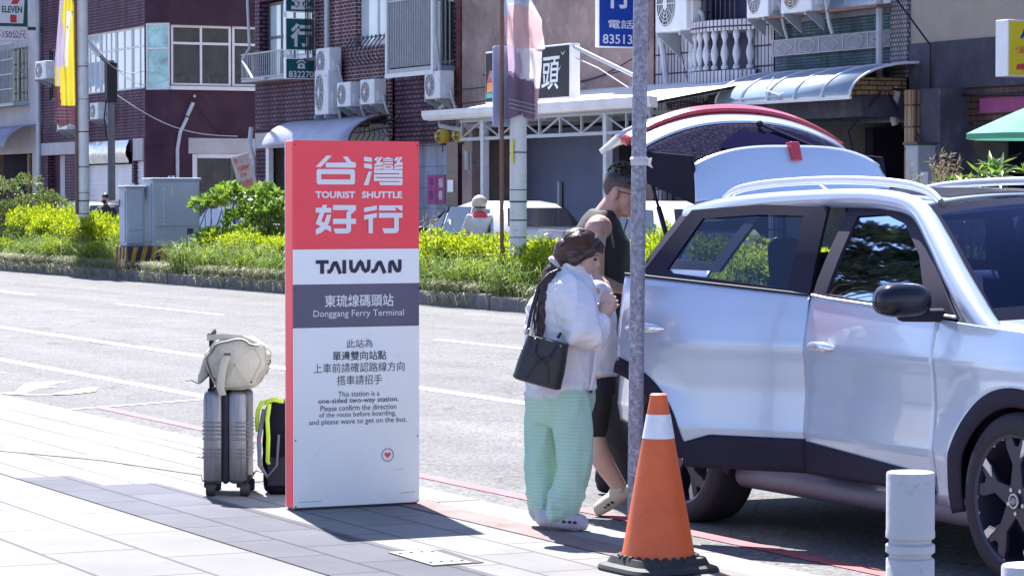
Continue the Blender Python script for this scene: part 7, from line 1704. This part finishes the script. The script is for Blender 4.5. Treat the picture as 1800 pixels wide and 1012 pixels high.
for k, (a, b, lab) in enumerate((((x,23.5,z-.2),(-71.5,25.0,4.75),'thin cable sagging from the lamp pole to the corner window band, upper'),((x,23.5,z-.9),(-70.5,26.5,3.2),'thin cable sagging from the lamp pole box down to the side wall, lower'),((xp1,18.6,5.1),(-73.6,24.95,5.0),'thin cable from the banner pole to the corner building'))):
    a, b = Vector(a), Vector(b); m = MB(); m.tube([a.lerp(b,u)+Vector((0,0,-.35*math.sin(u*math.pi))) for u in [q/14 for q in range(15)]], .013, 5); tag(m.build('cable', M['pipe']), lab, 'cable')

# ------------------------------------------------------------------ parked cars and scooters beyond the hedge
def far_car(label, color, X, Y, rz, plate=None, hgt=1.0):
    t = thing('parked_car', label, 'car', (X,Y,ROAD_Z), rz)
    st = [(2.2,.62,.60),(2.12,.80,.74),(1.85,.90,.82),(1.1,1.02,.86),(.72,1.22,.865),(.3,1.47,.87),(-.3,1.57,.87),(-1.0,1.57,.87),(-1.6,1.52,.865),(-1.72,1.47,.86),(-2.10,1.09,.83),(-2.2,.95,.80),(-2.22,.6,.76)]
    def ringat(x, top, w):
        top *= hgt if top > 1.1 else 1
        g = max(0, min(1, (top-.98)/.55)); zb = min(.95, top-.05)
        h = [(.93,.28),(1.0,.5),(1.0,.72),(.97,zb),(.96-.20*g, max(zb+.005, top-.10*g-.02)),(.70-.16*g, top)]
        return [(x, w*a, z) for a, z in h] + [(x, -w*a, z) for a, z in h[::-1]]
    m = MB(); rings = [ringat(*s_) for s_ in st]; n = 12
    m.add([p for r_ in rings for p in r_], [(i*n+j, i*n+(j+1)%n, (i+1)*n+(j+1)%n, (i+1)*n+j) for i in range(len(st)-1) for j in range(n)] + [list(range(n)), [(len(st)-1)*n+j for j in range(n)]])
    m.build('body', color, t, smooth=True)
    for sd in (-1,1):
        for pts in ([(.78,1.0),(.28,1.0),(.28,1.42),(.20,1.45)],[(.22,1.0),(-.72,1.0),(-.72,1.47),(.14,1.47)],[(-.78,1.0),(-1.7,1.03),(-1.45,1.43),(-.78,1.47)]):
            m = MB(); m.add([(x, sd*(.835-(z-.98)*.30)*1.012, z*hgt if z > 1.1 else z) for x, z in pts], [(0,1,2,3)]); m.build('side_window', M['bg_glass'], t, solid=.012)
    m = MB(); m.add([(-1.76,-.55,1.43*hgt),(-1.76,.55,1.43*hgt),(-2.06,.68,1.13),(-2.06,-.68,1.13)], [(0,1,2,3)]); m.build('rear_window', M['bg_glass'], t, solid=.012, off=(.045,0,-.02))
    m = MB(); m.add([(1.03,-.74,1.08),(1.03,.74,1.08),(.40,.60,1.44*hgt),(.40,-.60,1.44*hgt)], [(0,1,2,3)]); m.build('windscreen', M['bg_glass'], t, solid=.012, off=(-.04,0,-.03))
    for sd in (-1,1):
        m = MB(); m.box(-2.2,-1.98,sd*.70-.10,sd*.70+.10,.80,1.02); m.build('tail_lamp', M['lamp_red'], t, bevel=.02)
        m = MB(); m.box(1.95,2.14,sd*.60-.14,sd*.60+.14,.66,.78); m.build('headlamp', M['lamp_clear'], t, bevel=.02)
        m = MB(); m.ball((.72,sd*.98,1.05),(.07,.11,.08),12,8); m.build('wing_mirror', M['black'], t, smooth=True)
        for wx in (1.35,-1.35):
            m = MB(); m.lathe([(.2,-.1),(.30,-.1),(.32,-.07),(.32,.07),(.30,.1),(.2,.1)], 24, (wx,sd*.80,.32), 'y'); w_ = m.build('wheel', M['rubber'], t, smooth=True); m = MB(); m.lathe([(0,.09*sd),(.2,.09*sd)], 20, (wx,sd*.80,.32), 'y'); m.build('rim', M['steel'], w_)
    m = MB(); m.box(-2.25,-2.20,-.24,.24,.70,.86); m.build('plate_recess', M['grey_metal'], t)
    m = MB(); m.box(-2.262,-2.252,-.19,.19,.71,.85); pl = m.build('number_plate', M['white_paint'], t)
    m = MB(); m.text(plate or '0965-PY', (-2.266,0,.78), Vector((0,-1,0)), Vector((0,0,1)), .32, .085, .02); m.build('lettering', M['ink'], pl, recalc=False)
    m = MB(); m.lathe([(.035,-2.225),(.045,-2.225)], 20, (0,0,.97), 'x'); m.tube([(-2.226,.08*math.cos(a),.97+.05*math.sin(a)) for a in [k*.4 for k in range(17)]], .008, 5); m.tube([(-2.226,-.3,1.06),(-2.2,.15,1.09)], .012, 5); m.build('badge', M['steel'], t)
    return t
car_w = pbr('far_white', (.66,.66,.70), .25, .1, 0, 1, coat=.6); car_d = pbr('far_dark', (.03,.035,.06), .25, .2, 0, 1, coat=.6)
x, z = XZ(962, 400, 21.45); far_car('white estate car parked tail-on beyond the hedge, plate starting 0965', car_w, x-2.2, 21.45, R(180))
x, z = XZ(206, 380, 21.6); far_car('dark blue car parked behind the walking masked man', car_d, x-2.2, 21.6, R(180), '3588-TK')
x, z = XZ(1265, 400, 21.2); far_car('white car parked beyond the hedge, seen between the steel post and the open car door', car_w, x-2.2, 21.2, R(180), '7719-RD')
x, z = XZ(492, 350, 21.2); far_car('dark car parked beyond the hedge just left of the red sign', car_d, x-2.2, 21.2, R(180), '6250-QJ', .95)
sp = thing('scooter', 'x', 'scooter', (0,0,0), 0, 'scooters parked beyond the hedge')
m = MB(); m.chain([(.55,0,.75),(.45,0,.45),(.1,0,.28),(-.25,0,.32)], [.13,.15,.12,.14], 12); m.chain([(-.15,0,.45),(-.6,0,.55),(-.85,0,.62)], [.15,.18,.09], 12); m.chain([(.5,0,.95),(.55,0,.80)], [.12,.13], 12); m.build('body', car_d, sp, smooth=True)
m = MB(); m.chain([(.0,0,.72),(-.4,0,.78),(-.75,0,.82)], [.08,.13,.10], 12); m.build('seat', M['black'], sp, smooth=True)
for wx in (.72,-.6): m = MB(); m.lathe([(.12,-.05),(.2,-.06),(.24,-.03),(.24,.03),(.2,.06),(.12,.05)], 20, (wx,0,.24), 'y'); m.build('wheel', M['rubber'], sp, smooth=True)
m = MB(); m.tube([(.48,-.33,1.0),(.52,-.1,1.02),(.52,.1,1.02),(.48,.33,1.0)], .018, 8); m.tube([(.72,0,.24),(.55,0,.8)], .03, 8); m.build('handlebar', M['dark_metal'], sp, smooth=True)
for sd in (-1,1): m = MB(); m.tube([(.5,sd*.2,1.02),(.52,sd*.28,1.18)], .008, 6); m.ball((.52,sd*.3,1.23),(.015,.05,.075),12,8); m.build('mirror', pbr('mirror', (.6,.65,.75), .08, .8, 0, 1), sp, smooth=True)
for i, (px, Y, lab) in enumerate(((1030,23.6,'dark scooter in the shade of the canopy, left of the steel post'),(1092,23.4,'dark scooter parked behind the man in the dark sleeveless top'),(842,20.55,'scooter under the rider in the pale helmet beyond the hedge'))):
    x, z = XZ(px, 380, Y); loc = (x,Y,.02 if Y > 23 else ROAD_Z); rz = R(100 if Y > 23 else 180)
    if i == 0: sp.location = loc; sp.rotation_euler = (0,0,rz); sp['label'] = lab
    else: dup(sp, loc, rz, lab)
SCOOT_X = XZ(842,380,20.55)[0]

# street tree on the near pavement beside the camera's left, mirrored in the front door glass
tx, ty = -23.6, 1.2
t = thing('street_tree', 'leafy street tree on the near pavement, seen only mirrored in the front door glass', 'tree', (tx,ty,0))
m = MB(); m.tube([(0,0,0),(.05,.02,1.5),(-.05,.05,3.0),(.1,0,4.4)], [.20,.16,.14,.09], 12)
lob = []
for k in range(16):
    a = k*2.4; rr = 2.4*math.sqrt((k+.5)/16); c = Vector((rr*math.cos(a), rr*math.sin(a), 7.1+rnd.uniform(-1.7,1.7))); lob.append((c, (rnd.uniform(.7,1.0),rnd.uniform(.7,1.0),rnd.uniform(.5,.8))))
    m.tube([(.0,.03,3.2+.05*k),(c.x*.5,c.y*.5,(c.z+3.6)/2),c], [.07,.045,.02], 6)
m.build('trunk', M['stem'], t, True); m = MB(); blob_foliage(m, lob, 16000, .14, .26, .5); m.build('crown', leaf('dark_leaf', [(.012,.022,.010),(.022,.035,.014),(.03,.045,.018)], .12, .7), t, recalc=False)
